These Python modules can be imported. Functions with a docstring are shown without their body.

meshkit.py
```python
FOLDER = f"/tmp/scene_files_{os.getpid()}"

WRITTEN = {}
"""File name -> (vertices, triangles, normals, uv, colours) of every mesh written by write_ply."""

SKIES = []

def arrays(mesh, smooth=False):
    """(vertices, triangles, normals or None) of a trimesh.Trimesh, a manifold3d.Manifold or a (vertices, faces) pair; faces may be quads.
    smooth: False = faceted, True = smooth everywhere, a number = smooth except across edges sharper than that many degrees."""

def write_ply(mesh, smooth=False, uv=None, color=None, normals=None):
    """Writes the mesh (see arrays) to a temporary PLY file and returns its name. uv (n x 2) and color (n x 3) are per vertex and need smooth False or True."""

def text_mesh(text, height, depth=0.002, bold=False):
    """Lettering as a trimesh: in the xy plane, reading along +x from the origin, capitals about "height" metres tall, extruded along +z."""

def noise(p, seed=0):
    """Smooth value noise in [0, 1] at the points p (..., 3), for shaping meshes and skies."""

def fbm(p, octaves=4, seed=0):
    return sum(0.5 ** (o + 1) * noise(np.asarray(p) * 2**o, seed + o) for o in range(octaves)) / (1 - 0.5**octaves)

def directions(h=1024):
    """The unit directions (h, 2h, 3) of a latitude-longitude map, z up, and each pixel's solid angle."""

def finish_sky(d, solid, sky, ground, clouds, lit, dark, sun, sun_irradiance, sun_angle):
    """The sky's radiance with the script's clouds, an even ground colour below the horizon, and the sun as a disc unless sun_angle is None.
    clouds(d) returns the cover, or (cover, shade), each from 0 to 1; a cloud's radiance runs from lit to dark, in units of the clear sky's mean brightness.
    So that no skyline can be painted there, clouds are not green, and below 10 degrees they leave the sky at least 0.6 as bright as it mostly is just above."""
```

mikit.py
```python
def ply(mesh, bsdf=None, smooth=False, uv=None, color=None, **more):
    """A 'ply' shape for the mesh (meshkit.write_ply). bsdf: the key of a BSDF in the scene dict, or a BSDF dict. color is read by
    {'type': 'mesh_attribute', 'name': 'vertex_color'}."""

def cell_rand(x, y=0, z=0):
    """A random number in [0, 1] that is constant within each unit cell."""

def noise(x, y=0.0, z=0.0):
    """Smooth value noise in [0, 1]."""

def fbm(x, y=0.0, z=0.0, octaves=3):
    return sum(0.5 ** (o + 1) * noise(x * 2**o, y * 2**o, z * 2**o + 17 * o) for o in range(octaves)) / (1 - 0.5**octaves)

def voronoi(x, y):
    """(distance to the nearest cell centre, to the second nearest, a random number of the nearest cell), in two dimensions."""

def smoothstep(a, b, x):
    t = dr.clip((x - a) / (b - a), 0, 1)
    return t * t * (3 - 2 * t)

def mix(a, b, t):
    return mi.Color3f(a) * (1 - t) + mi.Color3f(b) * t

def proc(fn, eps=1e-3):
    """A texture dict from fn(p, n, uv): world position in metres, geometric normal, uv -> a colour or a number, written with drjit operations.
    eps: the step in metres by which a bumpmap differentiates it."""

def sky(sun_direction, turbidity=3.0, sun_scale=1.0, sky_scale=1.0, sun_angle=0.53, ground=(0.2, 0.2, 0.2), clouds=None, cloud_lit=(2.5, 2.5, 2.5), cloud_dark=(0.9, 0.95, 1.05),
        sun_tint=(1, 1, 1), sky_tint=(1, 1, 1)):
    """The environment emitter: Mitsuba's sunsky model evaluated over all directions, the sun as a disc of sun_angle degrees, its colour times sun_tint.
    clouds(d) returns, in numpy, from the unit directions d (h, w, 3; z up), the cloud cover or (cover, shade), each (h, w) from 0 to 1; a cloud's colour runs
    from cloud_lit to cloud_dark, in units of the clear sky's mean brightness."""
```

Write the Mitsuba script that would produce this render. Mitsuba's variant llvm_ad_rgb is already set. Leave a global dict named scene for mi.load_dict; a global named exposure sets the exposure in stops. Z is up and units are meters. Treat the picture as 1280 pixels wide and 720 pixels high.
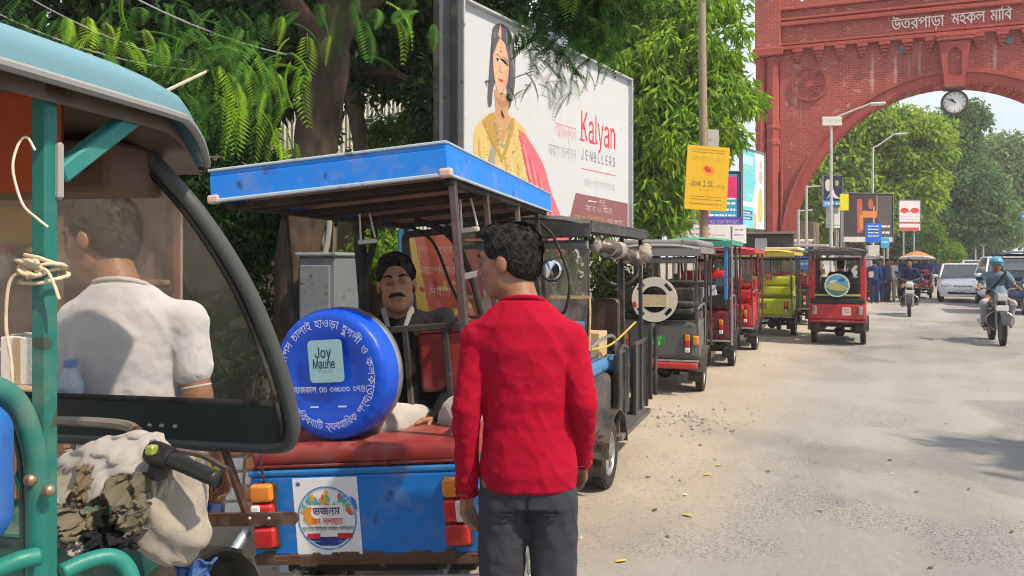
import math, random, re
import numpy as np, trimesh, drjit as dr, mitsuba as mi, mikit, meshkit
import shapely, shapely.geometry as sg
from shapely import affinity
from scipy.spatial import ConvexHull
from scipy.sparse import coo_matrix
from scipy.sparse.csgraph import connected_components

scene, labels = {}, {}
RNG = np.random.default_rng(7)
CAM_H, FOCAL = 1.6, 1000.0 / 1280.0
scene['camera'] = {'type': 'perspective', 'fov': math.degrees(2 * math.atan(0.5 / FOCAL)), 'fov_axis': 'x', 'near_clip': 0.05, 'far_clip': 2000.0,
    'principal_point_offset_y': 35.0 / 720.0,
    'to_world': mi.ScalarTransform4f().look_at(origin=[0, 0, CAM_H], target=[0, 10, CAM_H], up=[0, 0, 1])}
def thin_cloud(d):
    n = meshkit.fbm(d * [3.0, 3.0, 7.0], 4, 3)
    return np.clip(0.55 + 0.9 * (n - 0.45), 0.2, 0.9), 0.12 * n
scene['sky'] = mikit.sky([0.62, -0.46, 0.98], turbidity=3.2, clouds=thin_cloud, cloud_lit=(3.0, 3.1, 3.2), sun_scale=0.86, sun_angle=1.2, ground=(0.24, 0.22, 0.19))
exposure = 2.08

# ------------------------------------------------------------------ materials
def uv_colour(p, n, uv):
    # each mesh carries its paint in its uv: red and green packed in u, blue in v
    r = dr.floor(uv.x); return mi.Color3f(r / 1023.0, (uv.x - r) / 0.96, uv.y)
VC = mikit.proc(uv_colour)
def pack(c): return np.column_stack([np.round(np.clip(c[:, 0], 0, 1) * 1023) + 0.96 * np.clip(c[:, 1], 0, 0.999), c[:, 2]])
def write(v, f, c, mat, smooth):
    cf = c[f]; d = np.abs(cf - cf[:, :1]).max((1, 2)) > 1e-9
    if d.any():      # a face never runs from one colour to another
        g = f.copy(); m = int(d.sum()); g[d] = len(v) + np.arange(3 * m).reshape(m, 3); n = normals(v, f) if smooth else None
        v, c = np.vstack([v, v[f[d]].reshape(-1, 3)]), np.vstack([c, np.repeat(cf[d][:, 0], 3, 0)])
        if smooth:
            path = meshkit.write_ply((v, g), False, pack(c), normals=np.vstack([n, n[f[d]].reshape(-1, 3)]))
            return {'type': 'ply', 'filename': path, 'face_normals': False, 'bsdf': {'type': 'ref', 'id': mat}}
        f = g
    return mikit.ply((v, f), mat, smooth=smooth, uv=pack(c))
def dust_weight(lo, hi, amount, scale=1.0):
    def fn(p, n, uv):
        a = mikit.fbm(p.x * 3.1 * scale + 5, p.y * 3.1 * scale, p.z * 3.1 * scale, 4)
        b = mikit.noise(p.x * 23 * scale, p.y * 23 * scale, p.z * 17 * scale)
        up = 0.06 * dr.clip(n.z, 0, 1)
        chip = mikit.smoothstep(0.715, 0.735, mikit.fbm(p.x * 17 + 3, p.y * 17, p.z * 17, 3)) * mikit.smoothstep(0.45, 0.6, a)
        scratch = mikit.smoothstep(0.90, 0.96, mikit.noise(p.x * 9 + p.z * 40, p.y * 9 - p.z * 26, p.z * 150)) * 0.35 * mikit.smoothstep(0.40, 0.6, b)
        return dr.clip(amount * mikit.smoothstep(lo, hi, a * 0.8 + b * 0.2 + up) + (0.75 * chip + scratch) * (amount * 3), 0, 0.85)
    return mikit.proc(fn)
def wear_colour(p, n, uv):
    rust = mikit.smoothstep(0.60, 0.68, mikit.fbm(p.x * 17 + 3, p.y * 17, p.z * 17, 3))
    return mikit.mix((0.33, 0.285, 0.23), (0.085, 0.042, 0.024), rust)
WEAR = mikit.proc(wear_colour)
def worn(base, lo=0.42, hi=0.75, amount=0.45, col=(0.34, 0.29, 0.23), scale=1.0):
    return {'type': 'twosided', 'b': {'type': 'blendbsdf', 'weight': dust_weight(lo, hi, amount, scale), 'a': base,
            'd': {'type': 'diffuse', 'reflectance': WEAR}}}
def pr(**k):
    k.setdefault('base_color', VC)
    return {'type': 'principled', **k}
scene['paint'] = worn(pr(roughness=0.33, specular=0.5, clearcoat=0.35, clearcoat_gloss=0.85), 0.45, 0.8, 0.26)
scene['old_paint'] = worn(pr(roughness=0.45, specular=0.45), 0.48, 0.78, 0.24, scale=2.2)
scene['gloss'] = {'type': 'twosided', 'b': pr(roughness=0.16, specular=0.6, clearcoat=0.7)}
scene['matte'] = worn(pr(roughness=0.75, specular=0.3), 0.45, 0.85, 0.28)
scene['rubber'] = worn(pr(roughness=0.7, specular=0.35), 0.45, 0.85, 0.28)
scene['vinyl'] = worn(pr(roughness=0.48, specular=0.5), 0.45, 0.8, 0.30)
scene['metal'] = worn(pr(roughness=0.36, metallic=0.85), 0.42, 0.8, 0.45)
scene['plastic'] = {'type': 'twosided', 'b': pr(roughness=0.42, specular=0.45)}
scene['chrome'] = {'type': 'twosided', 'b': pr(roughness=0.08, metallic=1.0)}
scene['print'] = {'type': 'twosided', 'b': pr(roughness=0.5, specular=0.35)}
def skin_colour(p, n, uv):
    return uv_colour(p, n, uv) * (0.80 + 0.40 * mikit.fbm(p.x * 55, p.y * 55, p.z * 55, 3))
scene['skin'] = {'type': 'twosided', 'b': {'type': 'bumpmap', 'scale': 1.0, 't': mikit.proc(lambda p, n, uv: 0.0012 * mikit.fbm(p.x * 190, p.y * 190, p.z * 190, 2), eps=2e-3), 'n': pr(base_color=mikit.proc(skin_colour), roughness=0.46, specular=0.4, sheen=0.15)}}
scene['hair'] = {'type': 'twosided', 'b': {'type': 'bumpmap', 'scale': 1.0, 't': mikit.proc(lambda p, n, uv: 0.004 * mikit.fbm(p.x * 260, p.y * 260, p.z * 60, 2), eps=2e-3),
    'n': pr(roughness=0.6, specular=0.22)}}
def weave(p, n, uv):
    return 0.0075 * mikit.fbm(p.x * 34, p.y * 34, p.z * 26, 4) + 0.0014 * mikit.fbm(p.x * 420, p.y * 420, p.z * 420, 2)
scene['cloth'] = {'type': 'twosided', 'b': {'type': 'bumpmap', 'scale': 1.0, 't': mikit.proc(weave, eps=1.5e-3), 'n': pr(roughness=0.9, specular=0.15, sheen=0.25)}}
scene['leaf'] = {'type': 'principledthin', 'base_color': VC, 'roughness': 0.42, 'diff_trans': 0.75, 'spec_trans': 0.0, 'eta': 1.33}
scene['glass'] = {'type': 'thindielectric', 'int_ior': 1.45}
def film_haze(p, n, uv):
    s = mikit.fbm(p.x * 9, p.y * 9, p.z * 3.0, 4)
    streak = mikit.noise(p.x * 55, p.y * 55, p.z * 4)
    return dr.clip(0.26 + 0.34 * mikit.smoothstep(0.35, 0.75, s) + 0.05 * streak, 0, 0.6)
scene['dusty_film'] = {'type': 'blendbsdf', 'weight': mikit.proc(film_haze), 'a': {'type': 'thindielectric', 'int_ior': 1.45},
    'd': {'type': 'principledthin', 'base_color': {'type': 'rgb', 'value': [0.50, 0.47, 0.43]}, 'roughness': 0.6, 'diff_trans': 1.0, 'eta': 1.4}}
scene['windscreen_film'] = {'type': 'blendbsdf', 'weight': mikit.proc(lambda p, n, uv: dr.clip(film_haze(p, n, uv) * 0.30 + 0.16 * mikit.smoothstep(1.40, 1.75, p.z + 0.05 * mikit.fbm(p.x * 6, p.y * 6, p.z * 6, 3)), 0, 0.8)),  # film dust with hazy reflection put into the colour, stronger towards the top
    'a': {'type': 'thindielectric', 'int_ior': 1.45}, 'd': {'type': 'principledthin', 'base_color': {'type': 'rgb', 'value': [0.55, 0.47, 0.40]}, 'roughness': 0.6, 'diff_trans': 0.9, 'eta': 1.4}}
def bark_col(p, n, uv):
    a = mikit.fbm(p.x * 14, p.y * 14, p.z * 3.5, 4); b = mikit.fbm(p.x * 3 + 9, p.y * 3, p.z * 2, 3)
    return mikit.mix((0.035, 0.026, 0.020), (0.125, 0.095, 0.072), a) * (0.65 + 0.7 * b)
scene['bark'] = {'type': 'twosided', 'b': {'type': 'bumpmap', 'scale': 1.0, 't': mikit.proc(lambda p, n, uv: 0.03 * mikit.fbm(p.x * 16, p.y * 16, p.z * 4, 4), eps=4e-3),
    'n': {'type': 'diffuse', 'reflectance': mikit.proc(bark_col)}}}
def plaster_col(p, n, uv):
    a = mikit.fbm(p.x * 1.3, p.y * 1.3, p.z * 0.5, 4); b = mikit.fbm(p.x * 9, p.y * 9, p.z * 1.2, 3)
    return mikit.mix((0.24, 0.205, 0.15), (0.11, 0.095, 0.07), mikit.smoothstep(0.4, 0.75, a * 0.6 + b * 0.4))
scene['plaster'] = {'type': 'twosided', 'b': {'type': 'diffuse', 'reflectance': mikit.proc(plaster_col)}}
def brick_parts(p):
    u = p.x * 0.935 - p.y * 0.354 + (p.x * 0.354 + p.y * 0.935) * 0.0
    row = dr.floor(p.z / 0.085)
    off = 0.125 * (row - 2 * dr.floor(row / 2))
    fu = (u + off) / 0.25; fz = p.z / 0.085
    eu = fu - dr.floor(fu); ez = fz - dr.floor(fz)
    joint = dr.minimum(dr.minimum(eu, 1 - eu) * 0.25, dr.minimum(ez, 1 - ez) * 0.085)
    return joint, mikit.cell_rand(fu, row, 3), u
def brick_col(p, n, uv):
    joint, r, u = brick_parts(p)
    big = mikit.fbm(p.x * 0.5, p.y * 0.5, p.z * 0.5, 4)
    base = mikit.mix((0.34, 0.068, 0.058), (0.44, 0.104, 0.092), r * 0.6 + big * 0.4)
    base = mikit.mix(base, (0.50, 0.24, 0.19), 0.75 * mikit.smoothstep(0.014, 0.004, joint))
    drip = mikit.smoothstep(0.58, 0.74, mikit.noise(u * 2.1 + 3.3, 0.5, 0.5)) * mikit.smoothstep(0.35, 0.6, mikit.fbm(u * 9, p.z * 1.3, 0.0, 3)) * mikit.smoothstep(6.2, 7.6, p.z) * mikit.smoothstep(9.2, 8.6, p.z)
    for ui in (1.94, 2.70, 3.48, 5.83): drip = dr.maximum(drip, mikit.smoothstep(0.065, 0.025, dr.abs(u - ui + 0.05 * (mikit.noise(p.z * 5, ui) - 0.5))) * mikit.smoothstep(7.2, 7.9, p.z) * mikit.smoothstep(9.25, 8.7, p.z) * (0.55 + 0.45 * mikit.noise(p.z * 9, u * 30)))
    chip = mikit.smoothstep(0.72, 0.80, mikit.fbm(u * 6, p.z * 9, 1.0, 3))
    base = mikit.mix(base, (0.55, 0.40, 0.34), dr.clip(0.75 * drip + 0.5 * chip, 0, 1))
    grime = mikit.smoothstep(0.5, 0.8, mikit.fbm(u * 1.1 + 7, p.z * 0.35, 2.0, 4))
    return mikit.mix(base, (0.20, 0.07, 0.06), 0.35 * grime)
scene['red_brick'] = {'type': 'twosided', 'b': {'type': 'diffuse', 'reflectance': mikit.proc(brick_col)}}
def trim_col(p, n, uv):
    big = mikit.fbm(p.x * 1.4, p.y * 1.4, p.z * 1.1, 4); f = mikit.fbm(p.x * 8, p.y * 8, p.z * 3, 3)
    return mikit.mix((0.33, 0.070, 0.060), (0.48, 0.128, 0.112), big * 0.6 + f * 0.4)
scene['red_trim'] = {'type': 'twosided', 'b': {'type': 'diffuse', 'reflectance': mikit.proc(trim_col)}}
def edge_x(y):
    return -1.95 + 0.40 * y + 0.0032 * y * y
def ground_col(p, n, uv):
    y = dr.clip(p.y, -20, 80)
    s = (p.x - edge_x(y)) * 0.92
    wob = mikit.fbm(p.x * 0.8, p.y * 0.5, 0.0, 4) * 1.6 + mikit.fbm(p.x * 3.3, p.y * 2.1, 4.0, 3) * 0.6
    asphalt = mikit.smoothstep(0.4, 2.1, s + wob - 0.60)
    along = p.x * 0.42 + p.y * 0.9; across = p.x * 0.9 - p.y * 0.42
    wear = mikit.fbm(across * 2.0, along * 0.22, 1.0, 4)
    fine = mikit.fbm(p.x * 38, p.y * 38, 0.0, 3); speck = mikit.noise(p.x * 130, p.y * 130, 3.0)
    agg = mikit.smoothstep(0.56, 0.80, speck) * mikit.smoothstep(0.42, 0.62, mikit.fbm(p.x * 1.1 + 3, p.y * 1.1, 9.0, 3))
    road = mikit.mix((0.208, 0.205, 0.200), (0.300, 0.296, 0.288), wear * 0.8 + fine * 0.35 - 0.1)
    road = mikit.mix(road, (0.09, 0.088, 0.085), 0.75 * agg)
    track = mikit.smoothstep(0.45, 0.05, dr.abs(dr.abs(s - 3.2) - 0.75)); road = road * (1 - 0.10 * track * (0.4 + wear))
    patch = mikit.smoothstep(0.53, 0.545, mikit.fbm(across * 0.35 + 7, along * 0.16 + 2, 3.0, 2)); road = road * (1 - 0.13 * patch)
    crack = mikit.fbm(across * 1.3 + 2, along * 0.6, 5.0, 4)
    road = mikit.mix(road, (0.13, 0.127, 0.12), 0.30 * mikit.smoothstep(0.006, 0.0, dr.abs(crack - 0.52)) * mikit.smoothstep(0.5, 0.7, wear))
    stain = mikit.smoothstep(0.60, 0.72, mikit.fbm(p.x * 0.7 + 11, p.y * 0.7, 2.0, 4))
    road = road * (1 - 0.22 * stain)
    sand = mikit.mix((0.262, 0.228, 0.184), (0.352, 0.312, 0.258), mikit.fbm(p.x * 1.7, p.y * 1.7, 7.0, 4) * 0.8 + fine * 0.3)
    sand = mikit.mix(sand, (0.17, 0.145, 0.115), 0.5 * mikit.smoothstep(0.66, 0.86, mikit.noise(p.x * 60, p.y * 60, 1.0)))
    far = mikit.smoothstep(-2.0, -3.2, s)
    sand = mikit.mix(sand, (0.20, 0.165, 0.125), far * 0.6)
    return mikit.mix(sand, road, asphalt)
scene['dirt_road'] = {'type': 'twosided', 'b': {'type': 'bumpmap', 'scale': 1.0,
    't': mikit.proc(lambda p, n, uv: 0.008 * mikit.fbm(p.x * 9, p.y * 9, 0.0, 3) + 0.005 * mikit.fbm(p.x * 55, p.y * 55, 0.0, 2), eps=6e-3),
    'n': {'type': 'principled', 'base_color': mikit.proc(ground_col), 'roughness': 0.85, 'specular': 0.25}}}

# ------------------------------------------------------------------ geometry helpers
def F(x=0, y=0, z=0, head=0, roll=0, pitch=0, s=1.0):
    """local frame: heading clockwise from +Y, roll > 0 lifts the right side, pitch > 0 lifts the nose"""
    h, r, p = map(math.radians, (head, roll, pitch))
    H = np.array([[math.cos(h), math.sin(h), 0], [-math.sin(h), math.cos(h), 0], [0, 0, 1]])
    R = np.array([[math.cos(r), 0, -math.sin(r)], [0, 1, 0], [math.sin(r), 0, math.cos(r)]])
    P = np.array([[1, 0, 0], [0, math.cos(p), -math.sin(p)], [0, math.sin(p), math.cos(p)]])
    M = np.eye(4); M[:3, :3] = H @ P @ R * s; M[:3, 3] = (x, y, z)
    return M
def plane(o, right, up):
    """frame whose x, y run along right, up and z towards the viewer"""
    r = np.array(right, float); r /= np.linalg.norm(r); u = np.array(up, float); u -= r * (u @ r); u /= np.linalg.norm(u)
    M = np.eye(4); M[:3, 0] = r; M[:3, 1] = u; M[:3, 2] = np.cross(r, u); M[:3, 3] = o
    return M
def xf(m, v):
    v = np.asarray(v, float); return v @ m[:3, :3].T + m[:3, 3]
def mv(g, x=0, y=0, z=0, head=0, roll=0, pitch=0, s=1.0):
    return xf(F(x, y, z, head, roll, pitch, s), g[0]), g[1]
def tri(f):
    f = np.asarray(f, int); return np.vstack([f[:, [0, 1, 2]], f[:, [0, 2, 3]]]) if f.shape[1] == 4 else f
def join(*gs):
    vs, fs, n = [], [], 0
    for v, f in gs:
        vs.append(v); fs.append(tri(f) + n); n += len(v)
    return np.vstack(vs), np.vstack(fs)
_cb = {}
def box(cx, cy, cz, sx, sy, sz, b=0.004):
    b = min(b, 0.45 * min(sx, sy, sz)); h = np.array([sx, sy, sz]) / 2
    if b <= 1e-5:
        return np.array([[x, y, z] for x in (-1, 1) for y in (-1, 1) for z in (-1, 1)]) * h + (cx, cy, cz), np.array([[0, 1, 3], [0, 3, 2], [4, 6, 7], [4, 7, 5], [0, 4, 5], [0, 5, 1], [2, 3, 7], [2, 7, 6], [0, 2, 6], [0, 6, 4], [1, 5, 7], [1, 7, 3]])
    if 'f' not in _cb:
        s = np.array([[x, y, z] for x in (-1, 1) for y in (-1, 1) for z in (-1, 1)], float)
        pts = np.vstack([s * 1.0 - s * np.array(m) * 0.2 for m in ((0, 1, 1), (1, 0, 1), (1, 1, 0))])
        hull = trimesh.convex.convex_hull(pts)
        order = np.argmin(((hull.vertices[:, None] - pts[None]) ** 2).sum(-1), 1)
        _cb['f'] = order[hull.faces]; _cb['s'] = np.vstack([s, s, s]); _cb['m'] = np.vstack([s * 0 + m for m in ((0, 1, 1), (1, 0, 1), (1, 1, 0))])
    return _cb['s'] * (h - _cb['m'] * b) + (cx, cy, cz), _cb['f']
_rb = {}
def rbox(cx, cy, cz, sx, sy, sz, r=0.03, n=3, k=4):
    """rounded box; n segments round each edge, k over each flat"""
    key = (n, k)
    if key not in _rb:
        t = np.concatenate([-1 - np.linspace(1, 0, n + 1)[:-1], np.linspace(-1, 1, k + 1), 1 + np.linspace(0, 1, n + 1)[1:]])
        N = len(t); vs, fs = [], []
        for ax in range(3):
            for sg_ in (-1, 1):
                a, b2 = np.meshgrid(t, t, indexing='ij'); p = np.zeros((N, N, 3)); p[..., ax] = 2 * sg_
                p[..., (ax + 1) % 3] = a; p[..., (ax + 2) % 3] = b2
                i = np.arange(N * N).reshape(N, N); q = np.stack([i[:-1, :-1], i[1:, :-1], i[1:, 1:], i[:-1, 1:]], -1).reshape(-1, 4)
                if sg_ < 0: q = q[:, ::-1]
                fs.append(tri(q) + len(vs) * N * N); vs.append(p.reshape(-1, 3))
        v = np.vstack(vs); f = np.vstack(fs)
        u, inv = np.unique(np.round(v, 6), axis=0, return_inverse=True)
        _rb[key] = (u, inv.ravel()[f])
    v, f = _rb[key]; h = np.array([sx, sy, sz]) / 2; r = min(r, 0.49 * min(sx, sy, sz))
    core = np.clip(v, -1, 1) * (h - r); ex = v - np.clip(v, -1, 1)
    e = np.tan(ex * math.pi / 4); ln = np.linalg.norm(e, axis=1, keepdims=True)
    return core + r * e / np.maximum(ln, 1e-9) + (cx, cy, cz), f
def tube(pts, r, n=8, cap=True, closed=False):
    p = np.asarray(pts, float); m = len(p); r = np.broadcast_to(np.asarray(r, float), (m,))
    d = np.gradient(p, axis=0) if not closed else np.roll(p, -1, 0) - np.roll(p, 1, 0)
    d /= np.linalg.norm(d, axis=1, keepdims=True) + 1e-12
    a = np.cross(d[0], [0, 0, 1] if abs(d[0][2]) < 0.9 else [1, 0, 0]); rings = []
    t = np.arange(n) * 2 * math.pi / n + math.pi / n
    for i in range(m):
        a = a - d[i] * (a @ d[i]); a /= np.linalg.norm(a) + 1e-12; b = np.cross(d[i], a)
        rings.append(p[i] + r[i] * (np.cos(t)[:, None] * a + np.sin(t)[:, None] * b))
    v = np.vstack(rings); fs = []
    for i in range(m if closed else m - 1):
        j = (i + 1) % m; k = np.arange(n); k2 = (k + 1) % n
        fs.append(np.stack([i * n + k, i * n + k2, j * n + k2, j * n + k], 1))
    f = tri(np.vstack(fs))
    if cap and not closed:
        v = np.vstack([v, p[:1], p[-1:]]); k = np.arange(n); k2 = (k + 1) % n
        f = np.vstack([f, np.stack([k2, k, k * 0 + m * n], 1), np.stack([(m - 1) * n + k, (m - 1) * n + k2, k * 0 + m * n + 1], 1)])
    return v, f
def bez(pts, n=12):
    """smooth curve through the points (Catmull-Rom)"""
    p = np.asarray(pts, float); q = np.vstack([2 * p[0] - p[1], p, 2 * p[-1] - p[-2]]); out = []
    for i in range(1, len(q) - 2):
        t = np.linspace(0, 1, n, endpoint=False)[:, None]
        out.append(0.5 * (2 * q[i] + (q[i + 1] - q[i - 1]) * t + (2 * q[i - 1] - 5 * q[i] + 4 * q[i + 1] - q[i + 2]) * t**2 + (3 * q[i] - q[i - 1] - 3 * q[i + 1] + q[i + 2]) * t**3))
    return np.vstack(out + [p[-1:]])
def bar(a, b, w=0.03, h=None, n=0):
    """square bar from a to b"""
    a, b = np.asarray(a, float), np.asarray(b, float); L = np.linalg.norm(b - a); d = (b - a) / L
    s = np.cross(d, [0, 0, 1] if abs(d[2]) < 0.9 else [0, 1, 0]); s /= np.linalg.norm(s); u = np.cross(s, d)
    v, f = box(0, 0, 0, w, L, h or w, min(w, h or w) * 0.12)
    return v @ np.stack([s, d, u]) + (a + b) / 2, f
def lathe(prof, n=24, axis='z'):
    """profile (radius, height) turned about the axis"""
    p = np.asarray(prof, float); t = np.arange(n) * 2 * math.pi / n; m = len(p)
    v = np.stack([p[:, :1] * np.cos(t), p[:, :1] * np.sin(t), np.broadcast_to(p[:, 1:], (m, n))], -1).reshape(-1, 3)
    k = np.arange(n); k2 = (k + 1) % n
    f = tri(np.vstack([np.stack([i * n + k, i * n + k2, (i + 1) * n + k2, (i + 1) * n + k], 1) for i in range(m - 1)]))
    if axis == 'x': v = v[:, [2, 0, 1]]
    if axis == 'y': v = v[:, [1, 2, 0]]
    return v, f
def ball(c, r, sub=2):
    s = trimesh.creation.icosphere(subdivisions=sub); return s.vertices * np.asarray(r) + np.asarray(c), s.faces
def slab(poly, z0, z1):
    """shapely polygon extruded from z0 to z1"""
    out = []
    for g in getattr(poly, 'geoms', [poly]):
        if g.is_empty or g.area < 1e-7: continue
        m = trimesh.creation.extrude_polygon(g, z1 - z0, engine='earcut'); out.append((m.vertices + [0, 0, z0], m.faces))
    return join(*out)
def sheet(P, thick=0.0):
    """grid of points (a, b, 3) as a surface, with thickness if asked"""
    P = np.asarray(P, float); a, b = P.shape[:2]; i = np.arange(a * b).reshape(a, b)
    q = np.stack([i[:-1, :-1], i[1:, :-1], i[1:, 1:], i[:-1, 1:]], -1).reshape(-1, 4)
    v = P.reshape(-1, 3)
    if not thick: return v, tri(q)
    n = np.cross(np.gradient(P, axis=0), np.gradient(P, axis=1)); n /= np.linalg.norm(n, axis=-1, keepdims=True) + 1e-12
    v2 = (P - n * thick).reshape(-1, 3); N = a * b
    rim = np.concatenate([i[0, :], i[1:, -1], i[-1, ::-1][1:], i[::-1, 0][1:]]); r0, r1 = rim[:-1], rim[1:]
    return np.vstack([v, v2]), np.vstack([tri(q), tri(q[:, ::-1] + N), tri(np.stack([r0, r1, r1 + N, r0 + N], 1))])
def soften(v, f, angle):
    """splits vertices along edges sharper than the angle; returns vertices, faces, source index"""
    n = np.cross(v[f[:, 1]] - v[f[:, 0]], v[f[:, 2]] - v[f[:, 0]]); n /= np.linalg.norm(n, axis=1, keepdims=True) + 1e-15
    key = np.round(v * 2e4).astype(np.int64); _, w = np.unique(key, axis=0, return_inverse=True); w = w.ravel(); fw = w[f]
    e = np.vstack([fw[:, [0, 1]], fw[:, [1, 2]], fw[:, [2, 0]]]); e.sort(axis=1); face = np.tile(np.arange(len(f)), 3)
    o = np.lexsort((e[:, 1], e[:, 0])); e, face = e[o], face[o]
    same = (e[1:] == e[:-1]).all(1); a, b = face[:-1][same], face[1:][same]
    ok = (n[a] * n[b]).sum(1) > math.cos(math.radians(angle)); a, b = a[ok], b[ok]
    comp = connected_components(coo_matrix((np.ones(len(a)), (a, b)), shape=(len(f), len(f))), directed=False)[1]
    pair = fw.astype(np.int64) * (comp.max() + 1) + comp[:, None]
    _, first, inv = np.unique(pair.ravel(), return_index=True, return_inverse=True)
    src = f.ravel()[first]
    return v[src], inv.reshape(-1, 3), src
class MB:
    """collects coloured geometry for one mesh"""
    def __init__(self): self.v, self.f, self.c, self.n = [], [], [], 0
    def add(self, g, col=(0.5, 0.5, 0.5)):
        v, f = g; f = tri(f); c = np.asarray(col, float)
        self.v.append(np.asarray(v, float)); self.f.append(f + self.n); self.c.append(np.broadcast_to(c, (len(v), 3))); self.n += len(v)
        return self
    def get(self): return np.vstack(self.v), np.vstack(self.f), np.vstack(self.c)
_used = {}
def key_of(name):
    n = _used.get(name, 0); _used[name] = n + 1
    return name if n == 0 else f'{name}_{n:03d}'
def thing(name, label, cat, group=None, kind=None):
    k = key_of(name); labels[k] = {'label': label, 'category': cat}
    if group: labels[k]['group'] = group
    if kind: labels[k]['kind'] = kind
    return k
def put(key, g, mat, col=(0.5, 0.5, 0.5), smooth=35, M=None):
    """writes one scene entry; g is (v, f) or an MB"""
    if isinstance(g, MB): v, f, c = g.get()
    else:
        v, f = g; v = np.asarray(v, float); f = tri(f); c = np.broadcast_to(np.asarray(col, float), (len(v), 3))
    if M is not None: v = xf(M, v)
    if smooth and smooth is not True: v, f, i = soften(v, f, smooth); c = c[i]
    scene[key] = write(v, f, c, mat, bool(smooth))
    return key
def part(parent, name, g, mat, col=(0.5, 0.5, 0.5), smooth=35, M=None, label=None, kind=None):
    k = put(key_of(parent + '__' + name), g, mat, col, smooth, M)
    if label or kind: labels[k] = {**({'label': label} if label else {}), **({'kind': kind} if kind else {})}
    return k
def single(name, label, cat, g, mat, col=(0.5, 0.5, 0.5), smooth=35, M=None, group=None, kind=None):
    return put(thing(name, label, cat, group, kind), g, mat, col, smooth, M)
def hsv(c, dv): return tuple(np.clip(np.array(c) * dv, 0, 1))
def lin(r, g, b):
    x = np.array([r, g, b]) / 255.0; return tuple(np.where(x <= 0.04045, x / 12.92, ((x + 0.055) / 1.055) ** 2.4))

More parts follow.
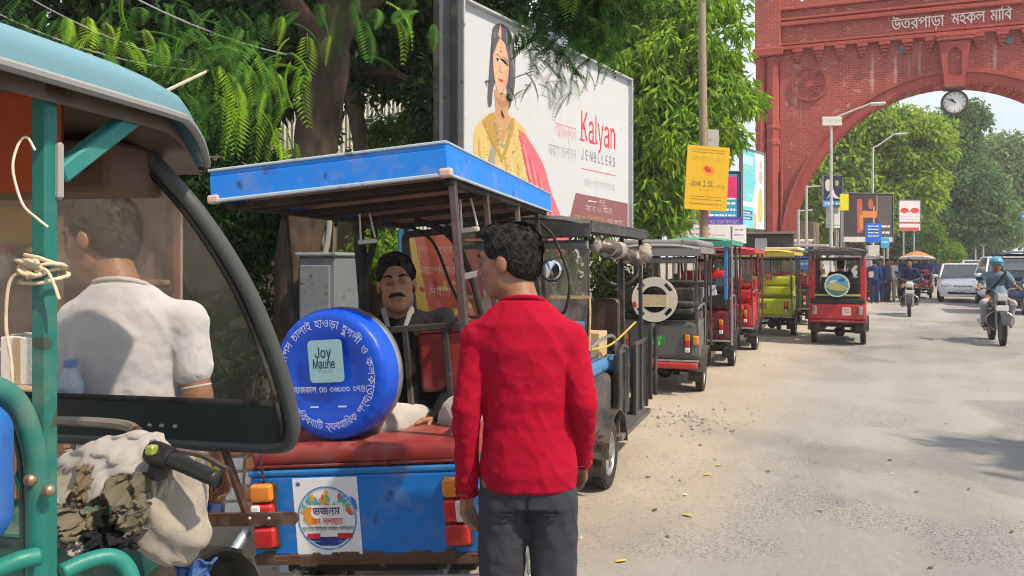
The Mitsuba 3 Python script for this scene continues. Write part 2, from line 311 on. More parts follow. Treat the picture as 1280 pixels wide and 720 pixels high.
# ------------------------------------------------------------------ signed-distance modelling of bodies and cloth
class Sdf:
    def __init__(self, h, k=0.02): self.h, self.k, self.p, self.cuts = h, k, [], []
    def cap(self, a, b, ra, rb=None, k=None, sub=False):
        self.p.append(('c', np.array(a, float), np.array(b, float), ra, ra if rb is None else rb, k or self.k, sub)); return self
    def chain(self, pts, rs, k=None):
        for i in range(len(pts) - 1): self.cap(pts[i], pts[i + 1], rs[i], rs[i + 1], k)
        return self
    def ell(self, c, r, R=None, k=None, sub=False):
        self.p.append(('e', np.array(c, float), np.array(r, float), np.eye(3) if R is None else R, 0, k or self.k, sub)); return self
    def loft(self, secs, k=None):
        """sections (z, cx, cy, half width, half depth)"""
        self.p.append(('l', np.array(secs, float), None, None, 0, k or self.k, False)); return self
    def cut(self, o, n): self.cuts.append((np.array(o, float), np.array(n, float) / np.linalg.norm(n))); return self
    def bound(self, q):
        if q[0] == 'c':
            r = max(q[3], q[4]); return np.minimum(q[1], q[2]) - r, np.maximum(q[1], q[2]) + r
        if q[0] == 'e': r = np.max(q[2]); return q[1] - r, q[1] + r
        s = q[1]; return np.array([(s[:, 1] - s[:, 3]).min(), (s[:, 2] - s[:, 4]).min(), s[:, 0].min()]), np.array([(s[:, 1] + s[:, 3]).max(), (s[:, 2] + s[:, 4]).max(), s[:, 0].max()])
    def mesh(self, warp=None):
        h = self.h; bs = [self.bound(q) for q in self.p if not q[6]]
        lo = np.min([b[0] for b in bs], 0) - 3 * h; hi = np.max([b[1] for b in bs], 0) + 3 * h
        N = np.ceil((hi - lo) / h).astype(int) + 1; ax = [lo[i] + h * np.arange(N[i]) for i in range(3)]
        D = np.full(N, 1.0)
        for q in self.p:
            b0, b1 = self.bound(q); pad = 2 * q[5] + 3 * h
            i0 = np.maximum(((b0 - pad - lo) / h).astype(int), 0); i1 = np.minimum(((b1 + pad - lo) / h).astype(int) + 2, N)
            if (i1 <= i0).any(): continue
            sl = tuple(slice(a, b) for a, b in zip(i0, i1))
            X, Y, Z = np.meshgrid(*[ax[i][sl[i]] for i in range(3)], indexing='ij', sparse=True)
            if q[0] == 'c':
                d = q[2] - q[1]; L = d @ d + 1e-12
                t = np.clip(((X - q[1][0]) * d[0] + (Y - q[1][1]) * d[1] + (Z - q[1][2]) * d[2]) / L, 0, 1)
                E = np.sqrt((X - q[1][0] - t * d[0]) ** 2 + (Y - q[1][1] - t * d[1]) ** 2 + (Z - q[1][2] - t * d[2]) ** 2) - (q[3] + (q[4] - q[3]) * t)
            elif q[0] == 'e':
                P = np.stack(np.broadcast_arrays(X - q[1][0], Y - q[1][1], Z - q[1][2]), -1) @ q[3]
                a = np.linalg.norm(P / q[2], axis=-1); g = np.linalg.norm(P / q[2] ** 2, axis=-1)
                E = a * (a - 1) / np.maximum(g, 1e-9)
            else:
                s = q[1][np.argsort(q[1][:, 0])]; z = Z[0, 0, :]
                cx, cy, w, dd = (np.interp(z, s[:, 0], s[:, j]) for j in (1, 2, 3, 4))
                a = np.sqrt(((X - cx) / w) ** 2 + ((Y - cy) / dd) ** 2)
                g = np.sqrt(((X - cx) / w**2) ** 2 + ((Y - cy) / dd**2) ** 2)
                E = np.where(a < 0.3, -np.minimum(w, dd) * 0.7, a * (a - 1) / np.maximum(g, 1e-6))
                E = np.maximum(E, np.maximum(s[0, 0] - Z, Z - s[-1, 0]))
            C = D[sl]; k = q[5]
            if q[6]:
                t = np.clip(0.5 - 0.5 * (C + E) / k, 0, 1); D[sl] = C * (1 - t) - E * t + k * t * (1 - t)
            else:
                t = np.clip(0.5 + 0.5 * (C - E) / k, 0, 1); D[sl] = C * (1 - t) + E * t - k * t * (1 - t)
        if self.cuts or warp is not None:
            X, Y, Z = np.meshgrid(*ax, indexing='ij', sparse=True)
            if warp is not None: D = D + warp(X, Y, Z)
            for o, n in self.cuts: D = np.maximum(D, (X - o[0]) * n[0] + (Y - o[1]) * n[1] + (Z - o[2]) * n[2])
        return surface_nets(D, lo, h)
def surface_nets(D, lo, h):
    S = D < 0; nx, ny, nz = D.shape
    cs = [(a, b, c) for a in (0, 1) for b in (0, 1) for c in (0, 1)]
    corner = lambda A, c: A[c[0]:nx - 1 + c[0], c[1]:ny - 1 + c[1], c[2]:nz - 1 + c[2]]
    cnt = sum(corner(S, c).astype(np.int8) for c in cs); act = (cnt > 0) & (cnt < 8)
    idx = np.full(act.shape, -1); I = np.argwhere(act); idx[act] = np.arange(len(I))
    acc = np.zeros((len(I), 3)); num = np.zeros(len(I))
    for i, a in enumerate(cs):
        for b in cs[i + 1:]:
            if sum(x != y for x, y in zip(a, b)) != 1: continue
            va = D[I[:, 0] + a[0], I[:, 1] + a[1], I[:, 2] + a[2]]; vb = D[I[:, 0] + b[0], I[:, 1] + b[1], I[:, 2] + b[2]]
            m = (va < 0) != (vb < 0); t = np.where(m, va / np.where(m, va - vb, 1), 0)
            acc += np.where(m[:, None], np.array(a) + t[:, None] * (np.array(b) - np.array(a)), 0); num += m
    v = lo + h * (I + acc / np.maximum(num, 1)[:, None]); fs = []
    for axis in range(3):
        u, w = (axis + 1) % 3, (axis + 2) % 3
        s0 = [slice(None)] * 3; s1 = [slice(None)] * 3; s0[axis] = slice(0, -1); s1[axis] = slice(1, None)
        A, B = S[tuple(s0)], S[tuple(s1)]; e = np.argwhere(A != B)
        e = e[(e[:, u] > 0) & (e[:, w] > 0) & (e[:, u] < act.shape[u]) & (e[:, w] < act.shape[w])]
        q = []
        for du, dw in ((-1, -1), (0, -1), (0, 0), (-1, 0)):
            c = e.copy(); c[:, u] += du; c[:, w] += dw; q.append(idx[c[:, 0], c[:, 1], c[:, 2]])
        q = np.stack(q, 1); flip = ~A[e[:, 0], e[:, 1], e[:, 2]]; q[flip] = q[flip][:, ::-1]; fs.append(q[(q >= 0).all(1)])
    return v, tri(np.vstack(fs))
def smooth_mesh(g, it=4):
    m = trimesh.Trimesh(*g, process=False); trimesh.smoothing.filter_taubin(m, iterations=it); return np.array(m.vertices), np.array(m.faces)
def normals(v, f):
    n = np.zeros_like(v); c = np.cross(v[f[:, 1]] - v[f[:, 0]], v[f[:, 2]] - v[f[:, 0]])
    for k in range(3): np.add.at(n, f[:, k], c)
    return n / (np.linalg.norm(n, axis=1, keepdims=True) + 1e-15)
def folds(g, amp, seed=1, arm_x=None):
    """sharp-crested cloth folds: broad slanting ones on the trunk, rings round the sleeves"""
    v, f = g; n = normals(v, f); ridge = lambda q, o: (1 - np.abs(2 * meshkit.fbm(q, 3, o) - 1)) ** 3
    d = ridge(v * [6.5, 6.5, 5] + [0, 0, 7.0] * np.abs(v[:, :1]), seed) + 0.35 * ridge(v * [9, 9, 17], seed + 3) - 0.4
    if arm_x is not None:
        w = np.clip((np.abs(v[:, 0] - v[:, 0].mean()) - arm_x) / 0.03, 0, 1); d = d * (1 - w) + w * (0.6 * ridge(v * [9, 9, 22], seed + 7) + 0.6 * ridge(v * [8, 8, 9], seed + 5) - 0.4)
    return v + n * (amp * d)[:, None], f
def wrinkle(g, amp=0.006, freq=(14, 14, 9), seed=1, oct=3):
    v, f = g; n = normals(v, f); return v + n * (amp * 2 * (meshkit.fbm(v * np.array(freq), oct, seed) - 0.5))[:, None], f

# ------------------------------------------------------------------ lettering and flat print
GLYPHS = {}
def _glyphs(text):
    A = ''.join(chr(c) for c in range(35, 127) if chr(c) not in '\\"')
    for line in text.strip('\n').split('\n'):
        ch, s = line[0], line[1:]; num = lambda t: A.index(t[0]) * 90 + A.index(t[1]) - 300
        adv, polys = num(s[:2]), []
        for c in s[2:].split(' ') if len(s) > 2 else []:
            hole = c.startswith('!'); c = c[hole:]
            pts = [(num(c[i:i + 2]), num(c[i + 2:i + 4])) for i in range(0, len(c), 4)]
            if hole: polys[-1][1].append(pts)
            else: polys.append((pts, []))
        GLYPHS[ch] = (adv, [sg.Polygon(a, b).buffer(0) for a, b in polys])
def order(t): return re.sub('([\u0995-\u09b9])(\u09bf)', r'\2\1', t)     # the short i is written before its letter
def bengali(text, height, gap=0.0):
    """display-ordered Bengali letters, height of a letter in metres, from the origin along x"""
    x, out, s = 0, [], height / 105.0; text = order(text)
    for ch in text:
        if ch == ' ': x += 55; continue
        adv, ps = GLYPHS[ch]; out += [affinity.translate(p, x, 0) for p in ps]; x += adv + gap
    return affinity.scale(shapely.union_all(out), s, s, origin=(0, 0)), x * s
_latin = {}
def latin(text, height, bold=False):
    if (text, bold) not in _latin:
        m = meshkit.text_mesh(text, 1.0, 0.1, bold)
        t = m.triangles[np.abs(m.face_normals[:, 2] - 1) < 0.01]
        _latin[(text, bold)] = shapely.union_all([sg.Polygon(a[:, :2]) for a in t])
    p = affinity.scale(_latin[(text, bold)], height, height, origin=(0, 0)); return p, p.bounds[2]
def place(p, x, y, sx=1.0, sy=1.0, rot=0, center=False):
    p = affinity.scale(p, sx, sy, origin=(0, 0))
    if center: p = affinity.translate(p, -(p.bounds[0] + p.bounds[2]) / 2, 0)
    return affinity.translate(affinity.rotate(p, rot, origin=(0, 0)), x, y)
def arc_text(letters, R, a0, height, inside=False):
    """letters laid on a circle, starting at angle a0 (degrees, counter-clockwise from +x)"""
    out, s, a = [], height / 105.0, math.radians(a0); letters = order(letters)
    for ch in letters:
        if ch == ' ': adv, ps = 55, []
        else: adv, ps = GLYPHS[ch]
        da = max(adv, 0) * s / R; m = a + (da / 2 if inside else -da / 2)
        for p in ps:
            q = affinity.scale(affinity.translate(p, -adv / 2, 0), s, s, origin=(0, 0))
            q = affinity.rotate(q, math.degrees(m) + (90 if inside else -90), origin=(0, 0))
            out.append(affinity.translate(q, R * math.cos(m), R * math.sin(m)))
        a += da if inside else -da
    return shapely.union_all(out)
class Print(MB):
    """flat print: coloured shapes in layers a little proud of each other"""
    def shape(self, poly, col, layer=1, step=0.0012):
        for g in getattr(poly, 'geoms', [poly]):
            if g.geom_type != 'Polygon' or g.is_empty or g.area < 1e-8: continue
            v, f = trimesh.creation.triangulate_polygon(g, engine='earcut')
            if len(f): self.add((np.column_stack([v, np.full(len(v), layer * step)]), f), col)
        return self
    def rect(self, x0, y0, x1, y1, col, layer=1): return self.shape(sg.box(x0, y0, x1, y1), col, layer)
    def lines(self, x, y, w, n, lh, col, layer=2, seed=0):
        """rows of word-like dashes too small to read"""
        r = np.random.default_rng(seed)
        for i in range(n):
            t = 0
            while t < w:
                L = r.uniform(0.5, 1.6) * lh; L = min(L, w - t)
                if L > 0.2 * lh: self.rect(x + t, y - i * lh * 1.7, x + t + L, y - i * lh * 1.7 + lh * 0.55, col, layer)
                t += L + 0.3 * lh
        return self
def ellipse(cx, cy, rx, ry, rot=0): return affinity.translate(affinity.rotate(affinity.scale(sg.Point(0, 0).buffer(1, 24), rx, ry), rot), cx, cy)
def curve_poly(pts, n=8): return sg.Polygon(bez(pts + [pts[0]], n)[:, :2] if len(pts[0]) == 2 else pts).buffer(0)
_glyphs(r"""
।&t&`'D&d'D&d&A&`&A
ং'&&L&m&M&p&O&p&a&d&s&P'$&=&{&<&m&Q&[&c &M'-&O';&S'@&]'D&l'B&q'>&u'6&s''&m&|&h&z&Z&z&U&|&O'' !&R'8&S'(&Z'#&h'#&p'*&q'5&k'>&e'@&['@
অ'f&?'A&?'D'h'D'g'@'U'@'U&A'P&A'I&P':&a'0&W''&T&q&T&c&Z&R&m&H''&G'.&K'.&N'#&[&g&g&]&x&W'(&X'1&]'7&e'9&w'6'%'0','#'0&s'-&o'&&q&u&m&t&k'(&r'1&y'3&x'8&s'=&l'@ !&v'?&|'9'#'3'-'2'8')'=&x';&d'E&['Q&K'Q'@
আ(.&?'A&?'D'j'D'p'A't'<'u'L'x'L'y'D(0'D(/'@'y'@'y&A'u&A'u'3'n'>'i'@'U'@'U&A'P&A'I&P';&`'8&`'0&W''&T&q&T&c&Z&R&m&H''&G'.&K'-&Q&w&[&g&g&]&x&W'(&X'1&]'7&e'9&w'6'%'0','#'0&s'-&o'&&q&u&m&t&k&y&k'(&r'1&y'3&v';&l'@ !&v'?&|'9'#'3'-'2'8')'=&x';&d'D&]'Q&J'Q'@
ই'3&@'@&@'D&y'E&x'M&q'S&P'T&H'W&A'c&B'p&E'p&E'd&I'[&Z'W&q'W&{'P&}'D'5'D'4'@&['?&a';&d'3&n'3&z'.'%'('(&{'(&q'$&g&v&`&d&]&d&Z&r&T')&H'3&@'1&<&g&V&R&_&J&`&K&d&b&`&m&a&w&e&|&j'$&r'$&{&|''&r'.&f'0&Z'/&R')&R&w&N&v&N'*&U'1&`'3&`'5&]':&U'?
উ'N&@'@&@'D'5'D'4'M'-'S&]'T&T'W&M'c&N'p&R'o&Q'e&T']&Y'Y&g'W'-'W'7'P'9'D'O'D'O'@&r'@&r&w&u&p&{&o'+&t'6'*':'*'='&'B&u'C&c'<&R'6&M',&I&t&I&e&P&U&d&K&{&G'/&K'0&T&o&_&]&i&R&t&M'$&L'0&N';&W'?&d'?&n'<&z'7'%'1&u')&n'$&l&u&l&p&p&n&u&n'@
এ'S&I&e&I&r&L&z&O&y&M&q&N&a&Q&Z&W&U&h&R&|&U'4&U'9&S'@&L'@'5'='='8'@'*'@&x'9&p'0&l'%&n&t&w&p'$&q'%&m&r&m&n&o&h&x&h''&n'4&w'='''C'8'D'B'='D'7'D&@'@&@'<&K'4&Q&^&O&W&Q&M&Y
ও'O&F'7&G'9&J'9&S&y&c&_&k&V&v&P'*&N'9&R'?&X'A&_'@&l'8&u'3&v'-&r')&r'*&v'8&|'>'('@'.'?':';'?'1'B'%'@&w';&q'5&m',&n'$&v&{&w&w&r&w&k&|&i'.&m'6&v'?'%'D'7'E'?'A'C';'D'-'B''':&x'A&r'E&i'E&_'@&S'2&K&z&K&j&R&c&X&W&h&O&x
ক'Y&?'A&?'D'['D'Z'@')'@'*'5'3'4'A'.'L'$'P&v'P&l'M&e'H&a'7&`'7&d'>&c'G&e'K&i'L&u'H'#'B')'3'0')'1')&A'$&B&v&S&h&b&U&l&I&o&G&s&V'#&q'0'%'5'%'@ !&M&s&Z&n&l&d&y&V'#&L'%&L'%'1&q',
খ'H&I'5&I'>&L'E&O'D&M'5&Q'/&X'-&`'.&g'2&r'D&u'D&x'A'%'2'#&|&t&s&a&n&a&l&j&j&z&a'-&S'3&J'4'L'7'L'8'D'J'D'I'@'8'@'8&A'4&A')&R&u&`&j&f&Y&k&Y&q&m&t&y&|&|'(&|'0&w'<&s'>&n'4&h'.&`'*&P'+
গ'A&E'*&E'-&L'7&U'@&`'E&o'E&x'A','1'-'L'0'L'1'D'C'D'B'@'1'@'1&A'-&A'-'*&w'=&o'A&`'A&W'=&K'/&L'-&T'0&d'0&l'*&n'%&n&w&k&p&e&j&W&c&T&c&S&f&a&l&h&s&j&y&i''&g'*&]'-&S',&J''
ঘ'A&@'@&@'D'C'D'B'@'1'@'1&A',&A'&&K&n&[&^&c&P&e&O&k&d&{&U&|&M''&K'5&Q'@ !&P'-&R''&U'%&a'#&l'%&s'*&u')&v'&&`&s&T&h&a&f&o&`&y&X'-&H'-'@&X'@&P'7
চ'8&@'@&@'D'9'D'9'@&U'@&W'7&c'+&l'('$'''-&{'.&m'+&b&}&S&s&K&h&G&^&G&T&L&Q&U&Q'@ !&V'2&V&Q&Z&L&i&K&t&P&}&Y'(&e'*&w'$'#&j'$&d'&
জ'd&@'@&@'D'f'D'e'@'2'?'5'8'>'0'H'-'V'-'X'+'R&m'R&['W&A'S&B'N&Y'N&o'S')'C'*':'.'4'3'.'>&v'4&m''&o&v&w&r'%&s'-&w'4'$'7'$':&}'<&w'=&e'9&Z'3&T')&P&r&P&d&V&W&c&O&q&G'/&K'/&U&n&]&c&e&Z&r&T')&T'2&X'7&_'9&f'9&q'7&z'4&z'(&p&s&o&k&u&i&z&i'(&l'/'&'@
ট'8&@'@&@'D'#'E&}'M&v'S&S'T&J'W&D'`&C'p&H'p&G'd&K'[&]'W&v'W'%'P'''D'9'D'9'@&U'@&U&V&Z&L&g&K&r&O&}&Y'(&e'*&w'(&}'%'%&y''&o'%&n')'#'*')'''-&|'.&m'*&`&}&S&s&K&h&G&^&G&T&L&Q&U&Q'@
ড'M&?'A&?'D'N'D'N'@&q'@&q&w&s&q&y&o'$&p'/&y'6'*':'*'<'''B&q'B&c';&R'5&M'+&I&p&J&b&R&Z&Z&Q&k&F'/&K'/&S&p&_&[&j&Q&t&M'#&L'/&N':&W'>&d'>&o';&{'9'$'6'$'3&x'*&o'$&l&t&l&o&p&m&u&m'@
ণ'=&G'3&J';&Q'B&X'E&h'E&u'?')'0')'L','L'-'D'>'D'>'@'-'@'-&A')&A')')&}'2&t';&h'A&X'A&N':&K'2&M'$&Q&z&X&v&g&s&g&o&c&o&S&t&J&|&G')
ত'N&?'A&?'D'O'D'O'@ &G'*&G'/&J'/&X&h&d&Z&n&T'#&Q'2&T';&]'?&j'>&z':'''3'-'&'0&z'/&r'&&t&s&p&r&n''&q'-&x'2'1'2'7'/'A&}'C&v'C&h'A&a'<&W'0&O&t&N&k&Q&d&U&X&a&P&n
দ';&?'A&?'D'<'D'<'@&R'?&R&e&b&s&w'(','1'1'.'+&y')&l')&['/&A'*&B'%&Y'%&o'+'+&|''&o&y&Q&^&N&`&N'@
ন';&?'A&?'D'='D'<'@'+'@'+&A''&A''&h&t&v&j&|&^'#&V&}&P&y&M&r&N&h&Q&c&^&]&[&X&P&_&I&j&K&y&V'&&j'%&u&z''&n'''@
প'J&D'+&G'1&W'@&c'E&r'E'#'?'6'*'6'L'9'L':'D'K'D'K'@':'@':&A'6&A'6&}','0'$',&^&g&Z&k&a&t&a&}&^')&T',&J') !&['>&K'.&Z'/&_'-&d''&f&u&w'('''4&y'>&j'B
ব';&@'@&@'D'<'D'<'@'+'@'+&A'&&B&y&R&k&a&Y&k&J&o&H&r&H&u&`'('&'6'''@ !&f''&M&r&[&n&p&b''&L'''2
ভ'O&?'D'P'D'P'@&@'@ &G'*&G'/&J'/&U&m&]&b&g&W&q&R'%&P'3&S'>&`'@&r':'('6'+'/&y'%&r&p&q&h&w&f'*&i'2&m'1&j')&j&|&m&w&w&t'(&x'0'&'3'/'8'1'A'#'D&s'D&g'A&]':&S'-&M&u&M&k&P&c&U&W&b&O&p
ম'>&?'A&?'D'@'D'?'@'.'@'.&A'*&A'*&[&v&m&l&s&a&u&Y&t&R&o&P&j&R&[&W&V&b&R&b&M&V&R&O&Y&L&a&M&m&S&u&Y&x&d&x&c')&_'2&Y'7&G'=&G'@ !&P'?&[':&c'3&g')&h&x&t&s'*&c'*'@
য'A&@'@&@'D'B'D'B'@'1'@'1&A',&A''&J&l&_&X&h&K&k&I&p&p'*&W'8&J'<&I'@ !&P'?&l'2&u'+&u''&V&t&P&n&m&c&x&Z'-&I'-'@
র';&?'A&?'D'<'D'<'@'+'@'+&A'&&B&z&P&l&`&[&j&I&o&H&q&I&v&V'#'''7'''@ !&M&s&[&n&l&e&z&W'%&L''&L'''2&b'% &X&C&Y&J&`&K&b&H&a&A&[&@
ল'N&?'A&?'D'O'D'O'@'>'@'>&A':&A':&y'3'%')'(&}'&&x&y&x&n&t&n&s&w&k''&^'+&R'(&M&z&N&n&V&e&a&a&`&]&R&c&I&q&I&{&L''&V'.&h'-&r'%&t&{&w'%'$'+'0'+':'$':'@
শ'E&@'@&@'D&S'E&]'A&b':&i'C&m'E&{'E'&'B'0'6'1'L'4'L'5'D'F'D'F'@'5'@'5&A'1&A'1','*'9'%'>&s'B&k'@&e'9&d'-&h'#&n&z&z&x&z&u&n&v&h&y&b'&&Y&x&R&u&I&u&J&y&R&y&]'%&_'+&_'7&]';&T'A&L'B
ষ'A&@'@&@'D'B'D'B'@'1'@'1&A'-&A''&J&l&_&[&g&K&k&I&p&p'+&U'9&J'<&J'@ !&P'?&n'1'-&x'-'@ !&P&o&Q&m&_&j&t&^'-&I'-&r&v''&g&}
স'I&@'@&@'D'J'D'J'@'9'@'9&A'5&A'5&x'0'$'(')&|''&i&a&a&Z&V&Z&L&c&G&l&K&n&T&`&[&^&a&_&e&b&l&m&j'(&d'2&`'5&H'<&H'@ !&O'?&a'9&j'1&n')&p&x&v'&&}','+','5'%'5'@
হ'3&@'@&@'D'4'D'4'@&['?&a';&d'3&n'3&x'/'$'(''&{''&p'#&g&s&_&d&]&d&Z&p&U'+&F'2&@'1&<&l&S&X&]&J&`&J&d&b&`&p&b&v&e&{&j'#&r'#&{&{''&w'+&n'/&Z'/&R')&R&w&N&v&N'*&U'1&_'3&_'7&Z'<&R'@
়&A%g&2%j&5%n&5%p&2%o&+%h&+
া&f&@'@&@'D&F'D&K'B&Q'<&Q'L&T'L&U'D&g'D&g'@&U'@&U&A&Q&A&Q'4&J'>
ি&f&@'@&@'D&N'D&E'Q&O'a&^'m&i'q&z'p'/'i'J'R'I'O'G'O'.'e'%'j&t'm&i'm&]'h&M'W&J'O&T'D&g'D&g'@&U'@&U&A&Q&A&Q'@
ী&f%P']%Q'f%W'l%_'o%j'q&2'o&B'i&L'a&S'T&U'D&g'D&g'@&U'@&U&A&Q&A&Q'@&@'@&@'D&Q'D&P'P&J']&;'h&%'m%c'l%U'e%T'^%X'Y&$'X&*'V&/'Q&2'I&2'C&.'C&-'M&''S%w'U%X'U
ু&A%b&%%b&-%g&5%m&8&#&8&-&4&-&B&1&B&1&1&@&(&M%v&J%t&0&.&,&$&%%x%{%v%j%w !%g&/%h%}%m%z%{%z&(&%&,&1%}&4%m&4
ে&q&?'A&?'D&r'D&r'@&n'@&d':&U'*&O&v&N&b&Q&S&X&I&h&D&t&G&t&B&`&A&X&D&O&N&J&`&J&q&N'%&U'1&f'@
ো'h'B'@'B'D'H'D'M'B'S'<'S'L'V'L'W'D'j'D'i'@'W'@'W&A'S&A'S'4'L'> ''&u'*&x'.&x'0&u'/&n'(&n &?'A&?'D&r'D&r'@&n'@&d':&V',&O&v&N&b&Q&S&X&I&`&E&h&D&t&G&u&C&p&A&`&A&X&D&O&N&K&Y&J&q&N'%&U'1&e'@
্&A&.&:&/&=&2&=&R%{&O%y
০'?&M&k&M&w&P'&&X'0&e'6&w'6'$'3'-'+'2&|'3&k'0&a'(&V&w&P&e&P&]&S&Q&_ !&Q&u&T&b&^&W&f&T&w&T'#&W',&b'/&k'/&w'+'''#'/&v'2&e'2&]'.&T'%
১'@&T&M&T&V&W&]&d&d&f&c&f&`&^&]&X&T&Z&J&`&F&l&D&w&F'&&N')&V')&a'%&j&X'/&V';&Z'C&^'E&`'B&Z':&]'0'&&o',&e'-&U'&&H&t&A&`&B&[&D
২'?&N&e&f&a&t&b&}&e'(&k'*&p')&{'%'%&w')&`'.&Y'2&W'<&Z'B&_'E&a'B&['<&['7&_'3&z','''(','#'.&x'-&l'&&c&t&^&h&^&h&[&{&R'6&@'2&>&w&P&d&Z&N&a
৩'@&S&c&H'3&K'4&S&n&`&V&k&N&x&L')&P'2&^'4&h'2'$'-'.'%'6&v'9&l'6&j'3&i')&l&|&h&{&e'(&e'1&k':&p'<&|'<'*'7'1'/'8&w'8&g'2&T'*&L'#&I&n&I&d&M&Z&V
৪'?&M&T&M&_&P&f&Y&n&g&s&Z&x&Q'%&O'3&R':&['A&g'D&|'C'*'?'/':'2'3'1'''+&z&v&s''&n'0&f'3&_'3&T'0&L'*&F&}&B&d&A&T&H !&Q&]&T&N&`&F&m&D&x&E'+&L'/&T'/&]',&e'&&j&t&p&m&q&Z&j&T&e !&S'3&V'%&]&{&p&u''&|'-'('.'1','7'&'=&v'@&g'@&W':
৫'@&J&_&K&q&S'%&d'4&w'@'''D')'@'%':'&'0'-'+'9'+':''',&z'#&r&x&i&w&]&z&V'$&R'/&P'5&Q'7&L'%&B&c&B&T&J&M&T !&O&_&S&Q&]&I&g&E&|&E'0&K'0&M'(&M&{&P&u&V&s&[&u&l''&{'0'&'&'*'#'-&|'2&}'=&l'5&X'%&O&p
৬'@&S&a&G'-&K'-&R&m&]&Y&e&Q&n&M&w&L'*&P'1&W'5&d'4&u'.'#')&s'#&m&z&k&o&k&j&p&i&t&h'8&d';&_';&^'?&e'?&l'9&m&v&p&o&y&o&}&q''&w',')'0'*'6&{'9&q'9&c'5&V'.&N'#&I&n&I&d&M&Z&U
৭'@&N&{&P'1&['>&j'D&t'D&}'@'&';'('4'(&K'*&G'3&E'3&A')&C'%&H'$&n&t&k&`&k&T&p !&S'.&T&v&X&r&`&o&k&n'#&r'$'2&|';&t'@&k'@&]':
৮'@&F'@&F'D&K'D&T'>&U&r&a&v&q&v')&s'2&u'9&}'=&|'6&s'2&q&|&p'%&f'$&U&z&J&p&B&_&A&X&D&S&J&Q&Q&Q':&N'? !&V&S&X&J&_&E&m&E&t&I&x&N&|&Z&|&f&x&n&j&s&`&r&U&n
৯'@&L&V&K&d&P&l&V&o&e&o&j&m&r&d&s&U&p&N&i&G&p&F&}&I'-&O'1&S'5&^'5&g'/&r&{&z&Z')&M'2&L'<&R'E&V'D&P';&P'6&S'1'-&x'5&q'9&g'8&W'1&M''&G&o&B&^&B&^&E&l&O&o&V&n&c&h&j&_&l&T&j&O&c&O&U
""")
def spot(u, v, d):
    """the point at depth d on the sight line through photo position (u, v)"""
    return np.array([(u - 640) / 1000 * d, d, CAM_H - (v - 325) / 1000 * d])

# ------------------------------------------------------------------ ground
g = sheet(np.stack([*np.meshgrid(np.linspace(-120, 260, 5), np.linspace(-40, 260, 5), indexing="ij"), np.full((5, 5), -0.004)], -1))
scene['ground'] = mikit.ply(g, 'dirt_road'); labels['ground'] = {'label': 'dusty sandy roadside ground under the parked rickshaws', 'category': 'ground', 'kind': 'structure'}
ys = np.concatenate([np.linspace(-40, 80, 61), [110, 150]]); ex = edge_x(np.clip(ys, -20, 80)) + np.maximum(ys - 80, 0) * 0.9
xs = np.linspace(-2.2, 13, 9)
g = sheet(np.stack([ex[:, None] + xs[None], np.repeat(ys[:, None], 9, 1), np.zeros((len(ys), 9))], -1)[:, ::-1])
scene['road'] = mikit.ply(g, 'dirt_road'); labels['road'] = {'label': 'pale worn asphalt road curving away under the brick arch', 'category': 'road', 'kind': 'structure'}

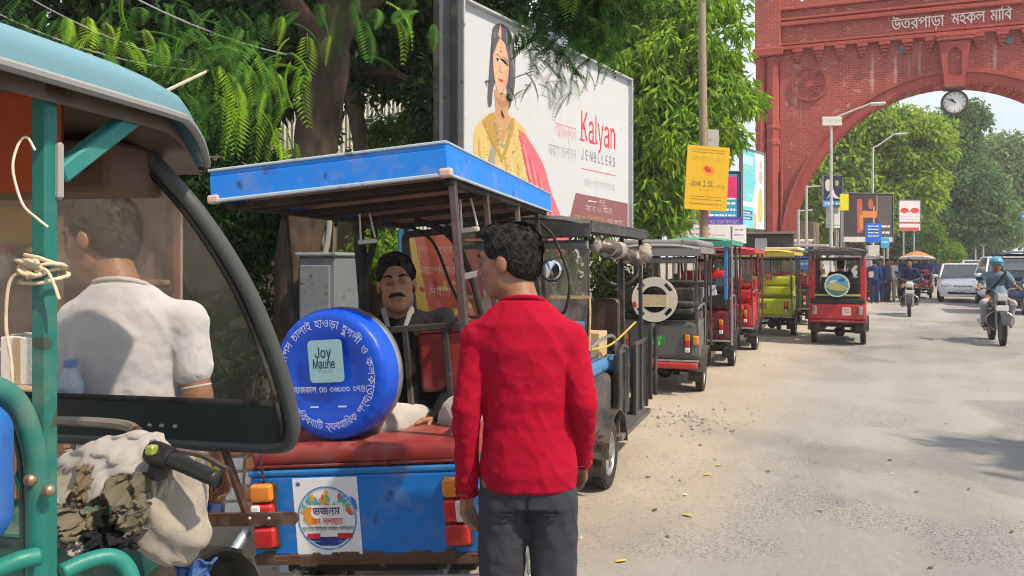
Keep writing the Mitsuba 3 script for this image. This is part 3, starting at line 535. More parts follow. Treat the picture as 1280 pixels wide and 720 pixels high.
def rand_litter():
    r = np.random.default_rng(21); pts = []
    # dry leaves and scraps lying on the road, each its own thing
    for i, (u, v, c) in enumerate([(814, 597, 'b'), (830, 572, 'b'), (842, 598, 'b'), (903, 582, 'y'), (867, 647, 'y'), (770, 704, 'y'), (957, 589, 'b'), (858, 621, 'w'), (1118, 593, 'w'), (1143, 616, 'b'), (938, 507, 'b'),
                                   (938, 518, 'b'), (855, 542, 'b'), (995, 597, 'b'), (1113, 575, 'b'), (1180, 531, 'b'), (1213, 612, 'b'), (817, 640, 'b'), (838, 673, 'b'), (725, 675, 'w'), (1264, 665, 'b'), (1160, 712, 'b'), (1030, 640, 'b'), (880, 595, 'y')]):
        p = spot(u, v, 1600 / (v - 325)); L = r.uniform(0.025, 0.055) * (1.5 if c == 'y' else 1); t = np.linspace(0, 1, 5)
        w = np.sin(np.pi * np.clip(t, 0.03, 0.97)) * L * r.uniform(0.2, 0.35)
        P = np.stack([np.stack([-w, t * L, 0.004 + 0.25 * w + 0.02 * (t - .5) ** 2], -1), np.stack([w * 0, t * L, 0.006 + 0 * t], -1), np.stack([w, t * L, 0.004 + 0.3 * w], -1)], 0)
        col = {'b': (0.11, 0.07, 0.04), 'y': (0.50, 0.38, 0.07), 'w': (0.62, 0.60, 0.56)}[c]
        lab = {'b': 'small dry brown leaf lying on the dusty road', 'y': 'small yellow fallen leaf lying on the dusty road', 'w': 'small white paper scrap lying on the road'}[c]
        nm = 'paper_scrap' if c == 'w' else 'fallen_leaf'
        single(nm, lab, 'paper' if c == 'w' else 'leaf', sheet(P), 'matte', col, True, F(p[0], p[1], 0.003, r.uniform(0, 360)), group={'b': 'brown leaves on the road', 'y': 'yellow leaves on the road', 'w': 'paper scraps on the road'}[c])
    m = MB()
    for i in range(300):
        y = r.uniform(3.2, 14); x = edge_x(y) + r.normal(-0.1, 0.9); s = r.uniform(0.004, 0.014) * (1.7 if r.random() < 0.06 else 1)
        if i < 160: y = 8.0 + r.normal(0, 0.35); x = 1.78 + r.normal(0, 0.22); s *= 1.3
        k = r.uniform(0.12, 0.42); b = np.array([[1, 0, 0], [-1, 0, 0], [0, 1, 0], [0, -1, 0], [0, 0, 0.8], [0, 0, -1]]) * s * r.uniform(0.6, 1.2, (6, 3)) @ F(0, 0, 0, r.uniform(0, 360))[:3, :3] + (x, y, s * 0.3)
        m.add((b, [[0, 2, 4], [2, 1, 4], [1, 3, 4], [3, 0, 4], [2, 0, 5], [1, 2, 5], [3, 1, 5], [0, 3, 5]]), (k, k * 0.93, k * 0.82))
    single('gravel', 'loose grit and small stones scattered on the dusty shoulder', 'gravel', m, 'matte', smooth=False, kind='stuff')
rand_litter()

# ------------------------------------------------------------------ foliage
def leaf_shape(w=0.3, fold=0.10, droop=0.15):
    return np.array([[0, 0, 0], [w * 0.9, 0.42, fold], [0, 1, -droop], [-w * 0.9, 0.42, fold]], float), np.array([[0, 1, 2], [0, 2, 3]])
def scatter(shape, pos, fwd, up, size, col):
    """copies of a small shape: y runs along fwd, z near up"""
    v, f = shape; fwd = fwd / (np.linalg.norm(fwd, axis=1, keepdims=True) + 1e-9)
    x = np.cross(fwd, up); x /= np.linalg.norm(x, axis=1, keepdims=True) + 1e-9; z = np.cross(x, fwd)
    P = pos[:, None] + size[:, None, None] * (v[None, :, 0:1] * x[:, None] + v[None, :, 1:2] * fwd[:, None] + v[None, :, 2:3] * z[:, None])
    return P.reshape(-1, 3), (f[None] + (np.arange(len(pos)) * len(v))[:, None, None]).reshape(-1, 3), np.repeat(col, len(v), 0)
def leaf_cloud(r, lobes, n_clump, per, leaf, clump_r, cols, droop=0.5, shape=None, shell=0.35, gap=0.42, gap_f=0.9, up_bias=0.5, seed=0):
    """clumps of leaves spread through the lobes (centre, radii); noise opens gaps"""
    tot = sum(np.prod(np.array(l[1])) ** (2 / 3) for l in lobes); out = [[], [], [], []]; cc = []
    for c, rad in lobes:
        n = int(n_clump * np.prod(np.array(rad)) ** (2 / 3) / tot)
        d = r.normal(size=(n * 3, 3)); d /= np.linalg.norm(d, axis=1, keepdims=True)
        q = np.array(c) + d * np.array(rad) * (r.uniform(shell, 1.0, (n * 3, 1)) ** 0.6) * (0.75 + 0.5 * meshkit.fbm(d * 2.2 + np.array(c), 3, seed)[:, None])
        q = q[meshkit.fbm(q * gap_f, 3, seed + 5) > gap][:n]; cc.append(q)
    cc = np.vstack(cc); m = len(cc); N = m * per
    tone = np.repeat(r.uniform(0, 1, m) * 0.6 + 0.4 * meshkit.noise(cc * 0.8, seed + 9), per); base = np.repeat(cc, per, 0)
    o = r.normal(size=(N, 3)); o /= np.linalg.norm(o, axis=1, keepdims=True)
    pos = base + o * clump_r * r.uniform(0.1, 1, (N, 1)) ** 0.7 * [1, 1, 0.75]
    fwd = o + [0, 0, -droop] + 0.45 * r.normal(size=(N, 3)); up = np.array([0, 0, 1.0]) * up_bias + r.normal(size=(N, 3)) * 0.6
    t = np.clip(tone + r.normal(0, 0.13, N), 0, 1)[:, None]; col = np.array(cols[0]) * (1 - t) + np.array(cols[1]) * t
    return scatter(shape or leaf_shape(), pos, fwd, up, leaf * r.uniform(0.65, 1.25, N), col), cc
def trunk_mesh(pts, r0, r1, n=12, rough=0.12, seed=0):
    p = bez(pts, 10); g = tube(p, np.linspace(1, 0, len(p)) ** 0.8 * (r0 - r1) + r1, n)
    v = g[0]; c = p[np.argmin(((v[:, None] - p[None]) ** 2).sum(-1), 1)]
    return c + (v - c) * (1 + rough * 3 * (meshkit.fbm(v * [7, 7, 2.5], 3, seed) - 0.5))[:, None], g[1]
def tree(name, label, trunk, r0, lobes, leaf, n_clump, per, clump_r, cols, seed, group=None, **kw):
    r = np.random.default_rng(seed); k = thing(name, label, 'tree', group)
    part(k, 'trunk', trunk_mesh(trunk, r0, r0 * 0.5, seed=seed), 'bark', smooth=True)
    (v, f, c), cc = leaf_cloud(r, lobes, n_clump, per, leaf, clump_r, cols, seed=seed, **kw)
    top = np.array(trunk[-1], float); m = MB()
    for c0, rad in lobes:
        for j in range(3):
            e = np.array(c0) + r.uniform(-0.5, 0.5, 3) * np.array(rad); mid = (top + e) / 2 + r.normal(0, 0.12, 3) * np.linalg.norm(e - top)
            m.add(trunk_mesh([top, mid, e], r0 * 0.42, r0 * 0.08, 7, seed=j))
    part(k, 'limbs', m, 'bark', smooth=True)
    part(k, 'crown', (v, f), 'leaf', c, False, kind='stuff')
    return k
BRIGHT = ((0.075, 0.19, 0.022), (0.26, 0.44, 0.05)); MID = ((0.030, 0.075, 0.016), (0.085, 0.16, 0.03)); DARK = ((0.018, 0.048, 0.017), (0.07, 0.14, 0.038)); HAZE_PALED = ((0.15, 0.26, 0.10), (0.34, 0.47, 0.18))  # last palette is paled so the leaf colour carries distance haze
mango = leaf_shape(0.16, 0.05, 0.25)
# bright tree behind the jewellery hoarding
tree('broadleaf_tree', 'bright green long-leaved tree right behind the white jewellery hoarding', [(3.2, 18.6, 0), (3.3, 18.5, 2.2), (3.35, 18.5, 4.2)], 0.2,
     [((2.9, 18.2, 6.3), (1.5, 1.3, 1.6)), ((4.1, 18.0, 6.6), (1.25, 1.1, 1.3)), ((3.4, 17.8, 4.6), (1.5, 1.0, 1.5)), ((4.6, 18.0, 5.0), (1.0, 0.9, 1.0)), ((3.0, 17.9, 2.9), (1.1, 0.8, 1.0)), ((2.5, 18.4, 8.0), (1.6, 1.3, 1.2)), ((4.0, 18.3, 8.1), (1.2, 1.1, 0.9))],
     0.25, 2300, 17, 0.27, ((0.08, 0.23, 0.02), (0.46, 0.66, 0.08)), 31, droop=1.1, shape=mango, shell=0.3, gap=0.47, gap_f=1.5)
# trees beyond the arch
tree('spreading_tree', 'big yellow-green tree seen through the left half of the arch', [(21.5, 50, 0), (21.7, 50, 3.2), (22.2, 50, 6)], 0.45,
     [((19.6, 49, 6.5), (2.6, 2, 2.2)), ((22.0, 49, 9.0), (2.8, 2.2, 2.2)), ((24.6, 49, 8.6), (2.2, 2, 2.2)), ((21.0, 48.5, 4.6), (3.0, 1.6, 1.6)), ((24.4, 49, 5.8), (2.0, 1.6, 1.8)), ((18.6, 49, 4.2), (1.6, 1.4, 1.5))],
     0.36, 2100, 17, 0.55, ((0.13, 0.28, 0.03), (0.46, 0.60, 0.09)), 32, droop=0.6, gap=0.42, gap_f=0.7)
tree('dark_roadside_tree', 'tall dark green tree below and right of the hanging clock', [(33.2, 60, 0), (33.2, 60, 4), (33.0, 60, 7)], 0.4,
     [((32.6, 60, 9.6), (2.2, 2, 2.6)), ((33.4, 59, 6.4), (2.6, 2, 2.4)), ((34.0, 60, 12.0), (1.5, 1.4, 1.4)), ((31.2, 59, 4.4), (2.2, 1.6, 1.6)), ((34.6, 59, 4.6), (2.2, 1.6, 1.8))],
     0.40, 1700, 16, 0.6, ((0.06, 0.16, 0.06), (0.20, 0.33, 0.12)), 33, droop=0.6, gap=0.43, gap_f=0.7)
tree('hazy_tree', 'grey-green tree with haze-paled leaves far off at the right edge under the arch', [(46, 76, 0), (46, 76, 4), (46.3, 76, 7)], 0.5,
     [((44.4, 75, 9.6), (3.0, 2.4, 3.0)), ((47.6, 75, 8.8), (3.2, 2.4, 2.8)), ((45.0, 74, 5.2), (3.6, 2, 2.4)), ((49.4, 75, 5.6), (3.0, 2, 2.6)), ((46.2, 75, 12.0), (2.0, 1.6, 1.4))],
     0.5, 1700, 15, 0.75, HAZE_PALED, 34, droop=0.6, gap=0.36, gap_f=0.4)
tree('hazy_tree', 'tree with haze-paled leaves at the far right edge, farther off and lower than the grey-green one', [(66, 100, 0), (66, 100, 4), (66, 100, 7)], 0.5,
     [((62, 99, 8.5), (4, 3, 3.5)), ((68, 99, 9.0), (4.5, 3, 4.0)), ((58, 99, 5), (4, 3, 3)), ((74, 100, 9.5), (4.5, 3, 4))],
     0.6, 1100, 14, 1.0, HAZE_PALED, 35, droop=0.6, gap=0.34, gap_f=0.35)
tree('round_bush_tree', 'small rounded bright green tree beside the orange umbrella', [(27.9, 52, 0), (27.9, 52, 0.8), (27.9, 52, 1.4)], 0.12,
     [((27.9, 51.7, 2.0), (1.25, 1.0, 0.9)), ((27.2, 51.8, 3.3), (0.6, 0.6, 0.9))], 0.2, 360, 16, 0.3, BRIGHT, 36, gap=0.3)
for i, (x, y, z, rx, rz, sd) in enumerate([(13.6, 46, 3.0, 3.2, 2.6, 41), (30, 66, 3.6, 4.5, 3.6, 42), (39, 72, 3.4, 4.0, 3.2, 43)]):
    tree('background_tree', ['dark leafy tree standing behind the street lamp at the arch foot', 'dark tree in the gap behind the red and white sign', 'dark tree behind the far white cars'][i], [(x, y, 0), (x, y, 1.5), (x, y, 2.5)], 0.25,
         [((x, y, z), (rx, 2, rz)), ((x + 0.4 * rx, y, z * 0.5), (rx * 0.8, 1.6, rz * 0.6))], 0.36, 700, 15, 0.6, ((0.03, 0.075, 0.025), (0.09, 0.16, 0.05)), sd, droop=0.6, gap=0.33, gap_f=0.5)
# dark shade trees at the left
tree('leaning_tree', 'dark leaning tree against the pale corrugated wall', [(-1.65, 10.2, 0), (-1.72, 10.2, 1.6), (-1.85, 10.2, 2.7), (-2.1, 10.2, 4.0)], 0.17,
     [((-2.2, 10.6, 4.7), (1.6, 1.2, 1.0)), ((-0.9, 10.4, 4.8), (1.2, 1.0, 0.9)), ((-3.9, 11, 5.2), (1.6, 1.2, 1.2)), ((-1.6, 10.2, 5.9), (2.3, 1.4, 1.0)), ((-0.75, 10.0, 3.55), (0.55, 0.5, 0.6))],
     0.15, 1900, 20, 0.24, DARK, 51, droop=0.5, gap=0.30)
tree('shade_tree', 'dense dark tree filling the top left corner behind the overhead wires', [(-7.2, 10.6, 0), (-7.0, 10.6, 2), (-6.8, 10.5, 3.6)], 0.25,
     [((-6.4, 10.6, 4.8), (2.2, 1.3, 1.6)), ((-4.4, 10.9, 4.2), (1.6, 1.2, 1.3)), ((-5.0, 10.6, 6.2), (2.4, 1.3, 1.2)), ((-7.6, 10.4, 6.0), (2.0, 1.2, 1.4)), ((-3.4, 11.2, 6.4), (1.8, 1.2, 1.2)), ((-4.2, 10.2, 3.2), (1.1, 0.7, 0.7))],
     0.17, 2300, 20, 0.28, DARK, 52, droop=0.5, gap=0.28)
# the big trunk with drooping feathery fronds
def frond(L, pairs=15, width=0.36, droop=0.5):
    """a feathery leaf: curved midrib with paired narrow leaflets"""
    t = np.linspace(0, 1, pairs + 2); y = L * (t - 0.12 * droop * t**2); z = -droop * L * t**2; vs, fs = [], []; n = 0
    mid = np.stack([0 * t, y, z], -1)
    for i in range(pairs + 1):
        w = 0.010 * L * (1.3 - t[i]); a, b = mid[i], mid[i + 1]
        vs += [a + [w, 0, 0], a - [w, 0, 0], b]; fs.append([n, n + 1, n + 2]); n += 3
    for i in range(1, pairs + 2):
        ll = width * L * math.sin(math.pi * min(0.97, 0.12 + 0.80 * t[i])) ** 0.7; wd = 0.62 * L / pairs
        for s in (-1, 1):
            a = mid[i]; d = np.array([s * 0.90, 0.42, -0.22 - 0.25 * droop]); d /= np.linalg.norm(d); q = np.array([-d[1] * s, s * d[0], 0]) * s
            m1 = a + d * ll * 0.5; vs += [a, m1 + q * wd * 0.5 + [0, 0, 0.02 * L], a + d * ll, m1 - q * wd * 0.5]; fs += [[n, n + 1, n + 2], [n, n + 2, n + 3]]; n += 4
    return np.array(vs), np.array(fs)
def fern_tree():
    r = np.random.default_rng(61)
    k = thing('feathery_tree', 'thick trunked tree with drooping feathery fronds behind the blue rickshaw', 'tree')
    part(k, 'trunk', trunk_mesh([(-1.88, 6.9, -0.05), (-1.86, 6.9, 0.8), (-1.84, 6.95, 1.7), (-1.70, 7.0, 2.7), (-1.58, 7.0, 3.5), (-1.5, 7.0, 4.6)], 0.23, 0.14, 20, 0.16, 3), 'bark', smooth=True)
    for p in ([(-1.58, 7.0, 3.35), (-1.2, 6.9, 4.0), (-0.3, 6.7, 4.6), (0.6, 6.5, 4.7)], [(-1.6, 7.0, 3.4), (-2.2, 6.6, 4.2), (-2.9, 5.6, 4.5), (-3.2, 4.9, 4.5)], [(-1.5, 7.0, 4.4), (-1.7, 6.2, 5.0), (-1.4, 5.0, 5.2)], [(-1.35, 6.95, 3.75), (-1.15, 6.95, 3.95), (-0.95, 7.1, 4.6)]):
        part(k, 'limb', trunk_mesh(p, 0.10, 0.03, 9, 0.1, 5), 'bark', smooth=True)
    shape = frond(1.0, 10, 0.42, 0.45)
    # dark mass of fronds overhead
    n = 2300; c = np.array([[0.52, 6.4, 4.15], [-0.5, 6.3, 4.5], [0.5, 6.4, 4.35], [-2.6, 5.8, 4.6], [-3.2, 5.4, 4.4], [-1.6, 5.6, 5.0], [-0.9, 7.0, 4.9], [0.46, 6.2, 3.66], [0.62, 6.3, 3.85]]); rad = np.array([[0.55, 0.5, 0.45], [0.9, 0.6, 0.5], [0.5, 0.5, 0.4], [1.2, 0.8, 0.6], [0.9, 0.8, 0.5], [1.3, 0.9, 0.5], [1.0, 0.6, 0.6], [0.40, 0.4, 0.40], [0.40, 0.4, 0.40]])
    w = r.integers(0, len(c), n); pos = c[w] + r.normal(size=(n, 3)) * rad[w] * 0.55
    pos = pos[~((pos[:, 2] < 4.3) & (pos[:, 0] < 0.22) & (pos[:, 0] > -0.7) & (pos[:, 1] > 5.5))]; n = len(pos)
    fwd = r.normal(size=(n, 3)) * [1, 1, 0.25] + [0.1, -0.25, -0.35]; t = r.uniform(0, 1, (n, 1)); col = np.array([0.018, 0.050, 0.014]) * (1 - t) + np.array([0.075, 0.16, 0.030]) * t
    v, f, cc = scatter(shape, pos, fwd, r.normal(size=(n, 3)) * 0.3 + [0, 0, 1], r.uniform(0.13, 0.30, n), col)
    part(k, 'crown', (v, f), 'leaf', cc, False, kind='stuff')
    # the fronds one can pick apart at the rim; sunlit ones get brighter leaf colour
    spots = []
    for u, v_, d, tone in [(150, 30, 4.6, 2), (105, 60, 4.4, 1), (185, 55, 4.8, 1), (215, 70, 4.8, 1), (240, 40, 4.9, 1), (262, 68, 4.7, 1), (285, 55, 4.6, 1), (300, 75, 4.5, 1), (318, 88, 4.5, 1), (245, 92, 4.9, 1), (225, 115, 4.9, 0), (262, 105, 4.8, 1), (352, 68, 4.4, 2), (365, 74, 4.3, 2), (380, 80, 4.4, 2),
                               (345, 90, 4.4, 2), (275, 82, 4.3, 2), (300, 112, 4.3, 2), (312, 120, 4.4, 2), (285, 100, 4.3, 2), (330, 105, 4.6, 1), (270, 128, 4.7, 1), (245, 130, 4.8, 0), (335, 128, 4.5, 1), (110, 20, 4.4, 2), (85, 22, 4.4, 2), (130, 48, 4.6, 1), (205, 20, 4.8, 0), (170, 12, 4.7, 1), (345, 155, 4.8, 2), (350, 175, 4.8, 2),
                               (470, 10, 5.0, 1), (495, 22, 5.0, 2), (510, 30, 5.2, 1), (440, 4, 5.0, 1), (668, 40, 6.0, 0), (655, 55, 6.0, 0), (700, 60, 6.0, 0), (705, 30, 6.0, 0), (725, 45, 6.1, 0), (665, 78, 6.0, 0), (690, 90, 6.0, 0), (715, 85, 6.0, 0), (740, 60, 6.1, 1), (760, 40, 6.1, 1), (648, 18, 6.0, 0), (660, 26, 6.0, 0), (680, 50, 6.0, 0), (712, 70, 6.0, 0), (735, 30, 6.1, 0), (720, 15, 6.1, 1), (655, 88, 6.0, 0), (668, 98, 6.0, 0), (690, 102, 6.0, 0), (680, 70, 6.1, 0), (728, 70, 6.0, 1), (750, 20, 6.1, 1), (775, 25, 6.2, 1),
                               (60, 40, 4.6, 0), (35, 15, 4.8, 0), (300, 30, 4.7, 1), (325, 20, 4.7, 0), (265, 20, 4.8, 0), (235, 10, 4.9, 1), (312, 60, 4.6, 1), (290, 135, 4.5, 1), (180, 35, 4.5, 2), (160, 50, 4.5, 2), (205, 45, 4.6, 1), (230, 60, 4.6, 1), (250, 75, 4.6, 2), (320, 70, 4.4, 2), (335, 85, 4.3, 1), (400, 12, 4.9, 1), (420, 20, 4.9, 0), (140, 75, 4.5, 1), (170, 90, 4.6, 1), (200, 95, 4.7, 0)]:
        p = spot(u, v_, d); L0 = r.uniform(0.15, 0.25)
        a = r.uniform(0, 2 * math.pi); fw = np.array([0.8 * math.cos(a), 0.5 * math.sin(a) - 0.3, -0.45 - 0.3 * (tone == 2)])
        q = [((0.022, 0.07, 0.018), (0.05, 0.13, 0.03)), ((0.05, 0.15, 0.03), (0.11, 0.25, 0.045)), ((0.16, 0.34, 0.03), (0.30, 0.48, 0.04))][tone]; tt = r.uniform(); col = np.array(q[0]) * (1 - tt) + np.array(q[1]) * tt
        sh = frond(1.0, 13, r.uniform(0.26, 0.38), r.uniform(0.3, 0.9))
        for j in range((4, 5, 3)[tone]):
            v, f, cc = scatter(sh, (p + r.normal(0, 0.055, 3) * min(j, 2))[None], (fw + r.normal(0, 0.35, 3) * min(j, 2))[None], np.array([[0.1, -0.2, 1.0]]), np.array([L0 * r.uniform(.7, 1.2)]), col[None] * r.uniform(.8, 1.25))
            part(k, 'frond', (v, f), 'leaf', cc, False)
fern_tree()
def bush(name, label, c, rad, n, per, leaf, clump, cols, seed, **kw):
    r = np.random.default_rng(seed); k = thing(name, label, 'bush')
    m = MB()
    for j in range(6): m.add(tube(bez([(c[0], c[1], 0), (c[0] + r.normal(0, .1), c[1], c[2] * 0.5), (c[0] + r.normal(0, .3), c[1] + r.normal(0, .1), c[2])], 4), np.linspace(0.02, 0.006, 9), 5))
    part(k, 'stems', m, 'bark')
    (v, f, cc), _ = leaf_cloud(r, [(c, rad)], n, per, leaf, clump, cols, seed=seed, **kw)
    part(k, 'foliage', (v, f), 'leaf', cc, False, kind='stuff')
bush('sunlit_bush', 'bright bush above the wall beyond the blue canopy', (-1.55, 11.6, 3.35), (0.75, 0.4, 0.42), 170, 16, 0.10, 0.15, BRIGHT, 71, gap=0.3)
bush('sunlit_bush', 'yellow-green bush seen under the blue canopy beside the grey cabinet', (-1.35, 8.6, 1.62), (0.55, 0.3, 0.28), 130, 15, 0.07, 0.11, BRIGHT, 72, gap=0.25)
bush('roadside_bush', 'green bush seen through the side of the black rickshaw', (1.05, 10.6, 1.05), (0.75, 0.45, 0.95), 300, 16, 0.09, 0.16, ((0.03, 0.075, 0.015), (0.16, 0.22, 0.05)), 73, gap=0.28)
bush('climbing_shoots', 'leafy shoots on the trunk edge above the blue canopy', (-1.66, 7.2, 2.72), (0.10, 0.1, 0.30), 26, 9, 0.07, 0.07, MID, 74, gap=0.2)

# a small street tree just right of the view, whose shade falls on the road at the lower right
tree('street_tree', 'small street tree right of the view whose leaf shade lies on the road', [(7.6, 4.6, 0), (7.6, 4.6, 1.6), (7.5, 4.6, 2.8)], 0.09, [((7.0, 4.2, 3.9), (0.8, 0.4, 0.4)), ((6.6, 5.1, 3.9), (0.5, 0.2, 0.25)), ((7.8, 4.0, 4.2), (0.9, 0.6, 0.5))], 0.16, 260, 14, 0.2, BRIGHT, 37, gap=0.3)
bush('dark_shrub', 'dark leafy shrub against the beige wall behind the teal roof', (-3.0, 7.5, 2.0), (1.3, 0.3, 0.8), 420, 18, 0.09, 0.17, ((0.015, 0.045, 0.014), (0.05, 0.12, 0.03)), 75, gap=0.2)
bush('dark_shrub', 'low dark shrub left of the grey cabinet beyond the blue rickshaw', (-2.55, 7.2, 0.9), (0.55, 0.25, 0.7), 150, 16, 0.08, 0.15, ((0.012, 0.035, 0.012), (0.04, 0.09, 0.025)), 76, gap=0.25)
# ------------------------------------------------------------------ walls and buildings at the left
k = thing('boundary_wall', 'long weathered beige boundary wall behind the big trunk', 'wall')
P0, P1 = np.array([-7.0, 0.7]), np.array([-1.35, 11.3]); Lw = np.linalg.norm(P1 - P0); WM = plane((P0[0], P0[1], 0), (P1[0] - P0[0], P1[1] - P0[1], 0), (0, 0, 1))
part(k, 'masonry', box(Lw / 2, 1.3, -0.12, Lw, 2.6, 0.24, 0.01), 'plaster', M=WM); part(k, 'coping', box(Lw / 2, 2.64, -0.12, Lw + 0.06, 0.08, 0.34, 0.01), 'plaster', M=WM)
for i in range(5): part(k, 'pilaster', box(0.6 + i * 2.7, 1.28, 0.06, 0.35, 2.56, 0.12, 0.01), 'plaster', M=WM)
k = thing('corrugated_shed', 'pale corrugated sheet shed behind the leaning dark tree', 'building')
SM = plane((-4.6, 13.6, 0), (1, 0.18, 0), (0, 0, 1))
for i in range(9):
    t = np.linspace(0, 0.62, 33); x = i * 0.60 + t; P = np.stack([np.stack([x, np.full(33, h_), 0.022 * np.sin(t * 2 * math.pi / 0.0775) + 0.006 * (i % 2)], -1) for h_ in (0, 5.3)], 1)
    part(k, 'sheet', sheet(P), 'old_paint', (0.60, 0.61, 0.57), True, SM)
for i in range(4): part(k, 'post', box(i * 1.75 + 0.1, 2.7, -0.10, 0.08, 5.4, 0.08), 'old_paint', (0.3, 0.3, 0.3), M=SM)
part(k, 'roof', box(2.7, 5.36, -1.2, 5.9, 0.08, 2.7), 'old_paint', (0.45, 0.45, 0.44), M=SM)
k = thing('metal_cabinet', 'plain grey steel cabinet standing beside the big trunk', 'cabinet')
CM = F(-1.55, 6.35, 0, 14)
part(k, 'body', box(0, 0.22, 0.85, 0.32, 0.44, 1.55, 0.012), 'old_paint', (0.155, 0.18, 0.20), M=CM); part(k, 'door', box(-0.01, -0.010, 0.86, 0.26, 0.022, 1.40, 0.006), 'old_paint', (0.17, 0.20, 0.22), M=CM)
part(k, 'roof', box(0, 0.22, 1.645, 0.36, 0.50, 0.03, 0.008), 'old_paint', (0.21, 0.24, 0.26), M=CM); part(k, 'leg', box(-0.13, 0.2, 0.035, 0.05, 0.3, 0.075), 'old_paint', (0.1, 0.1, 0.1), M=CM); part(k, 'leg', box(0.13, 0.2, 0.035, 0.05, 0.3, 0.075), 'old_paint', (0.1, 0.1, 0.1), M=CM)
part(k, 'latch', box(0.09, -0.028, 0.95, 0.02, 0.014, 0.10), 'metal', (0.5, 0.5, 0.5), M=CM)
single('leaning_pipe', 'thin grey pipe leaning on the big trunk left of the cabinet', 'pipe', tube(bez([(-1.70, 6.3, 0), (-1.62, 6.35, 1.0), (-1.50, 6.5, 1.75), (-1.50, 6.55, 2.05)], 6), 0.025, 8), 'metal', (0.35, 0.34, 0.32))

# roadside stall behind the teal rickshaw
def stall():
    k = thing('roadside_stall', 'brown wooden roadside stall behind the white shirted man', 'stall'); M = F(-3.75, 4.75, 0, 14)
    br = (0.13, 0.075, 0.05)
    for x in (-1.3, 1.25):
        for y in (0.0, 1.0): part(k, 'post', box(x, y, 1.05, 0.06, 0.06, 2.1), 'matte', br, M=M)
    for i in range(9): part(k, 'board', box(-1.14 + i * 0.285, 1.05, 1.28, 0.283, 0.025, 1.5, 0.002), 'matte', hsv((0.34, 0.235, 0.19), 0.95 + 0.1 * ((i * 37) % 7) / 7), M=M)
    for i in range(9): part(k, 'board', box(-1.14 + i * 0.285, 0.0, 0.42, 0.275, 0.025, 0.80, 0.004), 'matte', hsv((0.20, 0.12, 0.08), 0.85 + 0.3 * ((i * 29) % 7) / 7), M=M)
    part(k, 'counter', box(0, 0.25, 0.86, 2.8, 0.62, 0.05), 'matte', (0.32, 0.24, 0.17), M=M); part(k, 'shelf', box(0, 0.9, 1.45, 2.5, 0.26, 0.03), 'matte', (0.22, 0.16, 0.11), M=M)
    x = np.linspace(-1.55, 1.5, 14); y = np.linspace(-0.55, 1.2, 8); X, Y = np.meshgrid(x, y, indexing='ij')
    part(k, 'awning', sheet(np.stack([X, Y, 2.12 + 0.12 * (Y + 0.5) - 0.04 * np.abs(np.sin(X * 2.4)) * np.sin(np.clip((Y + 0.5) / 1.7, 0, 1) * math.pi)], -1), 0.01), 'vinyl', (0.06, 0.055, 0.05), M=M)
    pm = Print(); pm.rect(0, 0, 0.62, 0.26, (0.62, 0.40, 0.04), 0); t, w = bengali('চা দোকান'.replace('দো', 'দা'), 0.10); pm.shape(place(t, 0.31 - w / 2, 0.09), (0.35, 0.05, 0.03), 1)
    kb = thing('yellow_board', 'yellow painted board hung on the back of the stall', 'sign'); part(kb, 'board', box(0.31, 0.13, -0.012, 0.62, 0.26, 0.02), 'print', (0.62, 0.40, 0.04), M=M @ plane((-0.55, 1.02, 1.72), (1, 0, 0), (0, 0, 1))); part(kb, 'lettering', pm, 'print', smooth=False, M=M @ plane((-0.55, 1.02, 1.72), (1, 0, 0), (0, 0, 1)))
    r = np.random.default_rng(5)
    for i, x in enumerate((0.62, 0.92, 1.16)):
        kk = thing('white_carton', ['white carton standing on the stall counter, nearest the middle', 'white carton on the stall counter, second from its right end', 'white carton at the right end of the stall counter'][i], 'box'); h = (0.20, 0.27, 0.24)[i]
        part(kk, 'carton', box(x, 0.2, 0.886 + h / 2, 0.24, 0.26, h), 'print', (0.72, 0.71, 0.68), M=M); part(kk, 'flap', box(x, 0.2, 0.893 + h, 0.243, 0.12, 0.006, 0), 'print', (0.55, 0.52, 0.47), M=M); part(kk, 'tape', box(x, 0.066, 0.886 + h * 0.5, 0.05, 0.006, h * 0.99, 0), 'gloss', (0.45, 0.35, 0.22), M=M)
    for i in range(8):
        c = [(0.45, 0.06, 0.04), (0.62, 0.45, 0.08), (0.08, 0.16, 0.42), (0.55, 0.55, 0.52)][i % 4]; x = -1.1 + i * 0.27
        kk = thing('storage_jar', f'storage jar with a {["red", "yellow", "blue", "white"][i % 4]} lid on the {"left" if i < 4 else "right"} half of the stall shelf', 'jar', group='lidded jars on the stall shelf')
        part(kk, 'jar', lathe([(0.0, 0), (0.075, 0), (0.08, 0.02), (0.08, 0.17), (0.06, 0.19)], 14), 'gloss', (0.42, 0.36, 0.28), M=M @ F(x, 0.88, 1.467)); part(kk, 'lid', lathe([(0.066, 0.188), (0.066, 0.22), (0.0, 0.225)], 14), 'gloss', c, M=M @ F(x, 0.88, 1.467))
stall()

# ------------------------------------------------------------------ overhead cables at top left
for i, (a, b, sag, lab) in enumerate([((-40, -2, 4.6), (262, 88, 5.6), 0.10, 'lowest of the three overhead cables crossing the top left corner'), ((20, -12, 4.6), (230, 76, 5.6), 0.05, 'middle overhead cable crossing the top left corner'), ((150, -12, 4.4), (358, 68, 5.2), 0.04, 'overhead cable ending nearest the big trunk')]):
    p, q = spot(*a), spot(*b); t = np.linspace(0, 1, 14)[:, None]
    single('overhead_cable', lab, 'cable', tube(p * (1 - t) + q * t - np.array([0, 0, 4.0]) * sag * t * (1 - t), 0.0042 if i != 2 else 0.005, 6), 'matte', (0.34, 0.33, 0.34))
single('bamboo_stick', 'thin pale stick poking out from behind the teal rickshaw roof', 'stick', tube([spot(178, 128, 3.2), spot(257, 90, 4.3)], 0.008, 7), 'matte', (0.42, 0.36, 0.28))
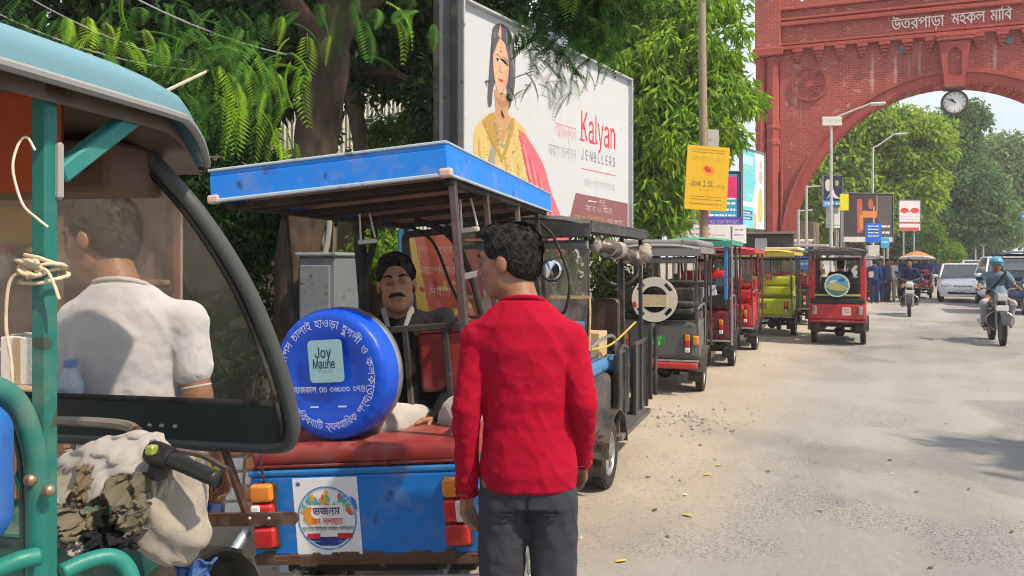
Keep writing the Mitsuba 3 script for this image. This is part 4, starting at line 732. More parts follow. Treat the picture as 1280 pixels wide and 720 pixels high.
# ------------------------------------------------------------------ the brick arch across the road
def arch():
    AM = plane((10.5, 30.0, 0), (0.935, -0.354, 0), (0, 0, 1)); C, RX, RZ, Z0 = 5.34, 5.34, 6.1, 1.74
    k = thing('brick_arch', 'red brick gateway arch spanning the road with white lettering', 'arch')
    def ell(rx, rz, n=96): t = np.linspace(0, math.pi, n); return np.stack([C + rx * np.cos(t), Z0 + rz * np.sin(t)], 1)
    hole = sg.Polygon(np.vstack([ell(RX, RZ), [[0, -1], [2 * C, -1]]]))
    part(k, 'wall', slab(sg.box(-0.43, 0, 11.2, 11.0).difference(hole), -1.4, 0), 'red_brick', M=AM, smooth=False)
    part(k, 'parapet', slab(sg.box(-0.43, 11.0, 11.2, 12.9).difference(shapely.union_all([sg.box(0.30 + i * 0.72, 11.28, 0.40 + i * 0.72, 11.85) for i in range(15)])), -0.5, -0.06), 'red_brick', M=AM, smooth=False)
    ring = sg.Polygon(np.vstack([ell(RX + 0.40, RZ + 0.40), ell(RX, RZ)[::-1]])); part(k, 'arch_ring', slab(ring, 0.002, 0.10), 'red_trim', M=AM, smooth=False)
    ring = sg.Polygon(np.vstack([ell(RX + 0.44, RZ + 0.44), ell(RX + 0.32, RZ + 0.32)[::-1]])); part(k, 'outer_moulding', slab(ring, 0.102, 0.17), 'red_trim', M=AM, smooth=False)
    m = MB(); t = np.linspace(0.03, math.pi - 0.03, 150)
    for a in t:
        c, s = math.cos(a), math.sin(a); x, z = C + (RX - 0.035) * c, Z0 + (RZ - 0.035) * s; q = math.degrees(math.atan2(s / RZ, c / RX))
        v, f = box(0, 0, 0, 0.075, 0.065, 0.10, 0.006); R = F(0, 0, 0, -q); m.add((v @ R[:3, :3].T + [x, z, 0.055], f))
    part(k, 'dentils', m, 'red_trim', M=AM, kind='stuff')
    # mouldings
    for z, h, d, nm in ((9.52, 0.13, 0.22, 'string_course'), (9.68, 0.07, 0.13, 'string_course'), (10.42, 0.14, 0.20, 'string_course'), (10.62, 0.08, 0.12, 'string_course'), (11.0, 0.10, 0.16, 'string_course'), (12.95, 0.14, 0.2, 'coping')):
        part(k, nm, box(5.4, z, d / 2 + 0.002, 11.6, h, d, 0.015), 'red_trim', M=AM)
    for i in [j for j in range(-7, 8) if j]:
        x = C - 0.735 * i; z = 9.44
        if x < -0.3: continue
        g = join(box(x, z - 0.06, 0.13, 0.36, 0.12, 0.26, 0.01), box(x, z - 0.18, 0.10, 0.28, 0.12, 0.20, 0.02), box(x, z - 0.30, 0.075, 0.22, 0.12, 0.15, 0.02), (lambda b: (b[0], b[1]))(ball((x, z - 0.42, 0.06), (0.09, 0.07, 0.06), 2)))
        part(k, 'corbel', g, 'red_trim', M=AM)
    # keystone with its niche
    kp = sg.Polygon([(C - 0.48, 9.2), (C + 0.48, 9.2), (C + 0.30, 7.62), (C - 0.30, 7.62)]); niche = sg.Polygon([(C - 0.20, 8.0), (C + 0.20, 8.0), (C + 0.22, 8.75), (C + 0.12, 8.93), (C, 9.0), (C - 0.12, 8.93), (C - 0.22, 8.75)])
    kk = part(k, 'keystone', slab(kp.difference(niche), 0.104, 0.40), 'red_trim', M=AM, smooth=False); part(kk, 'niche', slab(niche.buffer(0.01), 0.1, 0.26), 'red_brick', M=AM, smooth=False)
    for z, w in ((9.28, 1.14), (9.40, 1.22)): part(kk, 'cap', box(C, z, 0.25, w, 0.11, 0.5, 0.02), 'red_trim', M=AM)
    part(kk, 'foot', box(C, 7.58, 0.22, 0.64, 0.10, 0.44, 0.02), 'matte', (0.10, 0.05, 0.05), M=AM)
    # rosette
    ro = sg.Point(0, 0).buffer(0.64, 32).difference(sg.Point(0, 0).buffer(0.56, 32)); pet = shapely.union_all([affinity.rotate(ellipse(0, 0.30, 0.075, 0.24).difference(ellipse(0, 0.30, 0.035, 0.19)), a * 45, origin=(0, 0)) for a in range(8)] + [sg.Point(0, 0).buffer(0.09)])
    kk = part(k, 'rosette', slab(affinity.translate(ro, 0.62, 8.15), 0.002, 0.07), 'red_trim', M=AM, smooth=False); part(kk, 'petals', slab(affinity.translate(pet, 0.62, 8.15), 0.002, 0.055), 'red_trim', M=AM, smooth=False)
    # turret: two clustered shafts
    for x, r_ in ((-1.12, 0.19), (-0.68, 0.27)):
        sec = [(r_ * 1.25, 0), (r_ * 1.25, 0.6), (r_, 0.66), (r_, 5.9), (r_ * 1.12, 5.95), (r_ * 1.12, 6.1), (r_, 6.15), (r_, 6.5), (r_ * 1.12, 6.55), (r_ * 1.12, 6.65), (r_, 6.7), (r_, 9.0), (r_ * 1.2, 9.1), (r_ * 1.2, 9.25), (0, 9.26)]
        v, f = lathe(sec, 8); part(k, 'turret_shaft', (np.stack([v[:, 0] + x, v[:, 2], v[:, 1] - 0.12], 1), f[:, ::-1]), 'red_trim', M=AM, smooth=30)
    part(k, 'turret_core', box(-0.86, 4.6, -0.75, 0.85, 9.2, 1.2, 0.02), 'red_brick', M=AM); part(k, 'turret_band', box(-0.86, 9.42, -0.35, 1.1, 0.3, 1.3, 0.03), 'red_trim', M=AM); part(k, 'turret_head', box(-0.86, 11.1, -0.35, 0.92, 3.1, 1.1, 0.02), 'red_brick', M=AM)
    part(k, 'downpipe', tube([(-0.36, 5.0, 0.06), (-0.36, 1.0, 0.06)], 0.05, 8), 'red_trim', M=AM)
    # lettering, solid letters on the frieze
    def letters(txt, x, w, z, h, sl=0):
        p, L = bengali(txt, h); p = affinity.scale(p, w / L, 1, origin=(0, 0)).buffer(0.012); part(k, 'lettering', slab(affinity.translate(p, x, z), 0.004, 0.05), 'print', (0.80, 0.76, 0.68), False, AM)
    letters('উতরপাড়া', 3.38, 1.68, 9.86, 0.40); letters('মহকল', 5.30, 1.02, 9.87, 0.40); letters('মাবি', 6.48, 0.64, 9.87, 0.40)
    for x in (3.72, 7.05): part(k, 'floodlight', lathe([(0.0, 0), (0.10, 0), (0.12, 0.09), (0.0, 0.092)], 14), 'metal', (0.10, 0.12, 0.15), M=AM @ F(x, 9.12, 0.04))
    # the hanging clock is a thing of its own
    c = thing('hanging_clock', 'round white faced clock hanging below the keystone of the brick arch', 'clock'); KM = AM @ F(C + 0.02, 7.10, 0.20)
    ax = lambda g: (g[0], g[1])
    part(c, 'case', ax(lathe([(0, -0.12), (0.40, -0.12), (0.43, -0.06), (0.43, 0.06), (0.40, 0.09), (0.36, 0.075), (0.355, 0.03), (0, 0.03)], 40)), 'matte', (0.10, 0.07, 0.065), M=KM)
    part(c, 'face', ax(lathe([(0, 0.036), (0.352, 0.034)], 40)), 'print', (0.74, 0.74, 0.72), False, KM)
    pm = Print()
    for i in range(60): pm.shape(affinity.rotate(sg.box(-0.012 if i % 5 == 0 else -0.004, 0.26 if i % 5 == 0 else 0.31, 0.012 if i % 5 == 0 else 0.004, 0.335), i * 6, origin=(0, 0)), (0.03, 0.03, 0.035), 1)
    part(c, 'minute_marks', pm, 'print', smooth=False, M=KM @ F(0, 0, 0.036))
    for nm, a, L, w in (('hour_hand', 40, 0.17, 0.022),):
        if L: part(c, nm, slab(affinity.rotate(sg.box(-w, -0.04, w, L), a, origin=(0, 0)), 0.042, 0.05), 'matte', (0.02, 0.02, 0.03), False, KM)
    part(c, 'minute_hand', slab(affinity.rotate(sg.box(-0.013, -0.06, 0.013, 0.24), 62, origin=(0, 0)), 0.052, 0.058), 'matte', (0.02, 0.02, 0.03), False, KM)
    part(c, 'hanger', tube([(0, 0.40, 0), (0, 0.50, 0)], 0.035, 8), 'metal', (0.1, 0.1, 0.1), M=KM)
arch()

# ------------------------------------------------------------------ signs and hoardings
def panel(name, label, o, head, w, h, col, draw, cat='sign', depth=0.06, posts=(), post_col=(0.3, 0.3, 0.3), post_r=0.05, frame=(0.25, 0.25, 0.26), base=0.0, lean=0.0, mat='print'):
    """board whose lower left corner is o, its right edge running along heading head (clockwise from +Y) as seen from the front"""
    a = math.radians(head); M = plane(o, (math.sin(a), math.cos(a), 0), (0, 0, 1))
    if lean: M = M @ np.array([[math.cos(lean), -math.sin(lean), 0, 0], [math.sin(lean), math.cos(lean), 0, 0], [0, 0, 1, 0], [0, 0, 0, 1]])
    k = thing(name, label, cat)
    part(k, 'board', box(w / 2, h / 2, -depth / 2, w, h, depth, 0.005), mat, col, M=M)
    pm = Print(); draw(pm, w, h)
    if pm.n: part(k, 'print', pm, 'print', smooth=False, M=M @ F(0, 0, 0.001))
    if frame is not None:
        t = max(0.02, min(w, h) * 0.012)
        for q in (box(w / 2, -t / 2, -0.01, w + 2 * t, t, depth + 0.03), box(w / 2, h + t / 2, -0.01, w + 2 * t, t, depth + 0.03), box(-t / 2, h / 2, -0.01, t, h, depth + 0.03), box(w + t / 2, h / 2, -0.01, t, h, depth + 0.03)): part(k, 'frame', q, 'old_paint', frame, M=M)
    for x in posts:
        p = xf(M, [[x, 0, -depth - post_r]])[0]; top = xf(M, [[x, h * 0.9, -depth - post_r]])[0]
        part(k, 'post', tube([(p[0], p[1], base), (top[0], top[1], top[2])], post_r, 10), 'old_paint', post_col)
    return k, M
WHITE, INK = (0.74, 0.75, 0.77), (0.10, 0.10, 0.12)
def jewel(pm, w, h):
    # printed woman in a golden sari, a generic figure
    s = h / 2.4
    wx = lambda g: affinity.translate(affinity.scale(g, 1.42, 1, origin=(0.5, 0)), -0.24, 0)
    def P(pts, col, layer): pm.shape(affinity.scale(wx(curve_poly(pts, 5)), s, s, origin=(0, 0)), col, layer, 0.0016)
    pm.rect(0.02, 0.02, w - 0.02, h - 0.02, (0.50, 0.525, 0.555), 0)
    P([(0.60, -0.3), (0.52, 0.45), (0.50, 0.95), (0.62, 1.16), (0.80, 1.28), (1.10, 1.28), (1.32, 1.14), (1.46, 0.85), (1.62, 0.45), (1.85, -0.3)], (0.56, 0.42, 0.15), 1)      # sari
    P([(1.18, 1.16), (1.32, 1.10), (1.62, 0.80), (1.78, 0.45), (1.98, 0.12), (2.25, -0.4), (1.86, -0.4), (1.66, 0.10), (1.46, 0.40), (1.34, 0.7)], (0.66, 0.13, 0.17), 2)          # red shawl
    P([(0.76, 2.14), (0.79, 2.28), (0.92, 2.36), (1.06, 2.30), (1.13, 2.10), (1.13, 1.70), (1.06, 1.42), (1.02, 1.40), (0.96, 1.7), (0.80, 1.60), (0.76, 1.35), (0.70, 1.38), (0.73, 1.8)], (0.085, 0.08, 0.095), 2)   # hair
    P([(0.80, 1.55), (0.82, 1.30), (0.78, 1.18), (0.90, 0.95), (1.06, 1.02), (1.12, 1.20), (1.02, 1.30), (1.02, 1.52)], (0.48, 0.26, 0.14), 3)                                      # neck
    P([(0.78, 1.95), (0.80, 2.09), (0.89, 2.17), (0.99, 2.10), (1.03, 1.93), (1.01, 1.72), (0.95, 1.55), (0.90, 1.51), (0.84, 1.56), (0.79, 1.75)], (0.60, 0.36, 0.22), 4)         # face
    P([(0.86, 2.20), (0.885, 2.34), (0.90, 2.34), (0.905, 2.18)], (0.60, 0.36, 0.22), 4)
    P([(0.76, 1.9), (0.78, 2.1), (0.88, 2.20), (0.84, 2.10), (0.795, 1.98)], (0.085, 0.08, 0.095), 5); P([(0.92, 2.20), (1.02, 2.10), (1.07, 1.88), (1.05, 1.62), (1.03, 1.9), (0.98, 2.1)], (0.085, 0.08, 0.095), 5)
    for x in (0.845, 0.955):
        pm.shape(affinity.scale(wx(ellipse(x, 1.905, 0.036, 0.016)), s, s, origin=(0, 0)), (0.72, 0.68, 0.64), 5, 0.0016); pm.shape(affinity.scale(wx(ellipse(x, 1.907, 0.016, 0.017)), s, s, origin=(0, 0)), (0.02, 0.015, 0.015), 6, 0.0016)
        P([(x - 0.045, 1.945), (x, 1.972), (x + 0.045, 1.95), (x, 1.962)], (0.05, 0.035, 0.03), 5)
        P([(x - 0.042, 1.905), (x, 1.928), (x + 0.042, 1.908), (x, 1.918)], (0.03, 0.02, 0.02), 6)
    P([(0.885, 1.88), (0.875, 1.78), (0.90, 1.765), (0.925, 1.78), (0.912, 1.79), (0.895, 1.785)], (0.42, 0.22, 0.13), 5)
    P([(0.855, 1.685), (0.885, 1.70), (0.90, 1.695), (0.92, 1.70), (0.948, 1.688), (0.90, 1.655)], (0.50, 0.06, 0.07), 5)
    pm.shape(affinity.scale(wx(sg.Point(0.90, 2.02).buffer(0.012)), s, s, origin=(0, 0)), (0.45, 0.03, 0.04), 5, 0.0016)
    P([(0.84, 1.10), (0.91, 0.80), (1.02, 1.12), (0.96, 1.0), (0.915, 0.93), (0.87, 1.0)], (0.62, 0.46, 0.12), 5)                                                              # necklace
    for a in np.linspace(0.05, 0.95, 9): pm.shape(affinity.scale(wx(sg.Point(0.80 + 0.26 * a, 1.20 - 0.30 * math.sin(math.pi * a)).buffer(0.02)), s, s, origin=(0, 0)), (0.24, 0.26, 0.18), 6, 0.0016)
    P([(0.60, -0.25), (0.64, 0.30), (0.70, 0.66), (0.82, 1.10), (0.86, 1.08), (0.80, 0.6), (0.78, 0.1), (0.80, -0.25)], (0.27, 0.28, 0.22), 3)
    P([(0.70, 0.66), (0.86, 0.40), (1.10, 0.20), (1.30, 0.24), (1.24, 0.10), (1.00, 0.02), (0.78, 0.28)], (0.62, 0.37, 0.21), 5)                                          # arm
    P([(1.10, 0.05), (1.22, 0.36), (1.42, 0.44), (1.60, 0.2), (1.75, -0.1), (1.5, -0.3), (1.15, -0.2)], (0.60, 0.50, 0.24), 4)
    # modelling of the printed figure: folds, highlights and borders
    P([(0.98, 2.02), (1.02, 1.92), (1.01, 1.74), (0.95, 1.56), (0.90, 1.515), (0.93, 1.60), (0.965, 1.72), (0.985, 1.88)], (0.52, 0.285, 0.165), 4.5); P([(0.815, 1.80), (0.845, 1.815), (0.86, 1.78), (0.835, 1.755)], (0.64, 0.36, 0.25), 4.5); P([(0.945, 1.80), (0.98, 1.81), (0.975, 1.765), (0.95, 1.76)], (0.60, 0.31, 0.21), 4.6); P([(0.79, 1.975), (0.80, 2.09), (0.89, 2.17), (0.86, 2.1), (0.82, 2.03)], (0.50, 0.28, 0.165), 4.5); P([(0.875, 1.62), (0.90, 1.612), (0.93, 1.622), (0.90, 1.605)], (0.48, 0.26, 0.15), 5)
    for x0, y0 in ((0.80, 2.22), (0.84, 2.27), (0.98, 2.27), (1.04, 2.2), (1.08, 2.05)): P([(x0, y0), (x0 + 0.02, y0 + 0.01), (x0 + 0.045, y0 - 0.22), (x0 + 0.03, y0 - 0.30)], (0.17, 0.16, 0.18), 3)
    P([(0.84, 1.47), (0.92, 1.44), (1.0, 1.47), (1.02, 1.42), (0.93, 1.36), (0.84, 1.40)], (0.36, 0.19, 0.105), 3.5)
    for i in range(8): x = 1.20 + 0.075 * i; y = 1.06 - 0.10 * i; P([(x, y), (x + 0.02, y + 0.01), (x + 0.16, y - 0.42), (x + 0.30, y - 0.78), (x + 0.26, y - 0.78), (x + 0.12, y - 0.40)], [(0.48, 0.075, 0.11), (0.72, 0.22, 0.25)][i % 2], 2.5 + 0.02 * i)
    for i in range(9): x = 0.56 + 0.10 * i; P([(x, 0.9 - 0.03 * i), (x + 0.025, 0.92 - 0.03 * i), (x + 0.06, 0.4), (x + 0.09, -0.2), (x + 0.05, -0.2), (x + 0.03, 0.4)], [(0.43, 0.30, 0.09), (0.66, 0.53, 0.24)][i % 2], 2 + 0.02 * i)
    P([(0.62, 1.14), (0.80, 1.26), (0.92, 0.88), (1.04, 1.22), (1.12, 1.24), (0.96, 0.76), (0.88, 0.76)], (0.40, 0.25, 0.06), 4.2)
    r = np.random.default_rng(4)
    for _ in range(260):
        x, y = r.uniform(0.54, 1.5), r.uniform(-0.1, 1.2)
        if abs(x - 1.0) < 0.44 - 0.12 * (y > 0.9): pm.shape(affinity.scale(wx(ellipse(x, y, 0.011, 0.008, r.uniform(0, 180))), s, s, origin=(0, 0)), [(0.36, 0.22, 0.06), (0.66, 0.55, 0.26)][r.integers(2)], 4.5, 0.0016)
    # lettering
    def B(t, x, y, hh, col, wmax=None):
        p, L = bengali(t, hh); pm.shape(affinity.translate(affinity.scale(p, (wmax / L) if wmax else 1, 1, origin=(0, 0)), x, y), col, 2)
    B('কলযাণ', 2.02, 1.55, 0.15, INK, 0.42); B('আনন্দন', 2.24, 1.22, 0.22, (0.62, 0.05, 0.07), 0.62); B('ঘরণ চলতন', 2.05, 0.95, 0.17, INK, 0.82)
    p, L = latin('Kalyan', 0.34); pm.shape(affinity.translate(affinity.scale(p, 1.22 / L, 1.25, origin=(0, 0)), 3.0, 1.28), (0.62, 0.035, 0.06), 2)
    for x in (3.02, 3.40): pm.rect(x - 0.04, 1.27, x + 0.12, 1.295, (0.62, 0.035, 0.06), 3)
    for i, ch in enumerate('JEWELLERS'):
        p, L = latin('JENBLLERS'[i], 0.15); pm.shape(affinity.translate(affinity.scale(p, 0.72, 1, origin=(0, 0)), 3.03 + i * 0.138, 1.00), INK, 2)
    pm.rect(3.03, 0.86, 4.25, 0.875, (0.55, 0.12, 0.16), 2); B('অনন্ত গহনা আপনার ঘরে', 3.12, 0.62, 0.11, (0.2, 0.2, 0.24), 1.1)
    pm.shape(sg.Polygon([(2.62, 0.03), (2.86, 0.50), (w - 0.03, 0.46), (w - 0.03, 0.03)]), (0.22, 0.085, 0.09), 2)
    def B3(t, x, y, hh, col, wmax): p, L = bengali(t, hh); pm.shape(affinity.translate(affinity.scale(p, wmax / L, 1, origin=(0, 0)), x, y), col, 4)
    B3('দেখুন', 3.62, 0.385, 0.07, WHITE, 0.22); pm.rect(3.25, 0.405, 3.55, 0.417, WHITE, 4); B3('সানা ও হীরা', 3.15, 0.255, 0.09, WHITE, 0.95); B3('আপনার বিশ্বাস ঘরে', 2.78, 0.09, 0.10, (0.60, 0.42, 0.06), 1.05); B3('সংযাগ কলকাতা', 3.92, 0.10, 0.075, WHITE, 0.62)
panel('jewellery_hoarding', 'white jewellery hoarding with a woman in a golden sari and red lettering', (-0.585, 9.0, 2.06), 31.5, 4.75, 2.46, (0.72, 0.735, 0.76), jewel, 'hoarding', 0.14, (0.5, 2.4, 4.3), (0.16, 0.17, 0.18), 0.05, (0.42, 0.44, 0.46))
k = thing('steel_column', 'tall grey steel column with dark flanges at the left edge of the jewellery hoarding', 'column'); part(k, 'web', box(-0.75, 9.05, 3.0, 0.13, 0.26, 6.0), 'old_paint', (0.13, 0.15, 0.165)); part(k, 'flange', box(-0.845, 9.02, 3.0, 0.055, 0.34, 6.0), 'matte', (0.015, 0.016, 0.018)); part(k, 'flange', box(-0.645, 9.02, 3.0, 0.075, 0.34, 6.0), 'matte', (0.015, 0.016, 0.018))

def yellow(pm, w, h):
    pm.shape(sg.box(0.02, 0.02, w - 0.02, h - 0.02).buffer(0.02), (0.66, 0.42, 0.015), 0)
    ik = (0.20, 0.11, 0.02)
    pm.lines(0.10, h - 0.085, w - 0.2, 2, 0.030, ik, 1, 3); p, L = bengali('টাটা স্ট্যান্ড আলা', 0.085); pm.shape(affinity.translate(affinity.scale(p, (w * 0.76) / L, 1, origin=(0, 0)), w * 0.12, h - 0.30), ik, 1)
    pm.shape(ellipse(w * 0.52, h * 0.62, 0.13, 0.095, -25), (0.70, 0.20, 0.03), 1); pm.shape(ellipse(w * 0.50, h * 0.635, 0.075, 0.05, -35), (0.55, 0.05, 0.02), 2); pm.shape(curve_poly([(w * 0.38, h * 0.655), (w * 0.44, h * 0.57), (w * 0.60, h * 0.55), (w * 0.68, h * 0.60), (w * 0.58, h * 0.572), (w * 0.46, h * 0.60)]), (0.74, 0.30, 0.05), 2)
    p, L = latin('Jow 1.0L', 0.12, True); pm.shape(affinity.translate(affinity.scale(p, w * 0.56 / L, 1, origin=(0, 0)), w * 0.11, h * 0.365), ik, 1); p, L = latin('org', 0.075); pm.shape(affinity.translate(affinity.scale(p, w * 0.2 / L, 1, origin=(0, 0)), w * 0.72, h * 0.355), ik, 1)
    p, L = bengali('কলকাতা', 0.06); pm.shape(affinity.translate(p, w * 0.32, h * 0.285), ik, 1); pm.lines(0.12, h * 0.20, w - 0.24, 2, 0.032, ik, 1, 7); pm.lines(0.10, h * 0.085, w - 0.2, 1, 0.036, ik, 1, 9)
p = spot(851, 262, 16.0); panel('yellow_sign', 'yellow notice board with an orange emblem fixed to a roadside pole', tuple(p + [0, -0.30, 0]), 84, 0.86, 1.26, (0.66, 0.42, 0.015), yellow, 'sign', 0.03, frame=None, lean=-0.06)
k = thing('utility_pole', 'tall weathered concrete pole carrying the yellow notice board', 'pole')
part(k, 'shaft', tube([(3.84, 15.98, 0), (3.83, 15.99, 3.5), (3.78, 16, 8.0)], [0.095, 0.085, 0.07], 12), 'matte', (0.30, 0.24, 0.17)); part(k, 'clamp', box(3.84, 15.94, 2.75, 0.26, 0.26, 0.05), 'metal', (0.3, 0.3, 0.3)); part(k, 'clamp', box(3.835, 15.94, 3.6, 0.25, 0.25, 0.05), 'metal', (0.3, 0.3, 0.3))
part(k, 'junction_box', box(4.02, 16.05, 4.02, 0.22, 0.16, 0.36), 'old_paint', (0.42, 0.42, 0.38))

def poster_a(pm, w, h):   # red and blue
    pm.rect(0, 0, w, h, (0.02, 0.05, 0.16), 0); pm.rect(0.03, 0.05, w * 0.93, h - 0.06, (0.03, 0.28, 0.47), 1); pm.rect(w * 0.30, h * 0.44, w * 0.93, h * 0.90, (0.62, 0.02, 0.14), 2)
    pm.shape(curve_poly([(0.1, 0.05), (0.2, h * 0.3), (w * 0.25, h * 0.45), (w * 0.38, h * 0.3), (w * 0.42, 0.05)]), (0.45, 0.28, 0.24), 3); pm.shape(ellipse(w * 0.2, h * 0.16, 0.2, 0.3), (0.55, 0.20, 0.30), 4)
    p, L = bengali('শুভ', 0.22); pm.shape(affinity.translate(p, w * 0.48, h * 0.70), WHITE, 3); p, L = bengali('আলা', 0.26); pm.shape(affinity.translate(p, w * 0.46, h * 0.48), (0.25, 0.0, 0.05), 3); pm.rect(w * 0.34, h * 0.44, w * 0.9, h * 0.47, WHITE, 3); pm.lines(w * 0.4, h * 0.34, w * 0.5, 2, 0.1, WHITE, 3, 2); pm.lines(w * 0.4, h * 0.10, w * 0.5, 1, 0.09, WHITE, 3, 4)
p = spot(860, 276, 21); panel('red_blue_poster', 'tall red and blue advertising poster behind the yellow notice board', tuple(p), 78, 1.50, 1.32, (0.03, 0.28, 0.47), poster_a, 'hoarding', 0.08, (0.3, 1.2), (0.2, 0.2, 0.2))
def poster_b(pm, w, h):   # teal
    pm.rect(0, 0, w, h, (0.13, 0.50, 0.56), 0); pm.shape(sg.Polygon([(w * 0.62, 0), (w * 0.46, h * 0.36), (w * 0.62, h * 0.6), (w * 0.56, h), (w, h), (w, 0)]), (0.66, 0.70, 0.69), 1)
    pm.shape(curve_poly([(w * 0.72, h * 0.08), (w * 0.70, h * 0.34), (w * 0.78, h * 0.52), (w * 0.88, h * 0.50), (w * 0.93, h * 0.3), (w * 0.9, h * 0.12)]), (0.62, 0.38, 0.12), 2); pm.shape(ellipse(w * 0.84, h * 0.68, w * 0.09, h * 0.09), (0.42, 0.38, 0.38), 2); pm.shape(ellipse(w * 0.84, h * 0.84, w * 0.06, h * 0.06), (0.6, 0.33, 0.36), 2)
    pm.shape(ellipse(w * 0.58, h * 0.1, w * 0.07, h * 0.1), (0.55, 0.30, 0.18), 2); pm.shape(sg.box(0.05, h * 0.80, w * 0.5, h * 0.92), (0.35, 0.66, 0.72), 1)
    for i, y in enumerate((0.70, 0.46, 0.36)): p, L = bengali(('আপনার', '১২', 'বিশ্বাস')[i], 0.16 * h / 2); pm.shape(affinity.translate(p, 0.12, h * y), WHITE, 2)
    pm.rect(0.08, h * 0.27, w * 0.48, h * 0.33, WHITE, 2)
    for y in (0.17, 0.10): pm.rect(0.08, h * y, w * 0.46, h * (y + 0.05), (0.05, 0.12, 0.32), 2); pm.lines(0.12, h * (y + 0.015), w * 0.3, 1, 0.05, WHITE, 3, int(y * 100))
p = spot(927, 284, 22); panel('teal_poster', 'large teal and white advertising hoarding standing against the arch pier', tuple(p + [0, 0, 0.0]), 36, 1.85, 2.2, (0.13, 0.50, 0.56), poster_b, 'hoarding', 0.08, (0.3, 1.5), (0.2, 0.2, 0.2))
def banner_c(pm, w, h):
    pm.rect(0, 0, w, h, (0.10, 0.07, 0.42), 0); p, L = bengali('আপনার বিশ্বাস ঘরে আলা কলকাতা', 0.11); pm.shape(affinity.translate(affinity.scale(p, w * 0.82 / L, 1.0, origin=(0, 0)), w * 0.1, h * 0.3), WHITE, 1)
p = spot(848, 284, 19.6); panel('purple_banner', 'narrow dark purple banner with white writing below the posters', tuple(p), 86, 1.62, 0.26, (0.10, 0.07, 0.42), banner_c, 'banner', 0.03, frame=None, posts=(0.2, 1.4))
def banner_d(pm, w, h):
    pm.rect(0, 0, w, h, (0.70, 0.69, 0.76), 0); pm.lines(0.4, h - 0.12, w * 0.34, 2, 0.075, (0.25, 0.27, 0.40), 1, 3); pm.shape(sg.Point(0.2, h * 0.6).buffer(0.1), (0.2, 0.2, 0.5), 1); pm.rect(w * 0.80, h * 0.2, w * 0.825, h * 0.9, (0.12, 0.13, 0.22), 1); pm.lines(w * 0.85, h - 0.14, w * 0.12, 2, 0.07, (0.25, 0.27, 0.40), 1, 5); pm.lines(w * 0.5, h * 0.4, w * 0.24, 1, 0.05, (0.5, 0.25, 0.25), 1, 6)
p = spot(834, 304, 18.8); panel('white_banner', 'long white banner with blue print behind the green roof', tuple(p), 86, 1.90, 0.44, (0.70, 0.69, 0.76), banner_d, 'banner', 0.03, frame=None, posts=(0.2, 1.7))

# shops and clutter at the foot of the arch
k = thing('roadside_shop', 'low dark grey shop hut beside the foot of the arch', 'building'); HM = F(6.95, 22.0, 0, 20)
part(k, 'wall', box(0.0, 1.0, 1.15, 1.5, 1.8, 2.3), 'old_paint', (0.085, 0.080, 0.078), M=HM); part(k, 'roof', box(0.0, 0.95, 2.34, 1.7, 2.2, 0.06), 'metal', (0.35, 0.35, 0.35), M=HM); part(k, 'shutter', box(-0.2, 0.08, 1.0, 0.8, 0.04, 1.7), 'metal', (0.25, 0.25, 0.27), M=HM); part(k, 'sign_board', box(-0.1, 0.04, 1.95, 0.32, 0.05, 0.5), 'print', (0.68, 0.68, 0.68), M=HM)
k = thing('blue_stall', 'small open stall with a blue board under a white roof at the arch foot', 'stall'); HM = F(8.85, 24.5, 0, 24)
for x in (-0.55, 0.55): part(k, 'post', box(x, 0, 1.0, 0.05, 0.05, 2.0), 'matte', (0.3, 0.26, 0.2), M=HM); part(k, 'post', box(x, 0.9, 1.0, 0.05, 0.05, 2.0), 'matte', (0.3, 0.26, 0.2), M=HM)
part(k, 'roof', box(0, 0.4, 2.05, 1.5, 1.4, 0.05), 'old_paint', (0.62, 0.61, 0.58), M=HM); part(k, 'counter', box(0, 0.1, 0.5, 1.2, 0.5, 0.95), 'matte', (0.25, 0.16, 0.09), M=HM); part(k, 'board', box(0.05, -0.05, 1.62, 0.62, 0.03, 0.66), 'print', (0.06, 0.26, 0.58), M=HM)
pm = Print(); pm.lines(-0.18, 0.15, 0.42, 3, 0.09, WHITE, 1, 4); part(k, 'lettering', pm, 'print', smooth=False, M=HM @ plane((0.05, -0.068, 1.62), (1, 0, 0), (0, 0, 1)))
for i, (x, y, c) in enumerate([(-0.35, 0.0, (0.5, 0.25, 0.05)), (-0.1, 0.05, (0.45, 0.4, 0.3)), (0.2, 0.0, (0.4, 0.08, 0.05)), (0.42, 0.05, (0.55, 0.5, 0.1))]): single('snack_jar', ['orange', 'beige', 'red', 'yellow'][i] + ' snack jar on the counter of the blue board stall', 'jar', lathe([(0, 0), (0.085, 0), (0.09, 0.2), (0.06, 0.24), (0.06, 0.28), (0, 0.285)], 10), 'gloss', c, M=HM @ F(x, y, 0.978))
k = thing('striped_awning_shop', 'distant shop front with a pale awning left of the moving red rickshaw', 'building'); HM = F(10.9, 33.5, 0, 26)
part(k, 'wall', box(0, 1.5, 1.6, 3.2, 2.4, 3.2), 'plaster', M=HM); part(k, 'awning', sheet(np.stack([*np.meshgrid(np.linspace(-1.6, 1.6, 5), np.linspace(0.3, -0.9, 4), indexing='ij')] + [np.broadcast_to(2.45 - 0.10 * np.arange(4), (5, 4))], -1), 0.02), 'vinyl', (0.55, 0.5, 0.42), M=HM); part(k, 'opening', box(0, 0.28, 1.2, 2.6, 0.06, 2.2), 'matte', (0.03, 0.028, 0.026), M=HM)  # near-black panel on the solid wall puts the dark interior in as colour

